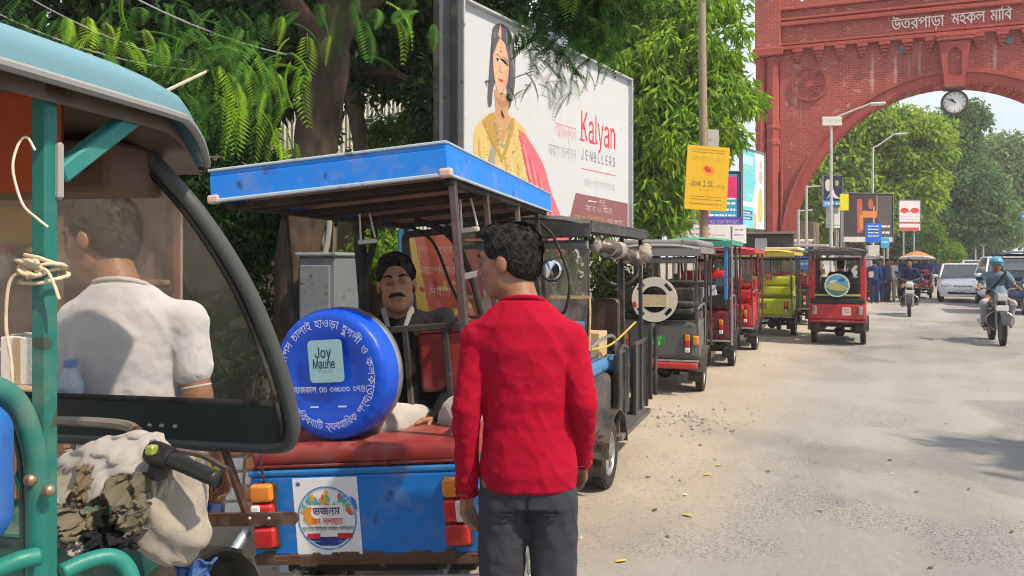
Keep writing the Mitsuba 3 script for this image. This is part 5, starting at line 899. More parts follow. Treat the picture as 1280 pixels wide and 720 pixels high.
def street_lamp(name, label, base, h, arm, head_len=0.5, tilt=0.25, r=0.06):
    k = thing(name, label, 'street lamp'); b = np.array(base, float); a = np.array([arm[0], arm[1], 0.0]); L = np.linalg.norm(a); a /= L
    part(k, 'pole', tube([b, b + [0, 0, h]], [r, r * 0.7], 10), 'old_paint', (0.52, 0.52, 0.50)); t = b + [0, 0, h]
    part(k, 'arm', tube(bez([t, t + a * 0.25 + [0, 0, 0.12], t + a * L + [0, 0, L * tilt + 0.12]], 6), r * 0.55, 8), 'old_paint', (0.52, 0.52, 0.50))
    e = t + a * L + [0, 0, L * tilt + 0.12]; M = np.eye(4); M[:3, 0] = np.cross(a, [0, 0, 1]); M[:3, 1] = a; M[:3, 2] = [0, 0, 1]; M[:3, 3] = e
    part(k, 'lamp_head', rbox(0, head_len / 2, 0, 0.20, head_len, 0.09, 0.04), 'paint', (0.6, 0.6, 0.6), M=M); part(k, 'lens', box(0, head_len / 2, -0.046, 0.14, head_len * 0.7, 0.02), 'gloss', (0.7, 0.7, 0.68), M=M)
    part(k, 'base_plate', box(b[0], b[1], 0.06, 0.26, 0.26, 0.12), 'old_paint', (0.3, 0.3, 0.3))
p = spot(1039, 150, 27); street_lamp('street_lamp', 'grey street lamp in front of the brick arch with a long arm', (p[0], p[1], 0), p[2], (1.15, -0.3), tilt=0.30)
k = thing('lamp_plate', 'small pale plate fixed to the top of the street lamp before the arch', 'sign'); q = p + [0, -0.08, -0.05]; part(k, 'plate', box(q[0] - 0.0, q[1], q[2], 0.66, 0.03, 0.30), 'print', (0.60, 0.58, 0.53))
pm = Print(); t_, L_ = bengali('আলা কল', 0.12); pm.shape(affinity.translate(t_, -L_ / 2, -0.06), (0.25, 0.22, 0.2), 1); part(k, 'lettering', pm, 'print', smooth=False, M=plane((q[0], q[1] - 0.017, q[2]), (1, 0, 0), (0, 0, 1)))
p = spot(1091, 185, 41); street_lamp('street_lamp', 'far street lamp standing before the yellow-green tree', (p[0], p[1], 0), p[2], (1.0, -0.2), 0.6, 0.55, 0.075)
for u, v, lab in ((1008, 232, 'thin grey post nearest the arch foot'), (998, 262, 'short rusty post at the arch foot')):
    p = spot(u, v, 29.0); k = thing('metal_post', lab, 'post'); part(k, 'shaft', tube([(p[0], p[1], 0), tuple(p)], 0.05, 8), 'old_paint', (0.42, 0.40, 0.37)); part(k, 'cross_arm', tube([tuple(p + np.array([0, 0, -0.05])), tuple(p + [0.5, 0, -0.02])], 0.03, 6), 'old_paint', (0.42, 0.40, 0.37))

def blue_kite(pm, w, h):
    pm.rect(0, 0, w, h, (0.012, 0.022, 0.075), 0); pm.shape(ellipse(w * 0.25, h * 0.68, w * 0.15, h * 0.2), (0.62, 0.58, 0.45), 1); pm.shape(ellipse(w * 0.72, h * 0.75, w * 0.10, h * 0.10), (0.35, 0.36, 0.08), 1); pm.shape(sg.Polygon([(w * 0.15, h * 0.2), (w * 0.5, h * 0.58), (w * 0.64, h * 0.36), (w * 0.93, h * 0.22), (w * 0.55, h * 0.26), (w * 0.46, h * 0.42)]), (0.65, 0.66, 0.68), 1)
def skyblue(pm, w, h): pm.rect(0, 0, w, h, (0.08, 0.34, 0.66), 0); pm.lines(w * 0.08, h * 0.4, w * 0.84, 1, h * 0.5, WHITE, 1, 3)
def paper(pm, w, h): pm.rect(0, 0, w, h, (0.62, 0.63, 0.64), 0); pm.lines(w * 0.15, h * 0.85, w * 0.7, 3, h * 0.05, (0.35, 0.36, 0.4), 1, 8); pm.rect(w * 0.1, h * 0.12, w * 0.9, h * 0.16, (0.2, 0.2, 0.25), 1)
D = 36.0
p = spot(1029, 257, D); panel('navy_sign', 'navy blue sign with white shapes on a post right of the arch foot', tuple(p), 82, 0.92, 1.36, (0.012, 0.022, 0.075), blue_kite, 'sign', 0.05, (0.75,), base=0.0)
p = spot(1028, 258, D - 0.1); panel('sky_blue_strip', 'sky blue strip sign just below the navy sign', tuple(p + [0, -0.1, -0.02]), 82, 0.95, 0.27, (0.08, 0.34, 0.66), skyblue, 'sign', 0.04, frame=None)
p = spot(1033, 285, D); panel('paper_notice', 'plain white notice hanging below the navy and sky blue signs', tuple(p), 82, 0.70, 0.93, (0.62, 0.63, 0.64), paper, 'sign', 0.03, frame=None, posts=(0.5,))
p = spot(1050, 263, D - 0.4); panel('yellow_flag_sign', 'small plain yellow sign beside the navy sign', tuple(p), 82, 0.42, 0.74, (0.62, 0.60, 0.02), lambda pm, w, h: pm.rect(0.02, 0.02, w - 0.02, h - 0.02, (0.66, 0.64, 0.02), 0), 'sign', 0.03, frame=None, posts=(0.1,))
def dark_ad(pm, w, h):
    pm.rect(0, 0, w, h, (0.045, 0.038, 0.042), 0); pm.rect(0, 0, w, h * 0.10, (0.6, 0.58, 0.58), 1)
    pm.shape(sg.box(w * 0.28, h * 0.18, w * 0.38, h * 0.88), (0.48, 0.09, 0.07), 2); pm.shape(sg.box(w * 0.38, h * 0.5, w * 0.68, h * 0.64), (0.60, 0.22, 0.05), 3); pm.shape(sg.box(w * 0.33, h * 0.24, w * 0.40, h * 0.56), (0.60, 0.22, 0.05), 3); pm.shape(ellipse(w * 0.55, h * 0.78, w * 0.05, h * 0.11), (0.52, 0.10, 0.05), 2); pm.shape(sg.box(w * 0.60, h * 0.3, w * 0.63, h * 0.74), (0.48, 0.36, 0.28), 2); pm.rect(w * 0.67, h * 0.62, w * 0.69, h * 0.97, (0.50, 0.25, 0.10), 2); pm.rect(w * 0.70, 0.0 + h * 0.1, w * 0.98, h * 0.97, (0.085, 0.075, 0.08), 1)
    pm.lines(w * 0.70, h * 0.30, w * 0.26, 2, h * 0.075, WHITE, 3, 12)
p = spot(1054, 302, 39); panel('dark_hoarding', 'wide dark hoarding with orange and red shapes beyond the arch', tuple(p + [0, 0, 0]), 80, 2.68, 2.36, (0.045, 0.038, 0.042), dark_ad, 'hoarding', 0.1, (0.15, 2.5), (0.4, 0.4, 0.4))
def blue_sign(pm, w, h): pm.rect(0, 0, w, h, (0.02, 0.13, 0.62), 0); pm.lines(w * 0.15, h * 0.82, w * 0.7, 4, h * 0.10, WHITE, 1, 9)
p = spot(1082, 303, 37.5); panel('blue_sign', 'bright blue sign on a white post before the dark hoarding', tuple(p), 84, 0.78, 0.90, (0.02, 0.13, 0.62), blue_sign, 'sign', 0.04, frame=None)
single('white_pillar', 'plain white pillar under the bright blue sign', 'pillar', box(*(spot(1092, 305, 37.6) * [1, 1, 0] + [0, 0.1, 1.15]), 0.5, 0.3, 2.3), 'old_paint', (0.62, 0.62, 0.64))
p = spot(1101, 310, 37.0); panel('cyan_disc_sign', 'small bright cyan sign right of the blue sign', tuple(p), 84, 0.42, 0.50, (0.04, 0.36, 0.62), lambda pm, w, h: pm.lines(0.06, h * 0.5, w * 0.7, 1, 0.1, WHITE, 1, 2), 'sign', 0.03, frame=None, posts=(0.2,))
def red_white(pm, w, h):
    pm.rect(0, 0, w, h, (0.68, 0.67, 0.68), 0); pm.shape(ellipse(w * 0.25, h * 0.66, w * 0.2, h * 0.09), (0.55, 0.05, 0.04), 1); pm.shape(ellipse(w * 0.74, h * 0.66, w * 0.2, h * 0.09), (0.55, 0.05, 0.04), 1); pm.rect(0.03, h * 0.60, w - 0.03, h * 0.64, (0.55, 0.2, 0.18), 1); pm.lines(w * 0.1, h * 0.44, w * 0.8, 2, h * 0.05, (0.4, 0.4, 0.45), 1, 3); pm.rect(0, h * 0.22, w, h * 0.29, (0.5, 0.12, 0.1), 1); pm.rect(0, 0, w * 0.94, h * 0.10, (0.5, 0.08, 0.07), 1)
p = spot(1124, 288, 43); panel('red_white_sign', 'white sign with two red ovals on thin posts beyond the dark hoarding', tuple(p), 84, 1.20, 1.62, (0.68, 0.67, 0.68), red_white, 'sign', 0.05, (0.3, 0.9), (0.5, 0.5, 0.5), 0.035)
def purple_s(pm, w, h): pm.rect(0, 0, w, h, (0.10, 0.10, 0.45), 0); pm.lines(w * 0.2, h * 0.7, w * 0.6, 3, h * 0.1, (0.5, 0.5, 0.7), 1, 3)
p = spot(1219, 307, 66); panel('purple_sign', 'small far purple sign hanging above the white cars', tuple(p), 84, 0.95, 1.15, (0.10, 0.10, 0.45), purple_s, 'sign', 0.05, (0.1, 0.8), (0.5, 0.5, 0.5))
p = spot(1275, 276, 60); panel('cobalt_sign', 'small blue sign cut by the right edge of the view', tuple(p), 84, 0.9, 0.6, (0.02, 0.2, 0.6), lambda pm, w, h: pm.lines(0.1, h * 0.5, w * 0.7, 1, 0.14, WHITE, 1, 2), 'sign', 0.05, (0.4,), (0.5, 0.5, 0.5))
def umbrella(label, c, R, col, top):
    k = thing('street_umbrella', label, 'umbrella'); n = 8; m = MB(); a = np.linspace(0, 2 * math.pi, 8 * 6 + 1)
    for j in range(8):
        t = a[j * 6:j * 6 + 7]; s = np.linspace(0.02, 1, 7); T, S = np.meshgrid(t, s, indexing='ij'); mid = np.abs(np.linspace(-1, 1, 7))[:, None]
        rr = S * R * (1 - 0.04 * (1 - mid) * S); P = np.stack([c[0] + rr * np.cos(T), c[1] + rr * np.sin(T), top - 0.42 * R * S**1.5 + 0.0 * T + 0.02 * (1 - mid)], -1); m.add(sheet(P, 0.006), col if j % 2 else hsv(col, 0.8))
    part(k, 'canopy', m, 'vinyl', smooth=20); part(k, 'pole', tube([(c[0], c[1], 0), (c[0], c[1], top + 0.1)], 0.025, 8), 'metal', (0.4, 0.4, 0.4))
    for j in range(8): part(k, 'rib', tube([(c[0], c[1], top - 0.03), (c[0] + R * math.cos(a[j * 6]) * 0.98, c[1] + R * math.sin(a[j * 6]) * 0.98, top - 0.43 * R)], 0.008, 5), 'metal', (0.3, 0.3, 0.3))
p = spot(1146, 322, 40); umbrella('big orange street umbrella above the rickshaw carrying blue uniformed pupils', (p[0], p[1]), 0.86, (0.58, 0.20, 0.06), 2.02)
p = spot(1040, 316, 28); umbrella('pale straw coloured umbrella just behind the moving red rickshaw roof', (p[0], p[1]), 0.55, (0.50, 0.36, 0.20), 1.98)
# ------------------------------------------------------------------ people
SKIN = (0.26, 0.125, 0.068)
def rotz(a): c, s = math.cos(math.radians(a)), math.sin(math.radians(a)); return np.array([[c, s, 0], [-s, c, 0], [0, 0, 1.0]])   # clockwise from +y
def rotx(a): c, s = math.cos(math.radians(a)), math.sin(math.radians(a)); return np.array([[1, 0, 0], [0, c, -s], [0, s, c.real]])
def head_prims(S, c, R, s=1.0):
    P = lambda *p: np.array(c) + R @ (np.array(p) * s)
    E = lambda p, r, k=0.02, sub=False: S.ell(P(*p), np.array(r) * s, R, k, sub)
    E((0, -.012, .035), (.074, .094, .086)); E((0, .030, -.035), (.060, .060, .080), .03); E((0, .060, -.094), (.028, .024, .022), .025)
    for q in (-1, 1):
        E((q * .042, .010, -.066), (.021, .032, .032), .025); E((q * .042, .058, -.018), (.021, .022, .018), .02); E((q * .077, -.006, -.006), (.010, .020, .031), .008)
    S.cap(P(-.034, .080, .030), P(.034, .080, .030), .013 * s, k=.015); S.cap(P(0, .086, .016), P(0, .109, -.030), .008 * s, .0125 * s, k=.012)
    for q in (-1, 1): E((q * .012, .100, -.033), (.009, .011, .008), .008); E((q * .031, .099, .006), (.019, .016, .0125), .010, True)
    S.cap(P(-.020, .084, -.058), P(.020, .084, -.058), .0085 * s, k=.008); S.cap(P(-.017, .084, -.069), P(.017, .084, -.069), .0085 * s, k=.008); S.cap(P(-.016, .0965, -.0635), P(.016, .0965, -.0635), .0035 * s, k=.004, sub=True)
def hair_mesh(c, R, s=1.0, h=0.006, style='short', seed=3):
    S = Sdf(h, 0.012); P = lambda *p: np.array(c) + R @ (np.array(p) * s)
    S.ell(P(0, -.020, .046), np.array((.082, .100, .090)) * s, R); S.ell(P(0, .030, .104), np.array((.062, .055, .030)) * s, R, .02); S.ell(P(0, -.055, -.005), np.array((.074, .055, .062)) * s, R, .02)
    S.ell(P(0, .118, -.025), np.array((.088, .088, .122)) * s, R, .006, True); S.ell(P(.085, .012, -.03), np.array((.028, .030, .052)) * s, R, .006, True); S.ell(P(-.085, .012, -.03), np.array((.028, .030, .052)) * s, R, .006, True)
    S.cut(P(0, -.06, -.062), R @ np.array([0, 0.25, -1.0]))
    v, f = S.mesh(); n = normals(v, f); q = (v - c) @ R
    v = v + n * (0.007 * s * (meshkit.fbm(q * [55, 55, 26], 3, seed) - 0.42))[:, None]
    if h > 0.0085: return v, f
    r = np.random.default_rng(seed); a = np.linalg.norm(np.cross(v[f[:, 1]] - v[f[:, 0]], v[f[:, 2]] - v[f[:, 0]]), axis=1); m = 4200; t = r.choice(len(f), m, p=a / a.sum()); w = r.dirichlet((1, 1, 1), m); p = (v[f[t]] * w[:, :, None]).sum(1); nn = n[f[t][:, 0]]
    swirl = R @ np.array([0.25, -0.35, -0.55]); d = swirl + 0.16 * r.normal(size=(m, 3)) + 0.8 * np.stack([0 * w[:, 0], 0 * w[:, 0], -np.abs(nn[:, 2])], 1) * 0; d -= nn * (d * nn).sum(1, keepdims=True); d /= np.linalg.norm(d, axis=1, keepdims=True) + 1e-9; d = d + nn * r.uniform(0.03, 0.20, (m, 1)); L = s * r.uniform(0.014, 0.032, (m, 1)); side = np.cross(d, nn); side /= np.linalg.norm(side, axis=1, keepdims=True) + 1e-9; wd = 0.0011
    B = np.stack([p + side * wd, p - side * wd, p + d * L * 0.6 + side * wd * 0.8 - nn * 0.001, p + d * L - nn * L * 0.25], 1).reshape(-1, 3); i = np.arange(m)[:, None] * 4
    return join((v, f), (B, np.vstack([i + [0, 1, 2], i + [1, 3, 2]])))
def hand_prims(S, wrist, fwd, palm_n, side, curl=0.5, s=1.0):
    """palm, four curled fingers and a thumb; palm_n points out of the palm, side is the thumb's side"""
    w = np.array(wrist, float); f = np.array(fwd, float); f /= np.linalg.norm(f); n = np.array(palm_n, float); n -= f * (n @ f); n /= np.linalg.norm(n); t = np.array(side, float); t -= f * (t @ f) + n * (t @ n); t /= np.linalg.norm(t)
    for j, o in enumerate((0.030, 0.010, -0.010, -0.028)):
        S.cap(w + f * .012 * s + t * o * .55 * s, w + f * .082 * s + t * o * s, .0145 * s, .0125 * s, k=.010)
        L = (.040, .045, .042, .033)[j] * s; p = w + f * .084 * s + t * o * s * 1.05; d = f
        for i, fac in enumerate((1.0, .68, .55)):
            a = curl * (0.75, 1.05, 0.8)[i]; d = d * math.cos(a) + n * math.sin(a); d /= np.linalg.norm(d); n2 = n; q = p + d * L * fac
            S.cap(p, q, (.0098, .0090, .0082)[i] * s, (.0092, .0084, .0072)[i] * s, k=.004); p = q; n = n - d * (n @ d); n /= np.linalg.norm(n)
        n = np.array(palm_n, float); n -= f * (n @ f); n /= np.linalg.norm(n)
    p = w + f * .022 * s + t * .026 * s; d = f * .62 + t * .60 + n * .45; d /= np.linalg.norm(d); q = p + d * .045 * s; S.cap(p, q, .0155 * s, .0115 * s, k=.008); d2 = f * .85 + t * .12 + n * .5; d2 /= np.linalg.norm(d2); S.cap(q, q + d2 * .030 * s, .0112 * s, .0088 * s, k=.004)
STAND = dict(pel=(0, 0, .93), chest=(0, .0, 1.25), neck=(0, -.012, 1.46), head=(0, .02, 1.575), shL=(-.170, -.005, 1.355), elL=(-.225, -.03, 1.12), wrL=(-.235, .03, .88), shR=(.170, -.005, 1.355), elR=(.225, -.03, 1.12), wrR=(.235, .03, .88),
             hiL=(-.09, 0, .90), knL=(-.10, .02, .49), anL=(-.10, -.02, .09), hiR=(.09, 0, .90), knR=(.10, .02, .49), anR=(.10, -.02, .09))
SIT = dict(pel=(0, -.02, .10), chest=(0, -.02, .42), neck=(0, -.01, .63), head=(0, .02, .745), shL=(-.175, -.01, .56), elL=(-.22, .03, .30), wrL=(-.13, .25, .20), shR=(.175, -.01, .56), elR=(.22, .03, .30), wrR=(.13, .25, .20),
           hiL=(-.09, 0, .08), knL=(-.11, .42, .10), anL=(-.11, .44, -.32), hiR=(.09, 0, .08), knR=(.11, .42, .10), anR=(.11, .44, -.32))
def person(name, label, M, pose=STAND, shirt=(.3, .3, .3), trousers=(.05, .05, .06), sleeve='long', hair=(0.012, 0.010, 0.009), yaw=0, tilt=0, res=.014, skin=SKIN, group=None, helmet=None, shoes=(.03, .025, .022), eyes=True, extra=None, legs=True, collar=None, s=1.0, belly=0.0, fold=.009, arm=1.0, trunk=1.0):
    """a figure facing +y of its frame: continuous body, clothes as children; pose is given in joints"""
    J = {k: np.array(v, float) for k, v in pose.items()}; k = thing(name, label, 'person', group); HR = rotz(yaw) @ rotx(tilt)
    up = J['neck'] - J['pel']; dz = up[2]
    def torso(S, e, z0, z1):
        secs = []
        for t, w, d in ((-.12, .150, .105), (0, .158, .112), (.25, .142, .100), (.5, .148, .104), (.72, .160, .108), (.86, .155, .095), (.95, .105, .072), (1.0, .068, .060)):
            if z0 <= t <= z1: p = J['pel'] + up * t; secs.append((p[2], p[0], p[1], w * trunk + e, d + e))
        S.loft(secs, .03)
    B = Sdf(res, .025); torso(B, -.026, -.06, 1.0)
    B.cap(J['neck'] - [0, 0, .03], J['head'] - HR @ np.array([0, .02, .05]), .058, .054)
    for q in 'LR':
        B.cap(J['neck'] - [0, 0, .07], J['sh' + q], .05, .05); B.chain([J['sh' + q], J['el' + q], J['wr' + q]], [.047, .038, .027], .015)
        d = J['wr' + q] - J['el' + q]; d /= np.linalg.norm(d); sd = np.array([-1.0 if q == 'R' else 1.0, 0.2, 0])
        if res < .010: hand_prims(B, J['wr' + q], d, [(-1 if q == 'R' else 1) * .8, -.4, .1], [0, 1, .1], .5)
        else:
            B.ell(J['wr' + q] + d * .055, (.026, .034, .052), k=.012); B.chain([J['wr' + q] + d * .09, J['wr' + q] + d * .15], [.02, .014]); B.cap(J['wr' + q] + d * .04, J['wr' + q] + d * .09 + [0, .035, 0], .013, .010)
        if legs: B.chain([J['hi' + q], J['kn' + q], J['an' + q]], [.075, .050, .036], .03); B.cap(J['an' + q] - [0, .02, .035], J['an' + q] + [0, .13, -.055], .030, .022)
    head_prims(B, J['head'], HR, 1.0)
    v, f = B.mesh(); c = np.broadcast_to(np.array(skin), (len(v), 3)).copy(); q = (v - J['head']) @ HR
    lips = (np.abs(q[:, 0]) < .026) & (np.abs(q[:, 2] + .064) < .0125) & (q[:, 1] > .07); c[lips] = np.array(skin) * [.80, .52, .52]
    m = MB(); m.add((v, f), c); part(k, 'body', m, 'skin', smooth=True, M=M)
    if eyes:
        for sx in (-1, 1):
            e = J['head'] + HR @ np.array([sx * .031, .0795, .005]); g = ball(e, .0118, 2); kk = part(k, 'eye', g, 'gloss', (0.26, 0.22, 0.19), True, M)
            for z_, r_ in ((.0125, .0050), (-.0045, .0038)): part(k, 'eyelid', tube(bez([J['head'] + HR @ np.array(q_) for q_ in ((sx * .016, .086, .006), (sx * .030, .0925, z_), (sx * .046, .080, .005))], 5), r_, 6), 'skin', hsv(skin, .85), True, M)
            part(kk, 'iris', ball(J['head'] + HR @ np.array([sx * .031, .0868, .0045]), .0063, 1), 'gloss', (0.012, 0.008, 0.006), True, M)
            P = lambda *p: J['head'] + HR @ np.array(p); part(k, 'eyebrow', tube(bez([P(sx * .014, .0965, .026), P(sx * .032, .094, .0325), P(sx * .052, .080, .026)], 5), [.0035, .0045, .0052, .0052, .005, .005, .0048, .0045, .004, .003, .002], 6), 'hair', hair, True, M)
    if helmet is not None:
        H = Sdf(.010, .02); P = lambda *p: J['head'] + HR @ np.array(p)
        H.ell(P(0, -.01, .045), (.118, .138, .125), HR); H.ell(P(0, .14, -.05), (.105, .10, .075), HR, .01, True); H.cut(P(0, 0, -.055), HR @ np.array([0, 0.1, -1.0])); part(k, 'helmet', H.mesh(), 'gloss', helmet, True, M)
        part(k, 'visor', tube(bez([P(-.108, .06, .045), P(-.06, .125, .052), P(0, .142, .055), P(.06, .125, .052), P(.108, .06, .045)], 5), .012, 6), 'gloss', hsv(helmet, .3), True, M)
    elif hair is not None: part(k, 'hair', hair_mesh(J['head'], HR, h=min(.010, res)), 'hair', hair, True, M)
    S = Sdf(res, .03); torso(S, .008, -.12, 1.0); z_cut = J['pel'] + up * (-.10)
    for q in 'LR':
        S.cap(J['neck'] - [0, 0, .075], J['sh' + q] - [0, 0, .004], .050, .060)
        if sleeve == 'long': S.chain([J['sh' + q], J['el' + q], J['wr' + q]], list(np.array([.064, .050, .040]) * arm), .006)
        else: S.chain([J['sh' + q], J['sh' + q] * .35 + J['el' + q] * .65], [.066 * arm, .062 * arm], .012)
    S.cut(J['neck'] + [0, .0, -.006], [0, .35, 1]); g = folds(S.mesh(), fold, 5, .158 if sleeve == 'long' else .17); part(k, 'shirt', g, 'cloth', shirt, True, M)
    if legs:
        T = Sdf(res, .035); p = J['pel']; T.loft([(p[2] - .12, p[0], p[1], .134, .102), (p[2] - .04, p[0], p[1], .138, .104), (p[2] + .04, p[0], p[1], .134, .098)], .03)
        for q in 'LR': T.chain([J['hi' + q] - [0, 0, .06], J['kn' + q], J['an' + q] + [0, 0, .02]], [.082, .070, .062], .03)
        part(k, 'trousers', folds(T.mesh(), fold * 1.2, 8), 'cloth', trousers, True, M)
        for q in 'LR':
            a = J['an' + q]; Z = Sdf(.010, .02); Z.cap(a - [0, .025, .045], a + [0, .14, -.058], .040, .030); Z.cap(a, a - [0, .01, .04], .042, .042); Z.cut((0, 0, a[2] - .088), (0, 0, -1)); part(k, 'shoe', Z.mesh(), 'vinyl', shoes, True, M)
    if res < .009:      # stitched edges: collar band, cuffs, hem
        def ring(c, axis, rx, ry, r, nm, col, mat='cloth'):
            a = np.array(axis, float); a /= np.linalg.norm(a); x = np.cross(a, [0, 1, 0.01]); x /= np.linalg.norm(x); y = np.cross(a, x); t = np.linspace(0, 2 * math.pi, 41)
            part(k, nm, tube(np.array(c) + rx * np.cos(t)[:, None] * x + ry * np.sin(t)[:, None] * y, r, 7), mat, col, True, M)
        ring(J['neck'] + [0, .0, -.010], (0, .35, 1), .0725, .0655, .0085, 'collar', hsv(shirt, .9))
        if sleeve == 'long':
            for q in 'LR': d = J['wr' + q] - J['el' + q]; ring(J['wr' + q] + d / np.linalg.norm(d) * .026, d, .0375 * arm + .001, .0375 * arm + .001, .0042, 'cuff', hsv(shirt, .9))
        else:
            for q in 'LR': d = J['el' + q] - J['sh' + q]; ring(J['sh' + q] + d * .65 + d / np.linalg.norm(d) * .052, d, .046 * arm, .046 * arm, .0035, 'cuff', hsv(shirt, .9))
    if extra: extra(k, J, HR)
    return k

# ------------------------------------------------------------------ wheels and electric rickshaws
def wheel(parent, name, c, r, w, M, rim=(0.45, 0.45, 0.45), turn=0, spokes=5):
    """wheel with axle along x of the frame; a part with its own sub-parts"""
    W = M @ F(*c, turn)
    pf = [(r * .62, -w * .36), (r * .68, -w * .46), (r * .86, -w * .5), (r * .95, -w * .44), (r, -w * .25), (r, w * .25), (r * .95, w * .44), (r * .86, w * .5), (r * .68, w * .46), (r * .62, w * .36)]
    k = part(parent, name, lathe(pf, 36, 'x'), 'rubber', (0.022, 0.021, 0.020), 40, W)
    n = 34; m = MB()
    for i in range(n):
        for sx in (-1, 1):
            g = box(sx * w * .25, 0, r * 1.0, w * .30, r * .11, r * .055, .002); a = 360 * (i + .5 * (sx > 0)) / n; R = F(0, 0, 0, 0, 0, a)[:3, :3]; m.add((g[0] @ R.T, g[1]), (0.026, 0.025, 0.023))
    part(k, 'tread', m, 'rubber', smooth=False, M=W, kind='stuff')
    part(k, 'rim', lathe([(r * .16, -w * .30), (r * .55, -w * .22), (r * .60, -w * .40), (r * .64, -w * .40), (r * .64, w * .40), (r * .60, w * .40), (r * .55, w * .22), (r * .16, w * .30)], 30, 'x'), 'metal', rim, 40, W)
    part(k, 'hub', lathe([(0, -w * .5), (r * .15, -w * .48), (r * .17, -w * .3), (r * .17, w * .3), (r * .15, w * .48), (0, w * .5)], 16, 'x'), 'metal', hsv(rim, .6), 40, W)
    for i in range(spokes):
        a = 2 * math.pi * i / spokes
        for sx in (-1, 1): part(k, 'bolt' if False else 'spoke', box(0, 0, 0, .008, r * .14, r * .42, .002) if False else mv(box(sx * w * .30, 0, r * .36, .01, r * .16, r * .36, .003), pitch=math.degrees(a)), 'metal', hsv(rim, .75), 35, W)
    return k
def tail_light(parent, x, z, M, w=.06, side=1, y=-.012):
    k = part(parent, 'tail_light', box(x, y - .012, z, w + .02, .03, .215, .006), 'matte', (.03, .03, .03), M=M)
    part(k, 'orange_lens', rbox(x, y - .030, z + .065, w, .03, .075, .012, 2, 1), 'gloss', (.62, .20, .01), M=M); part(k, 'red_lens', rbox(x, y - .030, z - .010, w, .03, .07, .012, 2, 1), 'gloss', (.52, .012, .012), M=M); part(k, 'white_lens', rbox(x, y - .030, z - .078, w, .03, .06, .012, 2, 1), 'gloss', (.62, .60, .58), M=M)
def rickshaw(name, label, M, body=(.05, .05, .055), roof=(.1, .1, .1), seat=(.02, .02, .02), post=(.04, .04, .045), group='electric rickshaws parked in a row along the road', H=1.80, W=.92, L=2.55, cushion=None, rim=(.45, .45, .45), lights=True, roof_mat='vinyl', bumper=None, front=True, cut_rear=False, tail=True, panel_top=.90, fender=(.03, .03, .03)):
    """battery rickshaw with its tail at y = 0 of the frame, nose towards +y"""
    k = thing(name, label, 'rickshaw', group); hw = W / 2
    for sx, nm in ((-1, 'rear_wheel'), (1, 'rear_wheel')): wheel(k, nm, (sx * (hw - .03), .50, .235), .235, .10, M, rim)
    wheel(k, 'front_wheel', (0, L - .30, .235), .235, .095, M, rim)
    part(k, 'chassis', join(box(0, 1.1, .36, W * .86, L * .74, .05), box(-.25, 1.0, .31, .05, L * .8, .06), box(.25, 1.0, .31, .05, L * .8, .06)), 'matte', (.025, .025, .026), M=M)
    part(k, 'rear_axle', join(tube([(-hw, .50, .235), (hw, .50, .235)], .028, 8), (lambda g: g)(ball((.02, .50, .235), (.10, .10, .10), 2))), 'matte', (.02, .02, .02), M=M)
    part(k, 'floor', box(0, 1.30, .40, W * .9, 1.0, .03), 'matte', (.08, .08, .085), M=M)
    if tail:
        part(k, 'tail_body', join(rbox(0, .30, .42 + (panel_top - .42) / 2, W, .60, panel_top - .42, .05, 3, 2)), 'paint', body, M=M)
        part(k, 'tail_panel', rbox(0, -.008, .45 + (panel_top - .47) / 2, W * .88, .02, panel_top - .52, .008, 2, 1), 'paint', hsv(body, 1.12), M=M)
        if bumper is not None: part(k, 'bumper', rbox(0, -.03, .36, W * .98, .06, .075, .02, 2, 2), 'paint', bumper, M=M)
        part(k, 'bumper_rail', tube([(-hw, -.02, .415), (hw, -.02, .415)], .014, 8), 'metal', (.5, .5, .5), M=M)
        for sx in (-1, 1): part(k, 'mud_flap', box(sx * (hw - .06), .20, .26, .17, .012, .22, .003), 'rubber', (.02, .02, .02), M=M)
        if lights:
            for sx in (-1, 1): tail_light(k, sx * (hw - .13), .625, M)
    for sx in (-1, 1): part(k, 'fender', sheet(np.stack([np.stack([np.full(9, sx * (hw - .10) + dx), .50 + .31 * np.cos(np.linspace(.1, math.pi - .1, 9)), .235 + .31 * np.sin(np.linspace(.1, math.pi - .1, 9))], -1) for dx in (0, sx * .17)], 0), .01), 'paint', fender, 40, M)
    part(k, 'rear_seat', rbox(0, .42, panel_top + .045, W * .92, .50, .10, .035), 'vinyl', seat, True, M); part(k, 'seat_base', box(0, 1.30, .56, W * .86, .36, .32, .01), 'paint', body, M=M); part(k, 'front_seat', rbox(0, 1.30, .77, W * .9, .42, .10, .035), 'vinyl', seat, True, M)
    if cushion is not None:
        for z0, z1 in ((panel_top + .06, panel_top + .26), (panel_top + .265, panel_top + .46)): part(k, 'back_cushion', rbox(0, .06, (z0 + z1) / 2, W * .94, .13, z1 - z0, .05, 3, 3), 'vinyl', cushion, True, M)
    else: part(k, 'backrest', rbox(0, .16, panel_top + .24, W * .86, .07, .30, .03), 'vinyl', seat, True, M)
    part(k, 'driver_backrest', rbox(0, 1.46, 1.08, W * .8, .07, .34, .03), 'vinyl', seat, True, M)
    for sx in (-1, 1):
        x = sx * (hw - .02)
        for y0, y1 in ((.03, .0), (1.08, 1.08), (1.78, 1.84)): part(k, 'post', bar((x, y0, .42), (x * .97, y1, H - .06), .032), 'paint', post, M=M)
        part(k, 'roof_rail', bar((x * .97, -.02, H - .075), (x * .97, L - .32, H - .075), .028), 'paint', post, M=M); part(k, 'side_rail', tube(bez([(x, .06, 1.02), (x + sx * .02, .3, 1.06), (x + sx * .02, .72, 1.0), (x, .86, .45)], 5), .012, 7), 'metal', (.42, .42, .42), M=M)
        part(k, 'step', box(sx * (hw - .03), 1.30, .34, .16, .80, .03), 'matte', (.06, .06, .06), M=M)
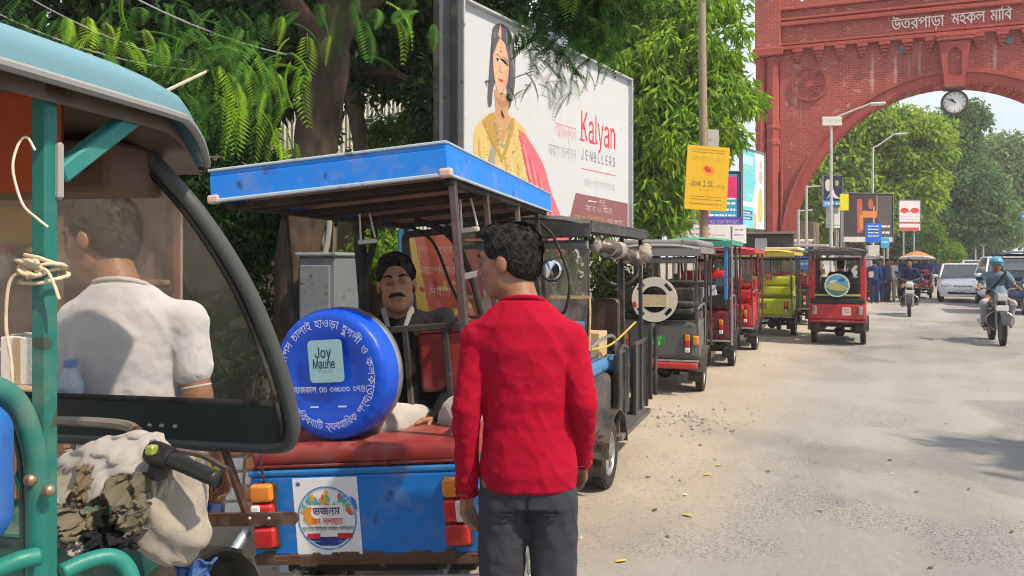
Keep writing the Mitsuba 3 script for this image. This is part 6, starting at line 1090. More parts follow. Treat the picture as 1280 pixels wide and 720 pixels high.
    part(k, 'cross_rail', bar((-hw * .95, 0.0, H - .10), (hw * .95, 0.0, H - .10), .028), 'paint', post, M=M)
    x = np.linspace(-1, 1, 13); y = np.linspace(-.14, L - .18, 13); X, Y = np.meshgrid(x, y, indexing='ij'); crown = H - .02 + .06 * (1 - np.abs(X) ** 3) - .05 * np.clip((Y - (L - .7)) / .5, 0, 1) ** 2 - .03 * np.clip((.05 - Y) / .19, 0, 1) ** 2
    crown += .006 * (meshkit.fbm(np.stack([X * 3, Y * 3, X * 0 + H * 7], -1), 2, 1) - .5)
    part(k, 'roof', sheet(np.stack([X * (hw + .04), Y, crown], -1), .012), roof_mat, roof, 50, M)
    vz = []
    for sx in (-1, 1): part(k, 'roof_edge', bar((sx * (hw + .03), -.12, H - .045), (sx * (hw + .03), L - .45, H - .045), .012, .075), roof_mat, hsv(roof, .9), M=M)
    part(k, 'roof_edge', bar((-hw - .03, -.135, H - .07), (hw + .03, -.135, H - .07), .012, .085), roof_mat, hsv(roof, .9), M=M)
    if front:
        part(k, 'front_cowl', join(rbox(0, L - .30, .78, W * .72, .30, .55, .10, 4, 2)), 'paint', body, True, M)
        wf = sg.box(-hw * .95, 1.02, hw * .95, H - .10).buffer(-.05).buffer(.05); fr = slab(wf.difference(wf.buffer(-.035)), -.015, .015); WM = M @ plane((0, L - .36, 0), (1, 0, 0), (0, -.25, 1)); part(k, 'windscreen_frame', fr, 'matte', (.03, .03, .032), False, WM)
        gl = wf.buffer(-.03); v, f = trimesh.creation.triangulate_polygon(gl, engine='earcut'); part(k, 'windscreen', (np.column_stack([v, 0 * v[:, 0]]), f), 'glass', smooth=False, M=WM)
        part(k, 'headlight', lathe([(0, .02), (.07, .01), (.08, -.02), (.05, -.08), (0, -.09)], 20, 'y'), 'chrome', (.8, .8, .8), M=M @ F(0, L - .13, .86)); part(k, 'fork', join(tube([(-.07, L - .30, .24), (-.07, L - .42, .62)], .018, 7), tube([(.07, L - .30, .24), (.07, L - .42, .62)], .018, 7)), 'metal', (.3, .3, .3), M=M)
        part(k, 'front_mudguard', sheet(np.stack([np.stack([np.full(9, dx), L - .30 + .28 * np.cos(np.linspace(.2, math.pi - .2, 9)), .235 + .28 * np.sin(np.linspace(.2, math.pi - .2, 9))], -1) for dx in (-.07, .07)], 0), .008), 'paint', body, 40, M)
        part(k, 'handlebar', tube(bez([(-.30, L - .78, 1.02), (-.22, L - .66, 1.04), (0, L - .58, .98), (.22, L - .66, 1.04), (.30, L - .78, 1.02)], 5), .013, 7), 'metal', (.3, .3, .3), M=M)
        for sx in (-1, 1): kk = part(k, 'mirror', rbox(sx * (hw + .10), L - .42, 1.30, .11, .03, .14, .03, 2, 1), 'matte', (.02, .02, .02), M=M); part(kk, 'mirror_arm', tube([(sx * hw * .95, L - .48, 1.16), (sx * (hw + .10), L - .42, 1.26)], .007, 6), 'matte', (.02, .02, .02), M=M); part(kk, 'mirror_glass', box(sx * (hw + .10), L - .437, 1.30, .095, .004, .12, 0), 'chrome', (.8, .82, .85), M=M)
    return k
def plate_print(k, M, w, h, bg, rows, col, name='number_plate', depth=.008):
    kk = part(k, name, box(0, 0, -depth / 2, w, h, depth, .002), 'print', bg, M=M); pm = Print()
    for i, (t, hh, y) in enumerate(rows):
        p, L = latin(t, hh, True); pm.shape(affinity.translate(affinity.scale(p, min(1, w * .9 / L), 1, origin=(0, 0)), -min(L, w * .9) / 2, y), col, 1)
    part(kk, 'lettering', pm, 'print', smooth=False, M=M); return kk

# ------------------------------------------------------------------ motorcycle and car
def motorcycle(label, M, tank=(.03, .03, .035), group=None, screen=None, fairing=(.5, .5, .5)):
    k = thing('motorcycle', label, 'motorcycle', group)
    wheel(k, 'rear_wheel', (0, -.62, .30), .30, .10, M, (.2, .2, .2)); wheel(k, 'front_wheel', (0, .66, .30), .30, .085, M, (.2, .2, .2))
    for sx in (-1, 1): part(k, 'fork', tube([(sx * .085, .66, .30), (sx * .085, .42, .92)], [.024, .02], 9), 'metal', (.4, .4, .4), M=M)
    part(k, 'front_mudguard', sheet(np.stack([np.stack([np.full(11, dx), .66 + .335 * np.cos(np.linspace(.3, math.pi - .5, 11)), .30 + .335 * np.sin(np.linspace(.3, math.pi - .5, 11))], -1) for dx in (-.06, 0, .06)], 0), .008), 'paint', tank, 40, M)
    S = Sdf(.014, .03); S.cap((0, .28, .86), (0, -.08, .80), .115, .10); S.cap((0, -.10, .70), (0, .35, .62), .06, .07); part(k, 'fuel_tank', S.mesh(), 'paint', tank, True, M)
    S = Sdf(.014, .03); S.cap((0, -.05, .82), (0, -.58, .86), .095, .085); S.cut((0, 0, .70), (0, 0, -1)); part(k, 'saddle', S.mesh(), 'vinyl', (.015, .015, .016), True, M)
    part(k, 'engine', join(rbox(0, .06, .42, .30, .34, .30, .04, 2, 2), *[box(0, .16, .50 + i * .03, .34, .24, .012) for i in range(6)]), 'metal', (.10, .10, .10), M=M); part(k, 'exhaust', tube(bez([(.12, .20, .35), (.17, 0, .26), (.18, -.3, .30), (.20, -.75, .38)], 6), [.02] * 8 + [.045] * 11, 10), 'metal', (.45, .45, .45), M=M)
    part(k, 'frame', join(tube([(0, .40, .85), (0, .10, .30), (0, -.25, .32), (0, -.62, .30)], .022, 8), tube([(0, -.62, .30), (0, -.45, .78)], .016, 8)), 'matte', (.02, .02, .02), M=M)
    part(k, 'handlebar', tube(bez([(-.37, .20, 1.02), (-.24, .30, 1.06), (0, .38, 1.0), (.24, .30, 1.06), (.37, .20, 1.02)], 6), .012, 8), 'metal', (.2, .2, .2), M=M)
    for sx in (-1, 1):
        part(k, 'grip', tube([(sx * .28, .265, 1.045), (sx * .38, .19, 1.02)], .018, 8), 'rubber', (.015, .015, .015), M=M); part(k, 'indicator', rbox(sx * .17, .52, .82, .07, .04, .04, .015, 2, 1), 'gloss', (.6, .22, .02), M=M)
        kk = part(k, 'mirror', rbox(sx * .32, .26, 1.24, .12, .03, .075, .02, 2, 1), 'matte', (.02, .02, .02), M=M); part(kk, 'stem', tube([(sx * .24, .30, 1.06), (sx * .32, .26, 1.22)], .006, 6), 'matte', (.02, .02, .02), M=M); part(k, 'footrest', tube([(sx * .10, .02, .30), (sx * .26, .02, .30)], .014, 7), 'metal', (.2, .2, .2), M=M)
    kk = part(k, 'headlight', rbox(0, .55, .90, .20, .14, .17, .05, 3, 2), 'paint', fairing, True, M); part(kk, 'lens', rbox(0, .615, .895, .155, .03, .12, .015, 2, 1), 'chrome', (.85, .86, .88), M=M)
    if screen is not None: part(k, 'fairing_screen', sheet(np.stack([np.stack([np.linspace(-1, 1, 9) * (.115 - .055 * t), .60 - .16 * t - .05 * np.linspace(-1, 1, 9) ** 2, np.full(9, .98 + .13 * t)], -1) for t in np.linspace(0, 1, 5)], 0), .006), 'paint', screen, 40, M)
    part(k, 'number_plate', box(0, .665, .70, .20, .008, .10), 'print', (.7, .7, .68), M=M); part(k, 'crash_bar', tube(bez([(-.10, .35, .62), (-.22, .38, .52), (-.21, .36, .38), (-.08, .30, .26)], 5), .012, 7), 'metal', (.4, .4, .4), M=M); part(k, 'crash_bar', tube(bez([(.10, .35, .62), (.22, .38, .52), (.21, .36, .38), (.08, .30, .26)], 5), .012, 7), 'metal', (.4, .4, .4), M=M)
    return k
RIDE = dict(pel=(0, -.22, .88), chest=(0, -.14, 1.18), neck=(0, -.08, 1.38), head=(0, -.03, 1.505), shL=(-.18, -.08, 1.31), elL=(-.30, .05, 1.10), wrL=(-.33, .21, 1.06), shR=(.18, -.08, 1.31), elR=(.30, .05, 1.10), wrR=(.33, .21, 1.06),
            hiL=(-.10, -.20, .88), knL=(-.24, .18, .76), anL=(-.20, -.02, .40), hiR=(.10, -.20, .88), knR=(.24, .18, .76), anR=(.20, -.02, .40))
def car(label, M, col, L=3.9, W=1.66, H=1.46, suv=False, group=None):
    """car with its nose at y = 0 facing -y of the frame"""
    k = thing('parked_car' if False else 'car', label, 'car', group); hw = W / 2
    belt = H * .60
    # body as cross-sections along y: (y, z_bottom, z_top, half width)
    st = [(0, .38, .58, .55), (.06, .30, .66, .78), (.25, .24, .74, .95), (.7, .22, .84 if not suv else .95, .99), (1.15, .22, .92 if not suv else 1.02, 1.0), (2.6, .22, belt + .06, 1.0), (L - .5, .24, belt + .08, .98), (L - .08, .32, belt + .02, .86), (L, .40, belt - .1, .70)]
    rows = []
    for y, z0, z1, w in st:
        a = np.linspace(0, 2 * math.pi, 33)[:-1]; ca, sa = np.cos(a), np.sin(a); n = 5.0; rr = (np.abs(ca) ** n + np.abs(sa) ** n) ** (-1 / n); rows.append(np.stack([hw * w * rr * ca * (1 - .06 * np.clip(sa, 0, 1)), np.full(32, y), (z0 + z1) / 2 + (z1 - z0) / 2 * rr * sa], -1))
    P = np.array(rows); P = np.concatenate([P, P[:, :1]], 1); v, f = sheet(P); caps = join((np.vstack([rows[0], rows[0].mean(0)]), np.array([[i, (i + 1) % 32, 32] for i in range(32)])), (np.vstack([rows[-1], rows[-1].mean(0)]), np.array([[(i + 1) % 32, i, 32] for i in range(32)])))
    part(k, 'body', join((v, f), caps), 'gloss', col, 45, M)
    y0, y1, y2, y3 = (.95, 1.65, L - 1.0, L - .25) if not suv else (1.0, 1.55, L - .5, L - .08); zb = .90 if not suv else 1.0; wt = hw * .74; wb = hw * .93
    A = np.array([(-wb, y0, zb), (wb, y0, zb), (wt, y1, H - .03), (-wt, y1, H - .03)]); part(k, 'windscreen', (A, [[0, 1, 2], [0, 2, 3]]), 'gloss', (.045, .06, .07), False, M)
    part(k, 'roof', rbox(0, (y1 + y2) / 2, H - .03, wt * 2, y2 - y1 + .1, .07, .03, 3, 2), 'gloss', col, True, M)
    for sx in (-1, 1):
        part(k, 'side_window', (np.array([(sx * wb, y0 + .1, zb), (sx * wb, y3 - .1, belt + .08), (sx * wt, y2, H - .05), (sx * wt, y1 + .04, H - .05)]), [[0, 1, 2], [0, 2, 3]]), 'gloss', (.03, .04, .045), False, M)
        part(k, 'pillar', bar((sx * wb, y0, zb), (sx * wt, y1, H - .03), .05), 'gloss', col, M=M); part(k, 'pillar', bar((sx * wb, y3, belt), (sx * wt, y2, H - .03), .07), 'gloss', col, M=M)
        wheel(k, 'wheel', (sx * (hw - .10), .78, .30), .30, .19, M, (.45, .45, .46)); wheel(k, 'wheel', (sx * (hw - .10), L - .75, .30), .30, .19, M, (.45, .45, .46))
        part(k, 'headlight', rbox(sx * hw * .68, .13, .66 if not suv else .74, .34, .16, .15, .06, 3, 1), 'chrome', (.75, .78, .82), True, M @ F(0, 0, 0, 0)); kk = part(k, 'mirror', rbox(sx * (hw + .09), y0 + .22, zb + .08, .18, .10, .13, .04, 2, 1), 'gloss', col, True, M)
        part(k, 'fog_light', lathe([(0, .02), (.05, .01), (.06, -.02)], 14, 'y'), 'chrome', (.6, .6, .62), M=M @ F(sx * hw * .62, .04, .40, 180))
    part(k, 'grille', rbox(0, .035, .60 if not suv else .72, .62 if not suv else .80, .05, .09 if not suv else .16, .02, 2, 1), 'matte', (.02, .02, .022), M=M); part(k, 'grille_bar', box(0, .005, .60 if not suv else .72, .60, .012, .018), 'chrome', (.7, .7, .7), M=M)
    part(k, 'lower_grille', rbox(0, .03, .385, 1.0, .06, .11, .03, 2, 1), 'matte', (.02, .02, .022), M=M); part(k, 'number_plate', box(0, -.012, .48, .48, .012, .10), 'print', (.70, .70, .68), M=M); part(k, 'bumper_lip', rbox(0, .10, .27, W * .94, .18, .08, .03, 2, 1), 'gloss', hsv(col, .9), True, M)
    for sx in (-1, 1): part(k, 'wiper', bar((sx * .05, y0 + .05, zb + .035), (sx * .05 + .42, y0 + .16, zb + .12), .014), 'matte', (.01, .01, .01), M=M)
    return k
# ------------------------------------------------------------------ the row of parked rickshaws and the traffic
# black rickshaw with a clear plastic curtain, second in the row
def black_rickshaw():
    M = F(0.07, 5.33, 0, 20); H = 1.86
    k = rickshaw('rickshaw', 'black rickshaw with clear plastic curtain and rolled fabric, second in the row', M, body=(.035, .035, .038), roof=(.045, .045, .048), seat=(.04, .17, .38), post=(.028, .028, .03), H=H, W=.94, L=2.25, panel_top=.80, lights=True, front=False)
    # clear curtain across the back, tied with a strap
    xs = np.linspace(-.45, .45, 15); zs = np.linspace(.82, 1.70, 11); X, Z = np.meshgrid(xs, zs, indexing='ij')
    part(k, 'plastic_curtain', sheet(np.stack([X, -.03 + .012 * np.sin(X * 19 + Z * 3) + .010 * np.sin(Z * 9 + X * 4), Z], -1)), 'dusty_film', smooth=True, M=M)
    part(k, 'curtain_roll', tube(bez([(-.46, -.05, 1.70), (-.1, -.06, 1.695), (.46, -.05, 1.70)], 8), .030, 10), 'vinyl', (.16, .16, .165), M=M); part(k, 'strap', bar((-.46, -.045, 1.35), (.47, -.045, 1.36), .006, .022), 'cloth', (.46, .36, .22), M=M)
    part(k, 'strap', tube(bez([(.47, -.04, 1.36), (.475, -.05, 1.25), (.47, -.05, 1.02)], 5), .008, 6), 'cloth', (.46, .36, .22), M=M)
    for z in (1.74, 1.62, 1.50): part(k, 'roof_strap', box(-.1, -.06, z, .02, .012, .10), 'vinyl', (.02, .02, .02), M=M)
    # rolled pale fabric along the right side
    r = np.random.default_rng(8); p = bez([(.47, .05, 1.70), (.49, .5, 1.68), (.51, 1.0, 1.63), (.51, 1.45, 1.62), (.50, 1.75, 1.70)], 10); rr = .046 + .012 * np.sin(np.arange(len(p)) * 1.1) + r.normal(0, .006, len(p)); g = tube(p, rr, 14)
    m = MB(); g = wrinkle(g, .03, (16, 16, 16), 4); n = meshkit.noise(g[0] * [7, 11, 9], 2)[:, None]; m.add(g, np.where(n > .5, (.30, .28, .245), (.10, .085, .075))); part(k, 'rolled_fabric', m, 'cloth', smooth=True, M=M)
    part(k, 'seat_back', rbox(.20, 1.15, 1.10, .42, .09, .40, .05), 'vinyl', (.075, .045, .032), True, M); part(k, 'carton', box(.12, .75, .93, .5, .25, .28), 'print', (.52, .38, .22), M=M)
    part(k, 'yellow_rope', tube(bez([(.47, .0, 1.02), (.47, .6, 1.00), (.49, 1.35, 1.10)], 6), .0075, 6), 'cloth', (.42, .31, .07), M=M)
    for y0, y1 in ((.72, .95), (1.35, 1.60), (1.62, 1.86)): part(k, 'side_panel', box(.465, (y0 + y1) / 2, .62, .03, y1 - y0, .56), 'paint', (.035, .035, .038), M=M); part(k, 'panel_frame', join(bar((.485, y0, .34), (.485, y0, .92), .03), bar((.485, y1, .34), (.485, y1, .92), .03), bar((.485, y0, .92), (.485, y1, .92), .03)), 'metal', (.12, .12, .125), M=M)
    part(k, 'guard_rail', tube(bez([(.50, .70, .45), (.50, .70, .85), (.50, .76, .95), (.50, .92, .95), (.50, .98, .85), (.50, .98, .45)], 5), .016, 8), 'metal', (.12, .12, .125), M=M); part(k, 'guard_rail', tube(bez([(.52, 1.86, .40), (.52, 1.86, .90), (.52, 1.92, 1.02), (.52, 2.04, 1.02), (.52, 2.10, .90), (.52, 2.10, .40)], 5), .018, 8), 'matte', (.03, .03, .03), M=M)
    part(k, 'running_board', box(.46, 1.25, .31, .14, 1.15, .04), 'metal', (.16, .16, .16), M=M)
    part(k, 'steering_wheel_hoop', tube([(.30 + .16 * math.cos(t), 1.60, 1.52 + .13 * math.sin(t)) for t in np.linspace(0, 2 * math.pi, 24)], .014, 7), 'matte', (.10, .10, .10), M=M)
black_rickshaw()
def grey_rickshaw():
    M = F(1.72, 9.5, 0, 19)
    k = rickshaw('rickshaw', 'dark grey rickshaw with a cream spare wheel cover and green number plate', M, body=(.085, .088, .092), roof=(.20, .205, .21), seat=(.02, .02, .022), post=(.05, .05, .055), H=1.76, W=.98, L=2.12, bumper=(.40, .03, .03), panel_top=.88)
    c = M @ F(0, -.10, 1.14)
    kk = thing('spare_wheel', 'cream spoked wheel cover with a text band on the back of the dark grey rickshaw', 'wheel')
    part(kk, 'tyre', lathe([(.15, -.05), (.22, -.06), (.25, -.02), (.25, .04), (.21, .07), (.15, .06)], 36, 'y'), 'rubber', (.02, .02, .02), 40, c)
    sh = sg.Point(0, 0).buffer(.262, 48); win = shapely.union_all([sg.Point(0, 0).buffer(.155, 40).intersection(sg.box(-.3, .055, .3, .3)), sg.Point(0, 0).buffer(.155, 40).intersection(sg.box(-.3, -.3, .3, -.085))] + [affinity.rotate(sg.box(-.045, .20, .045, .228).buffer(.008), a, origin=(0, 0)) for a in (48, -48, 132, -132)])
    FM = c @ plane((0, -.085, 0), (1, 0, 0), (0, 0, 1)); part(kk, 'cover', slab(sh.difference(win), -.03, .015), 'gloss', (.60, .56, .47), 40, FM); part(kk, 'band', slab(sg.box(-.15, -.085, .15, .055), .016, .024), 'gloss', (.56, .47, .30), False, FM)
    pm = Print()
    for i in range(3): p, L = bengali(('আপনার বিশ্বাস', 'সংযাগ ৩৩ ৯৫', 'কলকাতা হাওড়া')[i], .028); pm.shape(affinity.translate(affinity.scale(p, .26 / L, 1, origin=(0, 0)), -.13, .020 - i * .042), (.20, .12, .06), 1)
    part(kk, 'lettering', pm, 'print', smooth=False, M=FM @ F(0, 0, .025)); part(kk, 'reflector', slab(affinity.rotate(sg.box(-.03, .215, .03, .26), 105, origin=(0, 0)), .016, .024), 'gloss', (.40, .02, .02), False, FM)
    P = M @ plane((-.02, -.022, .645), (1, 0, 0), (0, 0, 1)); plate_print(k, P, .22, .12, (.02, .22, .05), [('WB17', .038, .008), ('1E48', .038, -.046)], (.30, .62, .32))
    for z in (1.02, 1.10): part(k, 'rear_pad', rbox(.08, -.01, z - .02, .70, .10, .075, .03), 'vinyl', (.016, .016, .018), True, M)
    for i in range(9): part(k, 'luggage_bar', bar((-.36 + i * .095, 1.96, 1.30), (-.36 + i * .095, 1.96, 1.62), .016), 'metal', (.60, .60, .60), M=M)
    part(k, 'luggage_rail', bar((-.42, 1.96, 1.30), (.44, 1.96, 1.30), .026), 'metal', (.60, .58, .54), M=M); part(k, 'curtain_roll', tube([(-.46, -.06, 1.60), (.0, -.07, 1.595), (.46, -.06, 1.60)], .036, 10), 'vinyl', (.16, .16, .17), M=M)
    part(k, 'roof_tarp', rbox(0, 1.0, 1.80, .98, 2.0, .09, .04, 3, 6), 'vinyl', (.19, .195, .205), True, M); part(k, 'panel_window', box(.30, .30, 1.10, .08, .02, .32), 'paint', (.03, .07, .13), M=M)
    for sx in (-1, 1): part(k, 'side_lamp', rbox(sx * .455, -.03, .66, .07, .05, .11, .02, 2, 1), 'gloss', (.62, .22, .01), True, M)
grey_rickshaw()
def maroon_rickshaw():
    M = F(2.74, 11.85, 0, 21)
    k = rickshaw('rickshaw', 'maroon rickshaw with a sea green roof and a bright blue post', M, body=(.13, .010, .025), roof=(.03, .30, .22), seat=(.10, .012, .02), post=(.03, .03, .032), H=1.90, W=.96, L=2.08, roof_mat='paint', cushion=(.05, .035, .03), panel_top=.86)
    part(k, 'blue_post', bar((.42, -.03, 1.02), (.42, -.03, 1.84), .05), 'paint', (.03, .20, .52), M=M); part(k, 'red_cover', rbox(.05, .55, 1.30, .70, .5, .28, .10), 'cloth', (.42, .012, .03), True, M); part(k, 'silver_post', bar((.50, .02, .35), (.50, 0, 1.84), .030), 'metal', (.5, .5, .52), M=M)
    single('number_board', 'white edged blue board hung on the side of the maroon rickshaw', 'sign', join(box(.40, -.06, 1.08, .24, .03, .15)), 'print', (.55, .60, .68), M=M @ F(0, 0, 0, 0, 12))
maroon_rickshaw()
k = rickshaw('rickshaw', 'bright red rickshaw with puffy red back cushions, parked behind the maroon one', F(3.74, 14.05, 0, 23), body=(.42, .012, .025), roof=(.45, .04, .07), seat=(.40, .012, .02), post=(.20, .03, .03), H=1.80, W=.96, L=2.15, cushion=(.45, .010, .022), roof_mat='paint', panel_top=.84)
plate_print(k, F(3.74, 14.05, 0, 23) @ plane((.30, -.022, .70), (1, 0, 0), (0, 0, 1)), .12, .20, (.42, .012, .025), [('7', .06, .03), ('4', .06, -.06)], (.62, .45, .05))
M = F(5.36, 16.75, 0, 25); k = rickshaw('rickshaw', 'lime yellow rickshaw with lime cushions and a yellow roof', M, body=(.40, .48, .02), roof=(.52, .42, .05), seat=(.35, .42, .02), post=(.10, .09, .03), H=1.78, W=.98, L=2.2, cushion=(.44, .50, .02), roof_mat='paint', panel_top=.80)
plate_print(k, M @ plane((-.15, -.022, .64), (1, 0, 0), (0, 0, 1)), .26, .14, (.20, .22, .03), [('WB19', .04, .01), ('2K08', .04, -.05)], (.02, .02, .02)); part(k, 'roof_cloth', rbox(.2, 1.3, 1.84, .7, 1.5, .07, .03), 'cloth', (.56, .50, .36), True, M)
rickshaw('rickshaw', 'black rickshaw parked in front of the lime yellow one', F(6.80, 19.6, 0, 27), body=(.03, .03, .032), roof=(.06, .06, .065), seat=(.3, .02, .03), H=1.80, W=.96, L=2.2)
# the moving red rickshaw
def moving_red():
    M = F(6.08, 14.95, 0, 24.5)
    k = rickshaw('rickshaw', 'red closed cab rickshaw driving away in the lane beside the row', M, body=(.40, .016, .020), roof=(.035, .033, .035), seat=(.02, .02, .02), post=(.03, .03, .03), group=None, H=1.80, W=.93, L=2.5, roof_mat='paint', panel_top=.76, lights=False, tail=False)
    red = (.45, .018, .022)
    part(k, 'tail_panel', rbox(0, .02, .63, .98, .10, .30, .04), 'paint', red, True, M); part(k, 'rear_shelf', rbox(0, .05, .83, .96, .14, .12, .03), 'matte', (.035, .035, .035), True, M); part(k, 'bumper', rbox(0, -.03, .45, .98, .10, .05, .02), 'paint', (.20, .012, .02), True, M)
    for sx in (-1, 1):
        part(k, 'pillar', rbox(sx * .435, .06, 1.16, .12, .14, .98, .03), 'paint', red, True, M); part(k, 'side_panel', box(sx * .475, .72, .66, .02, 1.1, .36, .004), 'paint', red, M=M); part(k, 'rear_guard', rbox(sx * .38, .16, .33, .20, .26, .20, .04), 'matte', (.035, .033, .03), True, M); part(k, 'tail_lamp', rbox(sx * .40, -.035, .66, .09, .04, .17, .02, 2, 1), 'chrome', (.55, .5, .48), True, M)
    wf = sg.box(-.38, .90, .38, 1.62); fr = slab(wf.difference(wf.buffer(-.035)), -.01, .012); part(k, 'window_frame', fr, 'matte', (.03, .03, .03), False, M @ plane((0, 0, 0), (1, 0, 0), (0, 0, 1))); part(k, 'yellow_trim', box(0, -.012, .945, .80, .02, .035), 'paint', (.42, .44, .03), M=M)
    kk = thing('spare_wheel', 'round blue and green picture cover on the spare wheel of the moving red rickshaw', 'wheel'); c = M @ F(0, -.07, 1.13); part(kk, 'tyre', lathe([(.12, -.05), (.20, -.06), (.225, -.02), (.225, .03), (.2, .05), (.12, .05)], 32, 'y'), 'rubber', (.02, .02, .02), 40, c)
    FM = c @ plane((0, -.064, 0), (1, 0, 0), (0, 0, 1)); C0 = sg.Point(0, 0).buffer(.218, 40); pm = Print(); pm.shape(C0, (.55, .58, .52), 0); C1 = sg.Point(0, 0).buffer(.19, 40); pm.shape(C1, (.10, .33, .48), 1); pm.shape(C1.intersection(sg.box(-.3, -.3, .3, -.03)), (.06, .20, .12), 2); pm.shape(C1.intersection(curve_poly([(-.2, -.02), (-.05, .06), (.2, -.05), (.1, -.1), (-.1, -.08)])), (.45, .42, .16), 3); pm.shape(ellipse(.08, .10, .05, .03), (.03, .10, .38), 3); pm.shape(ellipse(-.07, .07, .06, .025, 20), (.55, .6, .6), 3); part(kk, 'cover', pm, 'print', smooth=False, M=FM)
    P = M @ plane((.16, -.034, .645), (1, 0, 0), (0, 0, 1)); kk = part(k, 'sticker', box(0, 0, -.003, .15, .15, .006, 0), 'print', (.68, .52, .52), M=P); pm = Print(); pm.lines(-.05, .03, .10, 2, .03, (.5, .05, .06), 1, 4); part(kk, 'lettering', pm, 'print', smooth=False, M=P)
    S = {**SIT}; person('person', 'dark haired driver seen through the back window of the moving red rickshaw', M @ F(0, 1.50, .74), S, shirt=(.02, .02, .024), res=.02, eyes=False, legs=False)
moving_red()
# far vehicles
def far_row():
    M = F(13.15, 30.2, 0, 30); k = rickshaw('rickshaw', 'far black rickshaw with a white wheel cover beside the uniformed pupils', M, body=(.04, .045, .04), roof=(.45, .44, .42), seat=(.02, .02, .02), H=1.78, W=1.0, L=2.3)
    kk = thing('spare_wheel', 'white wheel cover with dark slots on the far black rickshaw', 'wheel'); c = M @ F(-.05, -.10, 1.15); part(kk, 'tyre', lathe([(.12, -.05), (.22, -.06), (.25, 0), (.2, .05), (.12, .05)], 28, 'y'), 'rubber', (.02, .02, .02), 40, c)
    sh = sg.Point(0, 0).buffer(.25, 32).difference(shapely.union_all([ellipse(0, .10, .10, .045), ellipse(0, -.12, .08, .035)])); part(kk, 'cover', slab(sh, 0, .02), 'gloss', (.66, .66, .64), False, c @ plane((0, -.075, 0), (1, 0, 0), (0, 0, 1)))
    rickshaw('rickshaw', 'far teal rickshaw partly hidden behind the standing pupils', F(15.2, 34.5, 0, 31), body=(.03, .16, .20), roof=(.50, .50, .48), seat=(.05, .1, .12), H=1.78, W=1.0, L=2.3)
    M = F(16.75, 33.2, 0, 30); k = rickshaw('rickshaw', 'far red rickshaw packed with blue uniformed pupils under the orange umbrella', M, body=(.45, .018, .02), roof=(.55, .53, .50), seat=(.45, .02, .02), group=None, H=1.74, W=1.12, L=2.3, panel_top=.80)
    for i, x in enumerate((-.42, -.14, .14, .42)): person('person', f'navy uniformed pupil on the far red rickshaw tail, {["leftmost", "second from the left", "third from the left", "rightmost"][i]} of four', M @ F(x, .34 + .06 * (i % 2), .84, 180), {**SIT, 'knL': (-.09, .30, .10), 'knR': (.09, .30, .10), 'anL': (-.09, .34, -.2), 'anR': (.09, .34, -.2)}, shirt=(.025, .05, .17), trousers=(.02, .03, .09), res=.024, eyes=False, yaw=(-10, 15, -5, 20)[i], group='pupils riding on the far red rickshaw')
    car('silver white hatchback driving towards the camera', F(16.75, 29.7, 0, 27), (.78, .80, .82), 3.7, 1.62, 1.46)
    car('white van-like car behind the nearest motorcycle rider', F(16.55, 26.2, 0, 24), (.80, .80, .80), 3.9, 1.70, 1.72, suv=True)
    rickshaw('rickshaw', 'navy rickshaw coming forward at the right edge behind the nearest rider', F(15.75, 25.2, 0, 204), body=(.03, .06, .16), roof=(.012, .03, .07), seat=(.03, .05, .1), group=None, H=1.82, W=1.1, L=2.5)
    for i, (u, d, c, L) in enumerate([(1222, 44, (.66, .66, .66), 'white car far off behind the silver white hatchback'), (1208, 52, (.30, .06, .05), 'dark red car far off between the trees')]): p = spot(u, 330, d); car(L, F(p[0], d, 0, 28), c, 3.8, 1.65, 1.6, suv=i == 0)
far_row()
def riders():
    M = F(9.42, 15.55, 0, 203); motorcycle('black motorcycle with a silver headlamp cowl ridden at the right edge', M, (.03, .03, .034), 'motorcycles riding towards the camera', screen=(.10, .16, .21), fairing=(.25, .29, .33))
    def strap(k, J, HR): part(k, 'bag_strap', tube(bez([(-.15, .02, 1.37), (-.05, .085, 1.22), (.08, .08, 1.06), (.15, -.06, .96)], 6), .020, 7), 'cloth', (.012, .012, .014), M=M)
    person('person', 'rider in a sky blue helmet and grey-blue shirt with a dark strap', M, RIDE, shirt=(.12, .19, .25), trousers=(.34, .35, .40), sleeve='short', helmet=(.05, .30, .48), res=.013, eyes=True, extra=strap)
    M2 = F(11.52, 23.2, 0, 206); motorcycle('black motorcycle with a round white headlight in mid road', M2, (.02, .02, .024), 'motorcycles riding towards the camera', fairing=(.66, .66, .68)); person('person', 'bareheaded rider in a dark navy shirt in the middle of the road', M2, RIDE, shirt=(.02, .035, .09), trousers=(.03, .03, .035), res=.02, eyes=False)
riders()
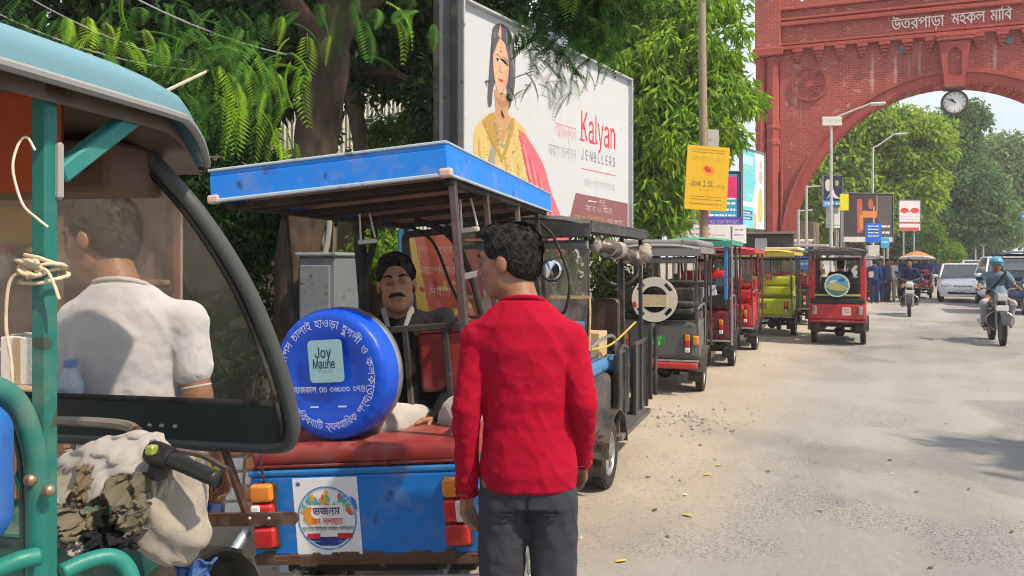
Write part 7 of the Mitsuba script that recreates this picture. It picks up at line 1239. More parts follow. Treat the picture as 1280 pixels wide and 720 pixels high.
def walkers():
    rows = [(1093, 29.6, 20, (.02, .045, .16), (.015, .03, .10), 'pupil in full navy uniform standing by the far black rickshaw'), (1099, 30.3, 200, (.025, .05, .18), (.02, .06, .22), 'pupil in blue trousers facing the camera beside the far black rickshaw'), (1109, 30.6, 150, (.06, .06, .09), (.03, .03, .04), 'person in dark clothes next to the blue trousered pupil'),
            (1114, 31.2, 210, (.60, .58, .54), (.42, .34, .24), 'person in a white shirt and beige trousers at the kerb'), (1121, 34.5, 180, (.45, .44, .42), (.10, .10, .12), 'person in a pale grey shirt left of the far red rickshaw')]
    for u, d, hd, sh, tr, lab in rows: p = spot(u, 330, d); person('person', lab, F(p[0], d, 0, hd, s=.96), STAND, shirt=sh, trousers=tr, res=.022, eyes=False)
    r = np.random.default_rng(17); cs = [((.03, .04, .10), 'navy'), ((.45, .42, .40), 'pale grey'), ((.35, .05, .05), 'red'), ((.08, .08, .09), 'black'), ((.12, .20, .30), 'blue'), ((.42, .30, .12), 'ochre')]
    for i, (u, d) in enumerate([(1172, 47), (1180, 52), (1186, 49), (1196, 56), (1203, 54), (1212, 58)]): p = spot(u, 330, d); person('person', f'tiny far pedestrian in a {cs[i][1]} top near the end of the road', F(p[0], d, 0, 180 + r.uniform(-40, 40)), STAND, shirt=cs[i][0], trousers=(.04, .04, .05), res=.034, eyes=False)
walkers()
# ------------------------------------------------------------------ the blue rickshaw in the foreground
BM = F(-.52, 3.10, 0, 12, 5)
BLUE = (.006, .135, .46)
def blue_rickshaw():
    M = BM; k = thing('rickshaw', 'blue rickshaw with red seats, nearest of the row, a sticker on its tail', 'rickshaw', 'electric rickshaws parked in a row along the road')
    red = (.22, .020, .022); pst = (.055, .045, .045)
    for sx in (-1, 1): wheel(k, 'rear_wheel', (sx * .46, .58, .25), .25, .10, M, (.5, .5, .5))
    wheel(k, 'front_wheel', (0, 2.28, .25), .25, .095, M)
    part(k, 'chassis', join(box(0, 1.1, .38, .80, 2.0, .05), box(-.26, 1.0, .32, .05, 2.2, .06), box(.26, 1.0, .32, .05, 2.2, .06)), 'matte', (.03, .028, .026), M=M)
    part(k, 'floor', box(0, 1.2, .42, .90, 1.1, .03), 'matte', (.10, .09, .085), M=M)
    part(k, 'tail_box', join(box(0, .26, .60, .94, .50, .30, .012)), 'old_paint', BLUE, M=M); part(k, 'tail_panel', rbox(0, -.006, .618, .945, .022, .31, .010, 2, 1), 'old_paint', (.006, .145, .50), M=M)
    part(k, 'panel_lip', rbox(0, -.004, .786, .955, .032, .026, .010, 2, 1), 'old_paint', (.012, .15, .42), M=M); part(k, 'seat_frame', box(0, .24, .80, .93, .48, .02), 'matte', (.03, .03, .03), M=M)
    g = box(0, -.008, .446, .95, .030, .040, .004); v = np.vstack([mv(box(x + .012 * math.sin(i * 5.1), -.012, .452 + .010 * math.sin(i * 2.7), .06 + .03 * math.sin(i * 3.3), .026, .030 + .022 * math.sin(i * 1.9), .006))[0] for i, x in enumerate(np.linspace(-.445, .445, 20))]); f = np.vstack([box(0, 0, 0, 1, 1, 1, .006)[1] + 24 * i for i in range(20)])
    part(k, 'rusty_sill', join(g, (v, f)), 'matte', (.085, .048, .030), M=M, label='rust eaten lower edge of the blue tail panel')
    part(k, 'bumper', tube(bez([(-.56, -.42, .30), (-.54, -.20, .42), (-.52, -.10, .50), (-.50, -.02, .56)], 5), .022, 12), 'metal', (.50, .62, .64), M=M); part(k, 'bumper', tube([(-.50, -.075, .385), (.0, -.082, .388), (.47, -.075, .39)], .019, 12), 'metal', (.72, .70, .66), M=M); part(k, 'bumper_stay', bar((-.3, -.07, .386), (-.3, .05, .40), .03), 'metal', (.3, .3, .3), M=M); part(k, 'bumper_stay', bar((.3, -.07, .388), (.3, .05, .40), .03), 'metal', (.3, .3, .3), M=M)
    part(k, 'side_skirt', box(.480, .26, .60, .012, .50, .33), 'old_paint', (.34, .42, .48), M=M); part(k, 'side_skirt', box(-.480, .26, .60, .012, .50, .33), 'old_paint', BLUE, M=M)
    for sx in (-1, 1): part(k, 'fender', sheet(np.stack([np.stack([np.full(9, sx * dx), .58 + .32 * np.cos(np.linspace(.1, math.pi - .1, 9)), .26 + .32 * np.sin(np.linspace(.1, math.pi - .1, 9))], -1) for dx in (.40, .53)], 0), .008), 'old_paint', (.28, .36, .42), 40, M)
    for sx, xx in ((1, .385), (-1, -.405)):
        kk = part(k, 'tail_light', rbox(xx, -.026, .625, .105, .03, .265, .02, 2, 1), 'matte', (.03, .03, .03), M=M)
        for z, h, c, nm in ((.72, .07, (.62, .20, .012), 'orange_lens'), (.635, .085, (.50, .015, .015), 'red_lens'), (.545, .08, (.42, .010, .012), 'red_lens')): part(kk, nm, rbox(xx, -.046, z, .092, .036, h, .014, 2, 1), 'gloss', c, M=M)
        part(kk, 'white_lens', rbox(xx + sx * .024, -.052, .635, .042, .036, .08, .010, 2, 1), 'gloss', (.62, .60, .57), M=M)
    # red cushion on the tail
    g = rbox(0, .235, .838, .94, .50, .090, .040, 4, 8); v = g[0]; v = v + np.stack([0 * v[:, 0], 0 * v[:, 0], .012 * (meshkit.fbm(v * [5, 6, 4], 3, 2) - .5) * 2 + .010 * np.cos(v[:, 0] * 3)], 1); part(k, 'tail_cushion', (v, g[1]), 'vinyl', red, True, M)
    part(k, 'cushion_piping', tube([(-.455, -.012, .812), (.455, -.012, .812)], .006, 6), 'vinyl', (.12, .012, .014), M=M); part(k, 'tie_cord', tube(bez([(-.40, -.02, .88), (-.405, -.035, .84), (-.40, -.03, .76)], 5), .006, 6), 'cloth', (.06, .03, .025), M=M)
    # frame
    for sx in (-1, 1):
        x = sx * .455
        for y in ((.03, .56, 1.25) if sx > 0 else (.42, 1.22)): part(k, 'post', bar((x, y, .44), (x, y, 1.88), .030 if y < .1 else .026), 'metal' if sx > 0 else 'matte', (.17, .12, .12) if sx > 0 else (.02, .02, .02), M=M)
        part(k, 'post', bar((sx * .44, 2.12, .5), (sx * .43, 1.98, 1.86), .026), 'matte', pst, M=M); part(k, 'roof_rail', bar((x, -.04, 1.865), (x, 2.15, 1.865), .026), 'matte', (.03, .03, .03), M=M)
    for z in (1.50, 1.04): part(k, 'rung', bar((.455, .045, z), (.455, .545, z + .02), .024), 'metal', (.45, .42, .40), M=M)
    for y in (.03, .56, 1.22, 2.0): part(k, 'roof_bow', bar((-.455, y, 1.865), (.455, y, 1.865), .026), 'matte', (.03, .028, .028), M=M)
    # backrest with its rail
    part(k, 'back_rail', bar((-.44, .47, 1.292), (.44, .47, 1.292), .030), 'matte', (.035, .033, .033), M=M)
    for x in (-.25, .06, .245): part(k, 'back_post', bar((x, .46, .86), (x, .46, 1.29), .024), 'matte', (.035, .033, .033), M=M)
    for x0, x1 in ((-.42, -.02), (.10, .375)): part(k, 'back_pad', rbox((x0 + x1) / 2, .51, 1.135, x1 - x0, .06, .27, .025, 3, 4), 'vinyl', (.20, .018, .022), True, M)
    part(k, 'bench', rbox(0, 1.08, .80, .90, .44, .12, .04), 'vinyl', (.26, .02, .022), True, M); part(k, 'bench_base', box(0, 1.08, .59, .84, .36, .32), 'old_paint', BLUE, M=M); part(k, 'bench_back', rbox(.0, 1.33, 1.06, .86, .07, .36, .03), 'vinyl', (.16, .014, .018), True, M); part(k, 'driver_seat', rbox(0, 1.60, .76, .6, .36, .12, .04), 'vinyl', (.20, .018, .02), True, M)
    # roof: boxy painted tray with chipped rims and a sagging brown lining
    RM = M @ F(0, 1.03, 0); hw, y0, y1 = .485, -1.14, 1.22
    part(k, 'roof_top', rbox(0, (y0 + y1) / 2, 1.985, 2 * hw, y1 - y0, .03, .012, 2, 2), 'old_paint', (.008, .20, .66), M=RM)
    for nm, g in (('fascia', box(0, y0 + .005, 1.928, 2 * hw, .014, .096, .004)), ('fascia', box(hw - .005, (y0 + y1) / 2, 1.928, .014, y1 - y0 - .02, .096, .004)), ('fascia', box(-hw + .005, (y0 + y1) / 2, 1.928, .014, y1 - y0 - .02, .096, .004)), ('fascia', box(0, y1 - .005, 1.928, 2 * hw, .014, .096, .004))): part(k, nm, g, 'old_paint', (.006, .19, .70), M=RM)
    for g in (tube([(-hw, y0 - .002, 1.998), (hw, y0 - .002, 1.998)], .006, 6), tube([(hw, y0, 1.998), (hw, y1, 1.998)], .006, 6), tube([(-hw, y0 - .003, 1.878), (hw, y0 - .003, 1.878)], .008, 6), tube([(hw, y0, 1.878), (hw, y1, 1.878)], .007, 6)): part(k, 'roof_rim', g, 'old_paint', (.36, .44, .50), M=RM, label='pale chipped rim of the blue roof')
    for sx in (-1, 1): part(k, 'corner_patch', rbox(sx * (hw - .012), y0 + .004, 1.885, .05, .035, .035, .01, 2, 1), 'matte', (.52, .38, .34), M=RM)
    X, Y = np.meshgrid(np.linspace(-.46, .46, 25), np.linspace(y0 + .03, y1 - .05, 61), indexing='ij'); sag = .030 * np.abs(np.sin((Y + 1.0) * math.pi / .56)) + .016 * meshkit.fbm(np.stack([X * 5, Y * 7, X * 0], -1), 3, 6)
    part(k, 'roof_lining', sheet(np.stack([X, Y, 1.915 - sag], -1)), 'vinyl', (.22, .13, .105), True, RM)
    for y in np.arange(-.85, 1.1, .56): part(k, 'roof_slat', bar((-.455, y, 1.862), (.455, y, 1.862), .018), 'matte', (.035, .028, .026), M=RM)
    # curved tubes and windscreen at the front
    part(k, 'curved_tube', tube(bez([(-.12, 1.26, 1.84), (.06, 1.27, 1.74), (.16, 1.28, 1.52), (.215, 1.29, 1.20)], 8), .018, 8), 'matte', (.022, .022, .022), M=M); part(k, 'cable', tube(bez([(-.14, 1.24, 1.80), (-.02, 1.24, 1.70), (.06, 1.25, 1.45), (.13, 1.26, 1.30), (.20, 1.27, 1.28)], 8), .008, 6), 'matte', (.015, .015, .015), M=M)
    part(k, 'branch_tube', join(tube(bez([(-.445, 1.22, 1.86), (-.43, 1.22, 1.6), (-.45, 1.22, 1.3)], 6), .03, 8), tube(bez([(-.43, 1.22, 1.55), (-.36, 1.22, 1.72), (-.34, 1.22, 1.85)], 6), .02, 8)), 'matte', (.015, .015, .015), M=M)
    wf = sg.Polygon([(-.44, .98), (.44, .98), (.41, 1.84), (-.41, 1.84)]).buffer(-.06).buffer(.06); WM = M @ plane((0, 2.12, 0), (1, 0, 0), (0, -.16, 1)); part(k, 'windscreen_frame', slab(wf.difference(wf.buffer(-.04)), -.015, .015), 'matte', (.035, .035, .038), False, WM); v, f = trimesh.creation.triangulate_polygon(wf.buffer(-.035), engine='earcut'); part(k, 'windscreen', (np.column_stack([v, 0 * v[:, 0]]), f), 'glass', smooth=False, M=WM)
    part(k, 'front_cowl', rbox(0, 2.12, .80, .86, .20, .40, .08), 'old_paint', BLUE, True, M); part(k, 'handlebar', tube(bez([(-.30, 1.72, 1.06), (0, 1.9, 1.02), (.30, 1.72, 1.06)], 6), .013, 8), 'metal', (.3, .3, .3), M=M)
    kk = part(k, 'mirror', lathe([(0, -.02), (.05, -.018), (.075, 0), (.07, .012), (0, .012)], 24, 'y'), 'matte', (.02, .02, .02), M=M @ F(.50, 1.96, 1.50, 8)); part(kk, 'mirror_glass', lathe([(0, -.024), (.055, -.022), (.064, -.010)], 24, 'y'), 'chrome', (.75, .82, .9), M=M @ F(.50, 1.96, 1.50, 8)); part(kk, 'mirror_arm', tube(bez([(.44, 2.05, 1.80), (.52, 2.02, 1.70), (.60, 1.98, 1.45), (.56, 1.98, 1.25), (.50, 2.0, 1.22)], 7), .010, 7), 'matte', (.015, .015, .015), M=M)
    for x, y in ((-.20, .75), (.35, .62)):
        part(k, 'grab_strap', join(tube([(x - .03, y, 1.86), (x - .035, y, 1.72)], .005, 5), tube([(x + .02, y, 1.86), (x + .04, y, 1.73)], .005, 5), box(x, y, 1.715, .095, .02, .022)), 'gloss', (.62, .60, .55), M=M)
    # sticker on the tail panel
    P = M @ plane((-.150, -.0185, .613), (1, .0, .0), (-.02, 0, 1)); kk = part(k, 'sticker', box(0, 0, -.001, .272, .305, .002, 0), 'print', (.66, .67, .70), M=P, label='white square sticker with a blue ringed emblem'); pm = Print(); L1 = .0009
    s = lambda p, c, l=1: pm.shape(p, c, l, .0009)
    ring = sg.Point(0, -.005).buffer(.124, 40); s(ring.difference(sg.Point(0, -.005).buffer(.118, 40)), (.05, .25, .55)); s(ring.buffer(-.012).intersection(sg.box(-.2, -.2, .2, -.078)), (.02, .04, .22), 1)
    r = np.random.default_rng(12); cols = [(.05, .36, .46), (.62, .26, .03), (.60, .42, .04), (.06, .30, .36), (.55, .10, .05), (.08, .42, .40)]
    for i in range(46):
        a = r.uniform(.05, math.pi - .05); q = r.uniform(.040, .104); x, y = q * math.cos(a) * 1.0, .0 + q * math.sin(a)
        s(affinity.rotate(ellipse(x, y, .0075, .0125), math.degrees(a) - 90 + r.uniform(-30, 30), origin=(x, y)), cols[i % 6], 1 + .02 * i)
    for i in range(30): a = math.pi * i / 29; s(affinity.rotate(sg.box(-.002, .106, .002, .106 + .006 * (1 + i % 2)), math.degrees(a) - 90, origin=(0, -.005)), (.3, .3, .4), 1)
    s(curve_poly([(-.10, -.005), (-.085, .03), (-.06, .04), (-.065, .012), (-.04, -.02), (-.07, -.03)]), (.62, .26, .03), 3)
    def B(t, x, y, h, w, c): p, L = bengali(t, h); s(affinity.translate(affinity.scale(p, w / L, 1, origin=(0, 0)), x, y).buffer(h * .045), c, 4)
    s(sg.box(-.062, -.028, .062, .036).buffer(.01), (.66, .67, .70), 2); B('ভজনম', -.055, .008, .030, .112, (.02, .02, .12)); B('সন ললহাত', -.062, -.030, .026, .128, (.58, .08, .03)); B('আপনার বিশ্বাস সংযাগ কলকাতা', -.108, -.052, .014, .216, (.03, .12, .10))
    for x0, x1 in ((-.088, -.034), (.040, .102)): s(sg.box(x0, -.084, x1, -.064), (.48, .02, .04), 3)
    for x0, x1 in ((-.088, -.034), (.040, .102)): pm.lines(x0, -.096, x1 - x0, 1, .006, (.4, .4, .5), 3, 3)
    s(sg.box(-.036, -.122, .036, -.112), (.62, .62, .66), 3); s(ellipse(-.112, .13, .009, .008), (.05, .12, .45)); s(curve_poly([(.10, .08), (.125, .06), (.128, .02), (.112, .05)]), (.03, .13, .55)); part(kk, 'emblem', pm, 'print', smooth=False, M=P @ F(0, 0, .0008))
blue_rickshaw()
def spare_cover():
    k = thing('spare_wheel', 'bright blue round spare wheel cover with a pale logo square', 'wheel'); c = BM @ F(-.105, .105, 1.158, 9)
    part(k, 'tyre', lathe([(.14, -.02), (.20, -.05), (.25, -.03), (.255, .02), (.25, .06), (.20, .085), (.14, .07)], 44, 'y'), 'rubber', (.05, .052, .055), 40, c)
    t = np.linspace(0, 1, 15); R = np.concatenate([np.linspace(0, .235, 15), [.250, .258, .262, .262, .259]]); Y = np.concatenate([-.082 - .006 * np.cos(t * 7), [-.080, -.070, -.052, -.01, .035]]); g = lathe(np.stack([R, Y], 1), 72, 'y'); v = g[0]; r = np.hypot(v[:, 0], v[:, 2]); a = np.arctan2(v[:, 2], v[:, 0])
    v = v + np.stack([0 * r, .007 * (meshkit.fbm(np.stack([v[:, 0] * 9, v[:, 2] * 9, 0 * r], -1), 3, 9) - .5) * (r < .23) + .0035 * np.sin(a * 26) * np.clip((r - .20) / .05, 0, 1), 0 * r], 1)
    part(k, 'cover', (v, g[1]), 'vinyl_gloss', (.003, .075, .60), True, c); part(k, 'cover_band', lathe([(.259, .020), (.264, .03), (.262, .055), (.25, .075)], 60, 'y'), 'metal', (.42, .43, .45), True, c)
    FM = c @ plane((0, -.0965, 0), (1, 0, 0), (0, 0, 1)); pm = Print(); s = lambda p, c_, l=1: pm.shape(p, c_, l, .0007)
    sq = affinity.translate(sg.box(-.062, -.066, .062, .066).buffer(.018), .005, .058); s(sq, (.30, .50, .56)); wh = (.66, .74, .82)
    def La(t, x, y, w, h, c_): p, L = latin(t, h, True); s(affinity.translate(affinity.scale(p, w / L, 1, origin=(0, 0)), x, y), c_, 2)
    La('Joy', -.045, .072, .078, .040, (.02, .05, .13)); La('Maune', -.058, .030, .104, .036, (.02, .05, .13)); p, L = bengali('সাবার অন', .014); s(affinity.translate(affinity.scale(p, .07 / L, 1, origin=(0, 0)), -.035, .010), (.02, .05, .13), 2)
    s(arc_text('নিরাপদ চালাই হাওড়া হুগলী ও কলকাতা', .192, 176, .031).buffer(.0007), wh); p, L = bengali('সানাজকাল ৩৩ ০৬০০০ ০৭৪।', .026); s(affinity.translate(affinity.scale(p, .37 / L, 1, origin=(0, 0)), -.185, -.066).buffer(.0007), wh)
    s(arc_text('এই পরিষবাটি ব্যবহারিক পণ্য', .214, 202, .029, True).buffer(.0006), wh); pm.rect(-.085, -.125, -.045, -.119, wh, 1); pm.rect(.045, -.125, .085, -.119, wh, 1)
    part(k, 'lettering', pm, 'print', smooth=False, M=FM); part(k, 'stand', join(tube([(0, .03, -.25), (0, .06, -.32)], .028, 10), (lambda b: b)(ball((0, .03, -.275), (.045, .04, .022), 2))), 'matte', (.10, .025, .022), M=c)
scene['vinyl_gloss'] = {'type': 'twosided', 'b': pr(roughness=0.40, specular=0.5)}
spare_cover()

# ------------------------------------------------------------------ the teal rickshaw we look through
TM = F(-1.172, 1.336, 0, 11); TEAL = (.010, .150, .125)
def teal_rickshaw():
    M = TM; k = thing('rickshaw', 'teal framed rickshaw with a large dusty windscreen at the left edge', 'rickshaw')
    part(k, 'post', bar((.45, 0, .25), (.45, 0, 1.868), .027), 'old_paint', TEAL, M=M); part(k, 'post', bar((-.45, 0, .25), (-.45, 0, 1.868), .038), 'old_paint', TEAL, M=M)
    part(k, 'brace', bar((.45, .025, 1.735), (.46, .235, 1.885), .030), 'old_paint', (.02, .20, .19), M=M); part(k, 'bracket_plate', box(.45, .012, 1.74, .045, .012, .09), 'old_paint', (.30, .30, .28), M=M)
    for sx in (-1, 1): part(k, 'roof_rail', bar((sx * .45, -.9, 1.885), (sx * .45, .30, 1.885), .030), 'matte', (.05, .05, .05), M=M)
    # roof: pressed sheet narrowing to a visor
    ys = np.linspace(-1.3, .78, 30); a = np.linspace(-1, 1, 25); hw = .515 - .27 * np.clip((ys - .26) / .52, 0, 1) ** 1.15; zc = 1.965 - .155 * np.clip((ys - .15) / .63, 0, 1) ** 1.3; ze = 1.872 - .025 * np.clip((ys - .30) / .48, 0, 1)
    ta = np.linspace(math.pi, 0, 25); sx_ = np.sign(np.cos(ta)) * np.abs(np.cos(ta)) ** .42; sz_ = np.abs(np.sin(ta)) ** .62; P = np.stack([hw[:, None] * sx_, np.repeat(ys[:, None], 25, 1), ze[:, None] + (np.maximum(zc - ze, .004))[:, None] * sz_[None]], -1); part(k, 'roof', sheet(P[:, ::-1], .012), 'old_paint', (.125, .265, .33), 50, M)
    e = P[:, -1]; part(k, 'roof_lip', tube(e + [.0, 0, -.004], .009, 8), 'old_paint', (.24, .25, .25), M=M, label='grey rolled lip of the pale blue roof'); e = P[-1]; part(k, 'visor_edge', tube(e[:, :] + [0, 0, -.008], .011, 8), 'matte', (.10, .10, .10), M=M)
    part(k, 'roof_lining', sheet(np.stack([P[..., 0] * .93, P[..., 1], P[..., 2] - .03], -1)), 'vinyl', (.10, .07, .055), True, M); part(k, 'red_lining', sheet(np.stack([np.stack(np.meshgrid(np.linspace(-.46, .36, 9), [0, 1], indexing='ij'), -1)[..., 0], np.full((9, 2), .14), np.tile([1.72, 1.90], (9, 1))], -1), .006), 'cloth', (.42, .085, .03), True, M)
    part(k, 'header_box', join(box(-.12, .50, 1.80, .74, .20, .11, .01)), 'matte', (.13, .085, .06), M=M); part(k, 'header_slot', box(-.14, .392, 1.795, .46, .012, .05), 'matte', (.008, .008, .008), M=M)
    for x in (.135, .165, .20): part(k, 'header_slot', box(x, .392, 1.80, .02, .012, .022), 'matte', (.008, .008, .008), M=M)
    # windscreen hoop
    ed = bez([(.215, 1.87), (.332, 1.71), (.412, 1.53), (.452, 1.33), (.456, 1.20), (.448, 1.15), (.425, 1.118), (.38, 1.108)], 8); lean = lambda z: .865 - (z - 1.10) * .43
    pts = [(x, lean(z), z) for x, z in ed]; left = [(-x, y, z) for x, y, z in pts][::-1]; part(k, 'windscreen_hoop', tube(np.vstack([pts, left]), .020, 12), 'plastic', (.060, .068, .070), True, M)
    part(k, 'hoop_seal', tube(np.vstack([[(x - .022, y - .02, z) for x, y, z in pts[:len(pts) - 12]]]), .007, 6), 'rubber', (.008, .008, .008), M=M)
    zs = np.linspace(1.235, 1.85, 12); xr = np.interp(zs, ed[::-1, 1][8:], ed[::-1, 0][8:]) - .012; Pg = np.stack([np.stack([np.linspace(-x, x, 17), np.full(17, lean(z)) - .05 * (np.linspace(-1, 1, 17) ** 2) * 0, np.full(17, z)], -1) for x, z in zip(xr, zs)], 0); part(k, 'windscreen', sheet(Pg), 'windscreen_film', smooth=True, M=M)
    pl = sg.Polygon([(-.445, 1.115), (.445, 1.115), (.452, 1.235), (-.452, 1.235)]).buffer(-.03).buffer(.03); part(k, 'lower_panel', slab(pl, -.012, .012), 'plastic', (.026, .038, .042), False, M @ plane((0, lean(0), 0), (1, 0, 0), (0, -.43, 1)) if False else M @ np.array([[1, 0, 0, 0], [0, -.43, -1, lean(0)], [0, 1, 0, 0], [0, 0, 0, 1.0]]))
    part(k, 'panel_rim', tube([(-.43, lean(1.235) - .016, 1.235), (.425, lean(1.235) - .016, 1.235)], .008, 8), 'rubber', (.012, .012, .012), M=M)
    for x in (.05, .085, .125): part(k, 'panel_bolt', ball((x, lean(1.16) - .016, 1.16), .007, 1), 'metal', (.4, .4, .42), True, M)
    # handlebar
    part(k, 'handlebar', tube(bez([(-.33, .45, 1.19), (-.2, .62, 1.20), (.12, .60, 1.21), (.32, .42, 1.225), (.43, .33, 1.218)], 6), .012, 8), 'metal', (.2, .2, .2), M=M)
    g = join(lathe([(0, -.035), (.026, -.034), (.030, -.02), (.030, .02), (.026, .034), (0, .035)], 18, 'x'), box(.005, -.005, -.035, .045, .04, .045, .01)); v = xf(F(.430, .322, 1.216, 8, -15), g[0]); kk = part(k, 'switch_housing', (xf(F(.43, .322, 1.216) @ np.diag([.8, .8, .8, 1]) @ F(-.43, -.322, -1.216), v), g[1]), 'plastic', (.012, .012, .014), M=M); part(kk, 'switch', xf_box((.425, .300, 1.232), (.018, .02, .018)), 'gloss', (.22, .30, .02), M=M)
    pr_ = bez([(.435, .322, 1.214), (.49, .315, 1.200), (.56, .306, 1.180)], 8); part(k, 'grip', tube(pr_, [.014, .016, .0175, .0175, .0165] + [.0155, .015] * 5 + [.0145, .0175], 14), 'plastic', (.016, .017, .019), True, M)
    part(k, 'brake_lever', tube(bez([(.43, .37, 1.215), (.48, .38, 1.205), (.55, .36, 1.185)], 6), .006, 7), 'metal', (.08, .08, .08), M=M)
    # body below
    part(k, 'dash_box', box(-.10, .46, .84, .72, .22, .38, .012), 'old_paint', (.012, .075, .065), M=M); part(k, 'dash_rim', tube([(-.46, .345, 1.03), (.26, .345, 1.03)], .006, 6), 'old_paint', (.02, .13, .115), M=M)
    part(k, 'front_mudguard', sheet(np.stack([np.stack([np.full(11, x), np.full(11, .62) + .30 * np.cos(np.linspace(.1, math.pi, 11)), .60 + .30 * np.sin(np.linspace(.1, math.pi, 11))], -1) for x in (.08, .34)], 0), .01), 'matte', (.010, .011, .011), 40, M)
    wheel(k, 'front_wheel', (.0, .95, .25), .25, .10, M); part(k, 'floor', box(0, .1, .42, .9, 1.3, .04), 'old_paint', (.02, .08, .07), M=M)
    for sx in (-1, 1): wheel(k, 'rear_wheel', (sx * .44, -1.6, .25), .25, .10, M)
    part(k, 'chassis', box(0, -.4, .36, .8, 2.6, .06), 'matte', (.03, .03, .03), M=M)
    # armrest bend, lower rails, driver's seat
    arm = bez([spot(-60, 478, 1.02), spot(-8, 484, 1.06), spot(22, 506, 1.09), spot(40, 552, 1.11), spot(46, 610, 1.12), spot(47, 740, 1.13)], 8); part(k, 'armrest', tube(arm, .0155, 12), 'old_paint', (.012, .16, .135), True); part(k, 'armrest_strap', tube(arm - [.014, -.004, .003], .012, 8), 'old_paint', (.008, .075, .062), True)
    for u, v_ in ((38, 600), (61, 613)): kk = part(k, 'bolt', ball(spot(u, v_, 1.105), .009, 2), 'metal', (.42, .26, .18), True)
    part(k, 'lug_plate', lathe([(0, -.004), (.020, -.004), (.020, .004), (0, .004)], 20, 'y'), 'old_paint', (.010, .12, .10), M=F(*spot(38, 598, 1.118)))
    for q in ([spot(-40, 728, 1.05), spot(20, 702, 1.08), spot(50, 695, 1.1)], [spot(76, 716, 1.17), spot(110, 701, 1.2), spot(138, 696, 1.22), spot(156, 706, 1.23), spot(166, 730, 1.23), spot(168, 780, 1.23)]): part(k, 'lower_rail', tube(bez(q, 7), .0125, 12), 'old_paint', (.014, .19, .155), True)
    c = spot(-18, 600, 1.0); part(k, 'seat_back', rbox(c[0] - .088, c[1] + .02, c[2], .20, .10, .19, .045, 4, 4), 'vinyl', (.006, .11, .42), True)
    br = (.050, .024, .016); M2 = M
    g1 = bar(spot(280, 560, 2.12), spot(311, 650, 2.12), .012, .030); part(k, 'brown_bracket', g1, 'old_paint', br); g = slab(sg.LineString([(0, 0), (.26, 0)]).buffer(.0165), -.006, .006); o = spot(240, 650, 2.10); part(k, 'brown_bracket', g, 'old_paint', br, False, plane(o, (1, .05, 0), (0, 0, 1)))
    for u in (312, 336): part(k, 'bolt', ball(spot(u, 648, 2.09), .005, 1), 'metal', (.6, .58, .55), True)
def xf_box(c, s): return box(*c, *s, .003)
teal_rickshaw()
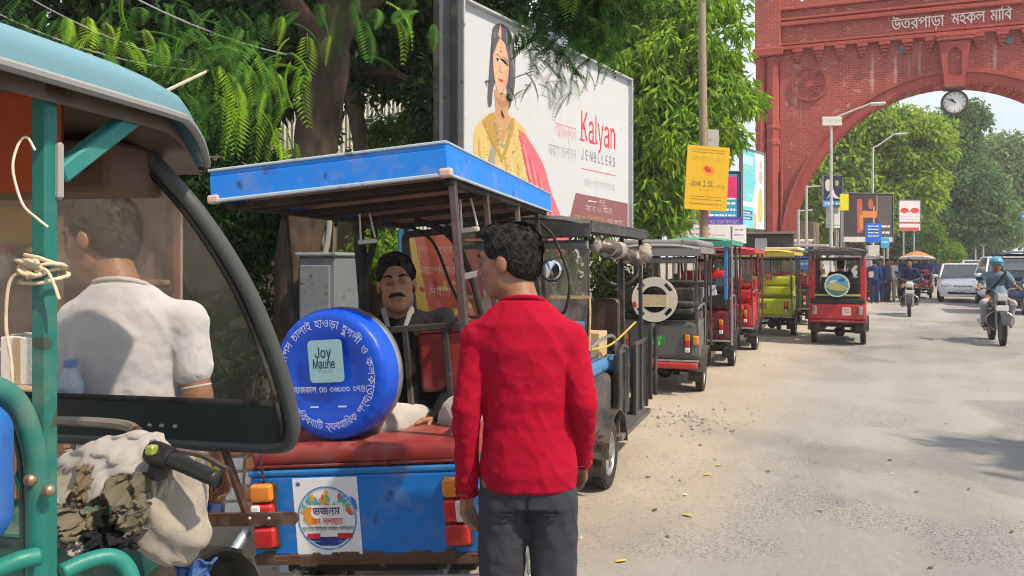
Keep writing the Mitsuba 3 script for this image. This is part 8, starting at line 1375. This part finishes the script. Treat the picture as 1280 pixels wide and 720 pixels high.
def small_things():
    M = TM; tw = (.60, .50, .36); r = np.random.default_rng(3)
    k = thing('twine', 'pale twine wound round the teal post with loose ends', 'twine'); m = MB()
    for j in range(5):
        z = 1.572 + j * .007; t = np.linspace(0, 2 * math.pi, 21); q = .024 * (1 + .10 * r.normal()); sx = np.sign(np.cos(t)) * np.abs(np.cos(t)) ** .6; sy = np.sign(np.sin(t)) * np.abs(np.sin(t)) ** .6; part(k, 'turn', tube(np.stack([.45 + q * sx, q * sy, z + .008 * np.sin(t + j) ], -1), .0032, 6), 'cloth', tw, True, M)
    kn = [(.45 + .02 * math.cos(a * 2.1), -.030 - .006 * math.sin(a * 3), 1.588 + .012 * math.sin(a * 1.7)) for a in np.linspace(0, 9, 40)]; part(k, 'knot', tube(kn, .0036, 6), 'cloth', tw, True, M)
    part(k, 'loose_end', tube(bez([(.44, -.030, 1.585), (.418, -.034, 1.565), (.412, -.034, 1.50), (.420, -.032, 1.44), (.422, -.032, 1.36)], 6), .0028, 6), 'cloth', tw, True, M); part(k, 'loose_end', tube(bez([(.46, -.030, 1.582), (.478, -.030, 1.585), (.49, -.028, 1.565), (.500, -.028, 1.54)], 6), .0028, 6), 'cloth', tw, True, M)
    single('white_wire', 'thin white wire hanging beside the top of the teal post', 'wire', tube(bez([spot(44, 188, 1.20), spot(34, 172, 1.2), spot(24, 178, 1.19), spot(16, 205, 1.18), spot(20, 232, 1.18), spot(30, 258, 1.18), spot(45, 272, 1.19), spot(60, 284, 1.195)], 7), .0021, 6), 'gloss', (.66, .56, .46), True)
    # bags on the handlebar
    def blob(name, label, cat, pts, col, mat='cloth', amp=.012, fr=(11, 11, 11), kk=.05, seed=2, it=0):
        S = Sdf(.006, kk)
        for c, rr in pts: S.ell(c, rr)
        g = folds(wrinkle(S.mesh(), amp, fr, seed, 4), .016, seed); return single(name, label, cat, g, mat, col, True)
    C = lambda u, v, d: spot(u, v, d)
    canvas = (.30, .275, .235)
    k = thing('canvas_bag', 'beige canvas bag hanging from the teal rickshaw handlebar', 'bag')
    S = Sdf(.005, .04); S.ell(C(205, 640, 1.62), (.075, .05, .085)); S.ell(C(215, 668, 1.60), (.065, .045, .060)); S.ell(C(228, 610, 1.63), (.045, .04, .07)); S.ell(C(195, 600, 1.64), (.05, .035, .05))
    v, f = S.mesh(); n = normals(v, f); fold = .007 * np.sin(v[:, 2] * 70 + v[:, 0] * 40 + 5 * meshkit.noise(v * 9, 1)) * meshkit.noise(v * 12, 4) + .018 * (meshkit.fbm(v * [10, 10, 14], 4, 7) - .5); part(k, 'sack', (v + n * (fold + .034 * (np.abs(meshkit.fbm(v * [13, 13, 9], 3, 11) - .5) - .12))[:, None], f), 'cloth', canvas, True)
    for j, (a, b) in enumerate(((188, 205), (206, 214))): part(k, 'handle', tube(bez([C(a, 572, 1.66), C(a + 2, 595, 1.60), C((a + b) / 2, 622, 1.585), C(b + 2, 598, 1.6), C(b, 575, 1.68)], 6), .0075, 8), 'cloth', hsv(canvas, 1.25), True)
    k = thing('plastic_sack', 'crumpled translucent white plastic sack draped over bundles by the handlebar', 'bag'); 
    u = np.linspace(0, 1, 40); w = np.linspace(0, 1, 22); U, V = np.meshgrid(u, w, indexing='ij'); top = np.interp(U, [0, .12, .4, .7, .92, 1], [582, 568, 552, 543, 546, 560]); bot = np.interp(U, [0, .12, .30, .5, .82, 1], [690, 664, 630, 612, 600, 586]); px = 62 + U * 150; py = top + (bot - top) * V; dd = 1.64 - .05 * V + .03 * (V - .1) ** 2 * 4 * (V < .1) - .03 * np.sin(U * 3.1); P = np.stack([(px - 640) / 1000 * dd, dd, CAM_H - (py - 325) / 1000 * dd], -1); nn = np.abs(meshkit.fbm(P * [13, 13, 20], 4, 3) - .5); P[..., 1] += .11 * nn; P[..., 2] += .02 * nn; part(k, 'sheet', sheet(P, .003), 'gloss_film', (.60, .59, .57), True)
    for i, (u_, v_, d, col, R, lab) in enumerate([(152, 598, 1.63, (.19, .185, .12), .034, 'olive round tub lid under the plastic sack, right of the other'), (88, 607, 1.62, (.30, .28, .23), .036, 'pale grey round tub lid under the plastic sack beside the teal post')]):
        LM = F(*C(u_, v_, d), 18, 22 if i == 0 else -12, 0) @ plane((0, 0, 0), (1, 0, 0), (0, .35, 1)); kk = thing('tub', lab, 'tub'); part(kk, 'lid', lathe([(0, .004), (R * .9, .006), (R, .012), (R * 1.08, .010), (R * 1.08, -.006)], 30), 'vinyl', col, 40, LM); part(kk, 'wall', lathe([(R, -.006), (R * .92, -.09), (0, -.092)], 30), 'vinyl', hsv(col, .7), 40, LM)
    def crumple(name, label, u, v_, d, w, h, col, seed, amp=.020, mat='cloth', n=70):
        o = C(u, v_, d); U, V = np.meshgrid(np.linspace(-1, 1, n), np.linspace(-1, 1, n), indexing='ij'); q = np.stack([U * 1.3, V * 1.3, 0 * U + seed], -1); rg = lambda f_, s_: (1 - np.abs(2 * meshkit.fbm(q * f_, 3, s_) - 1)) ** 2
        P = np.stack([U * w + 1.2 * amp * (meshkit.fbm(q * 1.6, 2, seed) - .5), -.03 + .035 * (U**2 + V**2) - 1.7 * amp * rg(1.15, seed + 2) - .18 * amp * rg(2.6, seed + 4), V * h + 1.2 * amp * (meshkit.fbm(q * 2.3, 3, seed + 1) - .5) - .01 * U**2], -1) * (1 + .10 * np.sin(np.arctan2(V, U) * 5 + seed))[..., None]
        return single(name, label, 'cloth', sheet(P + o, .003), mat, col, True)
    crumple('patterned_cloth', 'brown patterned cloth stuffed between the two tubs', 120, 604, 1.625, .032, .040, (.14, .11, .07), 3, .024)
    crumple('crumpled_rag', 'olive grey crumpled rag below the tubs', 110, 650, 1.60, .062, .034, (.15, .135, .10), 5, .034); crumple('crumpled_rag', 'darker olive crumpled rag between the tubs and the beige bag', 172, 622, 1.59, .036, .058, (.125, .115, .085), 8, .034)
    crumple('black_cloth', 'black crumpled cloth at the bottom of the bundle', 146, 662, 1.575, .046, .026, (.016, .016, .02), 6, .034); crumple('grey_cloth', 'pale grey scrap of cloth at the bottom of the bundle beside the black cloth', 116, 672, 1.57, .026, .018, (.30, .29, .27), 12, .024)
    crumple('denim_cloth', 'bunched blue denim cloth below the beige canvas bag', 250, 716, 1.72, .036, .036, (.045, .10, .26), 9, .034)
    k = thing('water_bottle', 'clear blue labelled water bottle behind the windscreen beside the teal post', 'bottle'); c = C(88, 498, 2.25); part(k, 'bottle', lathe([(0, 0), (.032, .002), (.034, .05), (.031, .07), (.034, .09), (.034, .14), (.016, .175), (.014, .19), (0, .191)], 20), 'gloss', (.30, .42, .52), 40, F(c[0], c[1], c[2] - .09)); part(k, 'label', lathe([(.0346, .055), (.0346, .105)], 20), 'print', (.03, .20, .55), True, F(c[0], c[1], c[2] - .09)); part(k, 'cap', lathe([(.017, .178), (.017, .20), (0, .201)], 14), 'gloss', (.03, .15, .5), 40, F(c[0], c[1], c[2] - .09))
    # colourful packets on a rack seen under the windscreen
    k = thing('packet_rack', 'leaning rack of red and yellow snack packets seen under the windscreen', 'rack'); o = spot(258, 645, 4.3); RM = plane(o, (1, .15, 0), (0, .25, 1)); part(k, 'board', box(.14, .22, -.015, .34, .50, .02), 'matte', (.45, .42, .36), M=RM); rr = np.random.default_rng(9)
    cc = [(.5, .04, .03), (.6, .42, .03), (.10, .12, .42), (.62, .60, .56), (.55, .16, .03)]
    for i in range(3):
        for j in range(6): part(k, 'packet', rbox(.04 + i * .10, .03 + j * .078, .008, .088, .066, .022, .009, 2, 1), 'gloss', cc[rr.integers(5)], True, RM @ F(0, 0, 0, 0))
    single('purple_banner_cloth', 'narrow dark purple cloth strip hanging left of the packet rack', 'cloth', sheet(np.stack([spot(248, 585, 4.25) + np.outer(np.linspace(0, 1, 6), [.07, .0, 0])[:, None] * (1 - .4 * np.linspace(0, 1, 6))[None, :, None] + np.array([0, .02, -.30]) * np.linspace(0, 1, 6)[None, :, None]], 0)[0], .004), 'cloth', (.035, .02, .16), True)
    # festival banner and red cloth beyond the blue rickshaw
    def fest(pm, w, h):
        pm.rect(0, 0, w, h, (.52, .09, .04), 0); pm.shape(sg.Polygon([(0, 0), (0, h), (w * .15, h), (w * .45, 0)]), (.62, .38, .04), 1); pm.rect(0, 0, w * .05, h, (.05, .28, .50), 2); rr = np.random.default_rng(2)
        for i in range(5): p, L = bengali(('শুভ আলা', 'আপনার', 'সবার জন', 'ও কলকাতা', 'হাওড়া')[i], .075); pm.shape(affinity.translate(p, w * (.22 + .09 * i) - .05, h * (.82 - i * .17)), (.66, .60, .55), 3)
        for i in range(26): pm.shape(ellipse(rr.uniform(.05, w), rr.uniform(.02, h * .6), .02, .03, rr.uniform(0, 90)), [(.62, .12, .25), (.62, .30, .03), (.45, .03, .03), (.6, .5, .1)][i % 4], 2 + .03 * i)
    panel('festival_banner', 'orange and red printed festival banner beyond the blue rickshaw', (-.98, 7.05, .75), 62, .78, 1.10, (.52, .09, .04), fest, 'banner', .02, (.05, .7), frame=(.1, .3, .5))
    u = np.linspace(0, 1, 16); U, V = np.meshgrid(u, u, indexing='ij'); A, B, C_, D = spot(562, 318, 6.6), spot(572, 312, 6.6), spot(606, 352, 6.5), spot(600, 404, 6.5); P = (A * (1 - U)[..., None] + C_ * U[..., None]) * (1 - V)[..., None] + (A * (1 - U)[..., None] + D * U[..., None]) * V[..., None]; P[..., 1] += .04 * np.sin(V * 14 + U * 5); single('red_cloth', 'bright red cloth hung beside the festival banner', 'cloth', sheet(P, .004), 'cloth', (.50, .012, .016), True)
    k = thing('brown_board', 'plain brown board standing behind the red cloth', 'board'); part(k, 'board', box(-.18, 7.9, 1.05, .55, .03, 1.6), 'plaster'); part(k, 'leg', box(-.35, 7.93, .5, .05, .05, 1.0), 'matte', (.1, .07, .05)); part(k, 'leg', box(0.0, 7.93, .5, .05, .05, 1.0), 'matte', (.1, .07, .05))
scene['gloss_film'] = {'type': 'principledthin', 'base_color': VC, 'roughness': 0.3, 'diff_trans': 0.9, 'eta': 1.45}
small_things()
# ------------------------------------------------------------------ people in the foreground
def foreground_people():
    RED = dict(STAND, pel=(.014, 0, .925), neck=(-.004, -.005, 1.470), head=(-.050, .035, 1.590), shL=(-.147, 0, 1.342), elL=(-.188, -.035, 1.115), wrL=(-.190, .03, .850), shR=(.147, 0, 1.342), elR=(.190, -.05, 1.135), wrR=(.196, .085, .935), hiL=(-.068, 0, .88), hiR=(.092, 0, .88), knL=(-.078, .02, .48), knR=(.100, .01, .48), anL=(-.09, -.03, .09), anR=(.115, -.02, .09))
    def details(k, J, HR):
        bangle(k, J, HR); key = [q for q in scene if q.startswith(k + '__trousers')][0]; v = meshkit.WRITTEN[scene[key]['filename']][0]; M = F(.04, 2.63, 0)
        def back(x, z): w = v - np.array([.04, 2.63, 0]); m = np.hypot(w[:, 0] - x, w[:, 2] - z) < .012; return (x, (w[m, 1].min() if m.any() else -.10) - .001, z)
        dk = (.022, .023, .030)
        part(k, 'seam', tube([back(.012, z) for z in np.linspace(.85, .74, 9)], .0022, 5), 'cloth', dk, True, M)
        for x0, x1 in ((-.085, -.025), (.05, .11)): part(k, 'pocket', tube([back(x, .79) for x in np.linspace(x0, x1, 7)], .0024, 5), 'cloth', dk, True, M)
        for x in (-.125, .155): part(k, 'side_seam', tube([(x + .004 * math.sin(z * 9), .0 - .035, z) for z in np.linspace(.80, .15, 14)], .0018, 5), 'cloth', dk, True, M)
    def bangle(k, J, HR):
        d = J['wrR'] - J['elR']; d /= np.linalg.norm(d); a = np.cross(d, [0, 0, 1]); a /= np.linalg.norm(a); b = np.cross(d, a); c = J['wrR'] + d * .012; t = np.linspace(0, 2 * math.pi, 25); part(k, 'bracelet', tube(c + .033 * np.cos(t)[:, None] * a + .033 * np.sin(t)[:, None] * b, .0045, 7), 'chrome', (.75, .74, .72), True, F(.04, 2.63, 0))
    person('person', 'man in a bright red long sleeved shirt seen from behind', F(.04, 2.63, 0), RED, shirt=(.34, .003, .022), trousers=(.040, .042, .055), yaw=-66, tilt=-4, res=.0065, fold=.0068, arm=.90, trunk=.95, shoes=(.03, .03, .03), extra=details)
    W = dict(STAND, neck=(-.030, -.005, 1.445), head=(-.105, .045, 1.567), shL=(-.142, 0, 1.338), shR=(.142, 0, 1.338), elL=(-.180, -.02, 1.13), wrL=(-.18, .14, .92), elR=(.180, -.02, 1.13), wrR=(.21, .12, .92))
    person('person', 'man in a pale lavender grey T-shirt behind the dusty windscreen', F(-1.135, 2.40, .0, -6, s=1.06), W, shirt=(.50, .495, .515), trousers=(.05, .06, .09), sleeve='short', yaw=-70, tilt=-6, res=.008, fold=.006, arm=.84, trunk=.90, hair=(.035, .028, .024), eyes=True)
    def collar(k, J, HR):
        M = BM @ F(.0, .585, .70, 172, s=1.07)
        for sx in (-1, 1): part(k, 'collar', sheet(np.stack([np.stack([sx * (.052 + .02 * np.linspace(0, 1, 7)) * (1 - .55 * t), .045 + .06 * t + .012 * np.linspace(0, 1, 7), .655 - .105 * t - .02 * np.linspace(0, 1, 7)], -1) for t in np.linspace(0, 1, 9)], 0), .004), 'cloth', (.26, .26, .27), True, M)
        part(k, 'moustache', tube(bez([J['head'] + HR @ np.array(q) for q in ((-.034, .074, -.057), (-.018, .093, -.049), (0, .0975, -.047), (.018, .093, -.049), (.034, .074, -.057))], 5), [.003, .005, .0065, .0075, .008, .008, .008, .008, .008, .0075, .007, .0075, .008, .008, .008, .008, .008, .007, .006, .005, .003], 8), 'hair', (.008, .007, .006), True, M)
    S = dict(SIT, head=(0, .03, .742), neck=(0, -.01, .62), elL=(-.25, .02, .32), wrL=(-.16, .22, .18), elR=(.25, .02, .32), wrR=(.15, .20, .18), knL=(-.28, .30, .22), knR=(.02, .30, .20), anL=(-.25, .02, .14), anR=(-.06, .06, .14))
    person('person', 'moustached man in a black shirt sitting inside the blue rickshaw', BM @ F(.0, .585, .70, 172, s=1.07), S, shirt=(.012, .012, .016), trousers=(.40, .39, .38), sleeve='long', yaw=-10, tilt=3, res=.006, skin=(.29, .145, .082), extra=collar, hair=(.010, .008, .008))
foreground_people()
# the air: light haze that fades what stands far off
scene['air'] = {'type': 'homogeneous', 'albedo': {'type': 'rgb', 'value': [0.95, 0.955, 0.96]}, 'sigma_t': 0.0011}
scene['haze'] = {'type': 'cube', 'to_world': mi.ScalarTransform4f().translate([70, 110, 7.5]).scale([195, 155, 8.6]), 'bsdf': {'type': 'null'}, 'interior': {'type': 'ref', 'id': 'air'}}
scene['camera']['medium'] = {'type': 'ref', 'id': 'air'}
labels['haze'] = {'label': 'thin bright haze in the air over the street', 'category': 'haze', 'kind': 'stuff'}
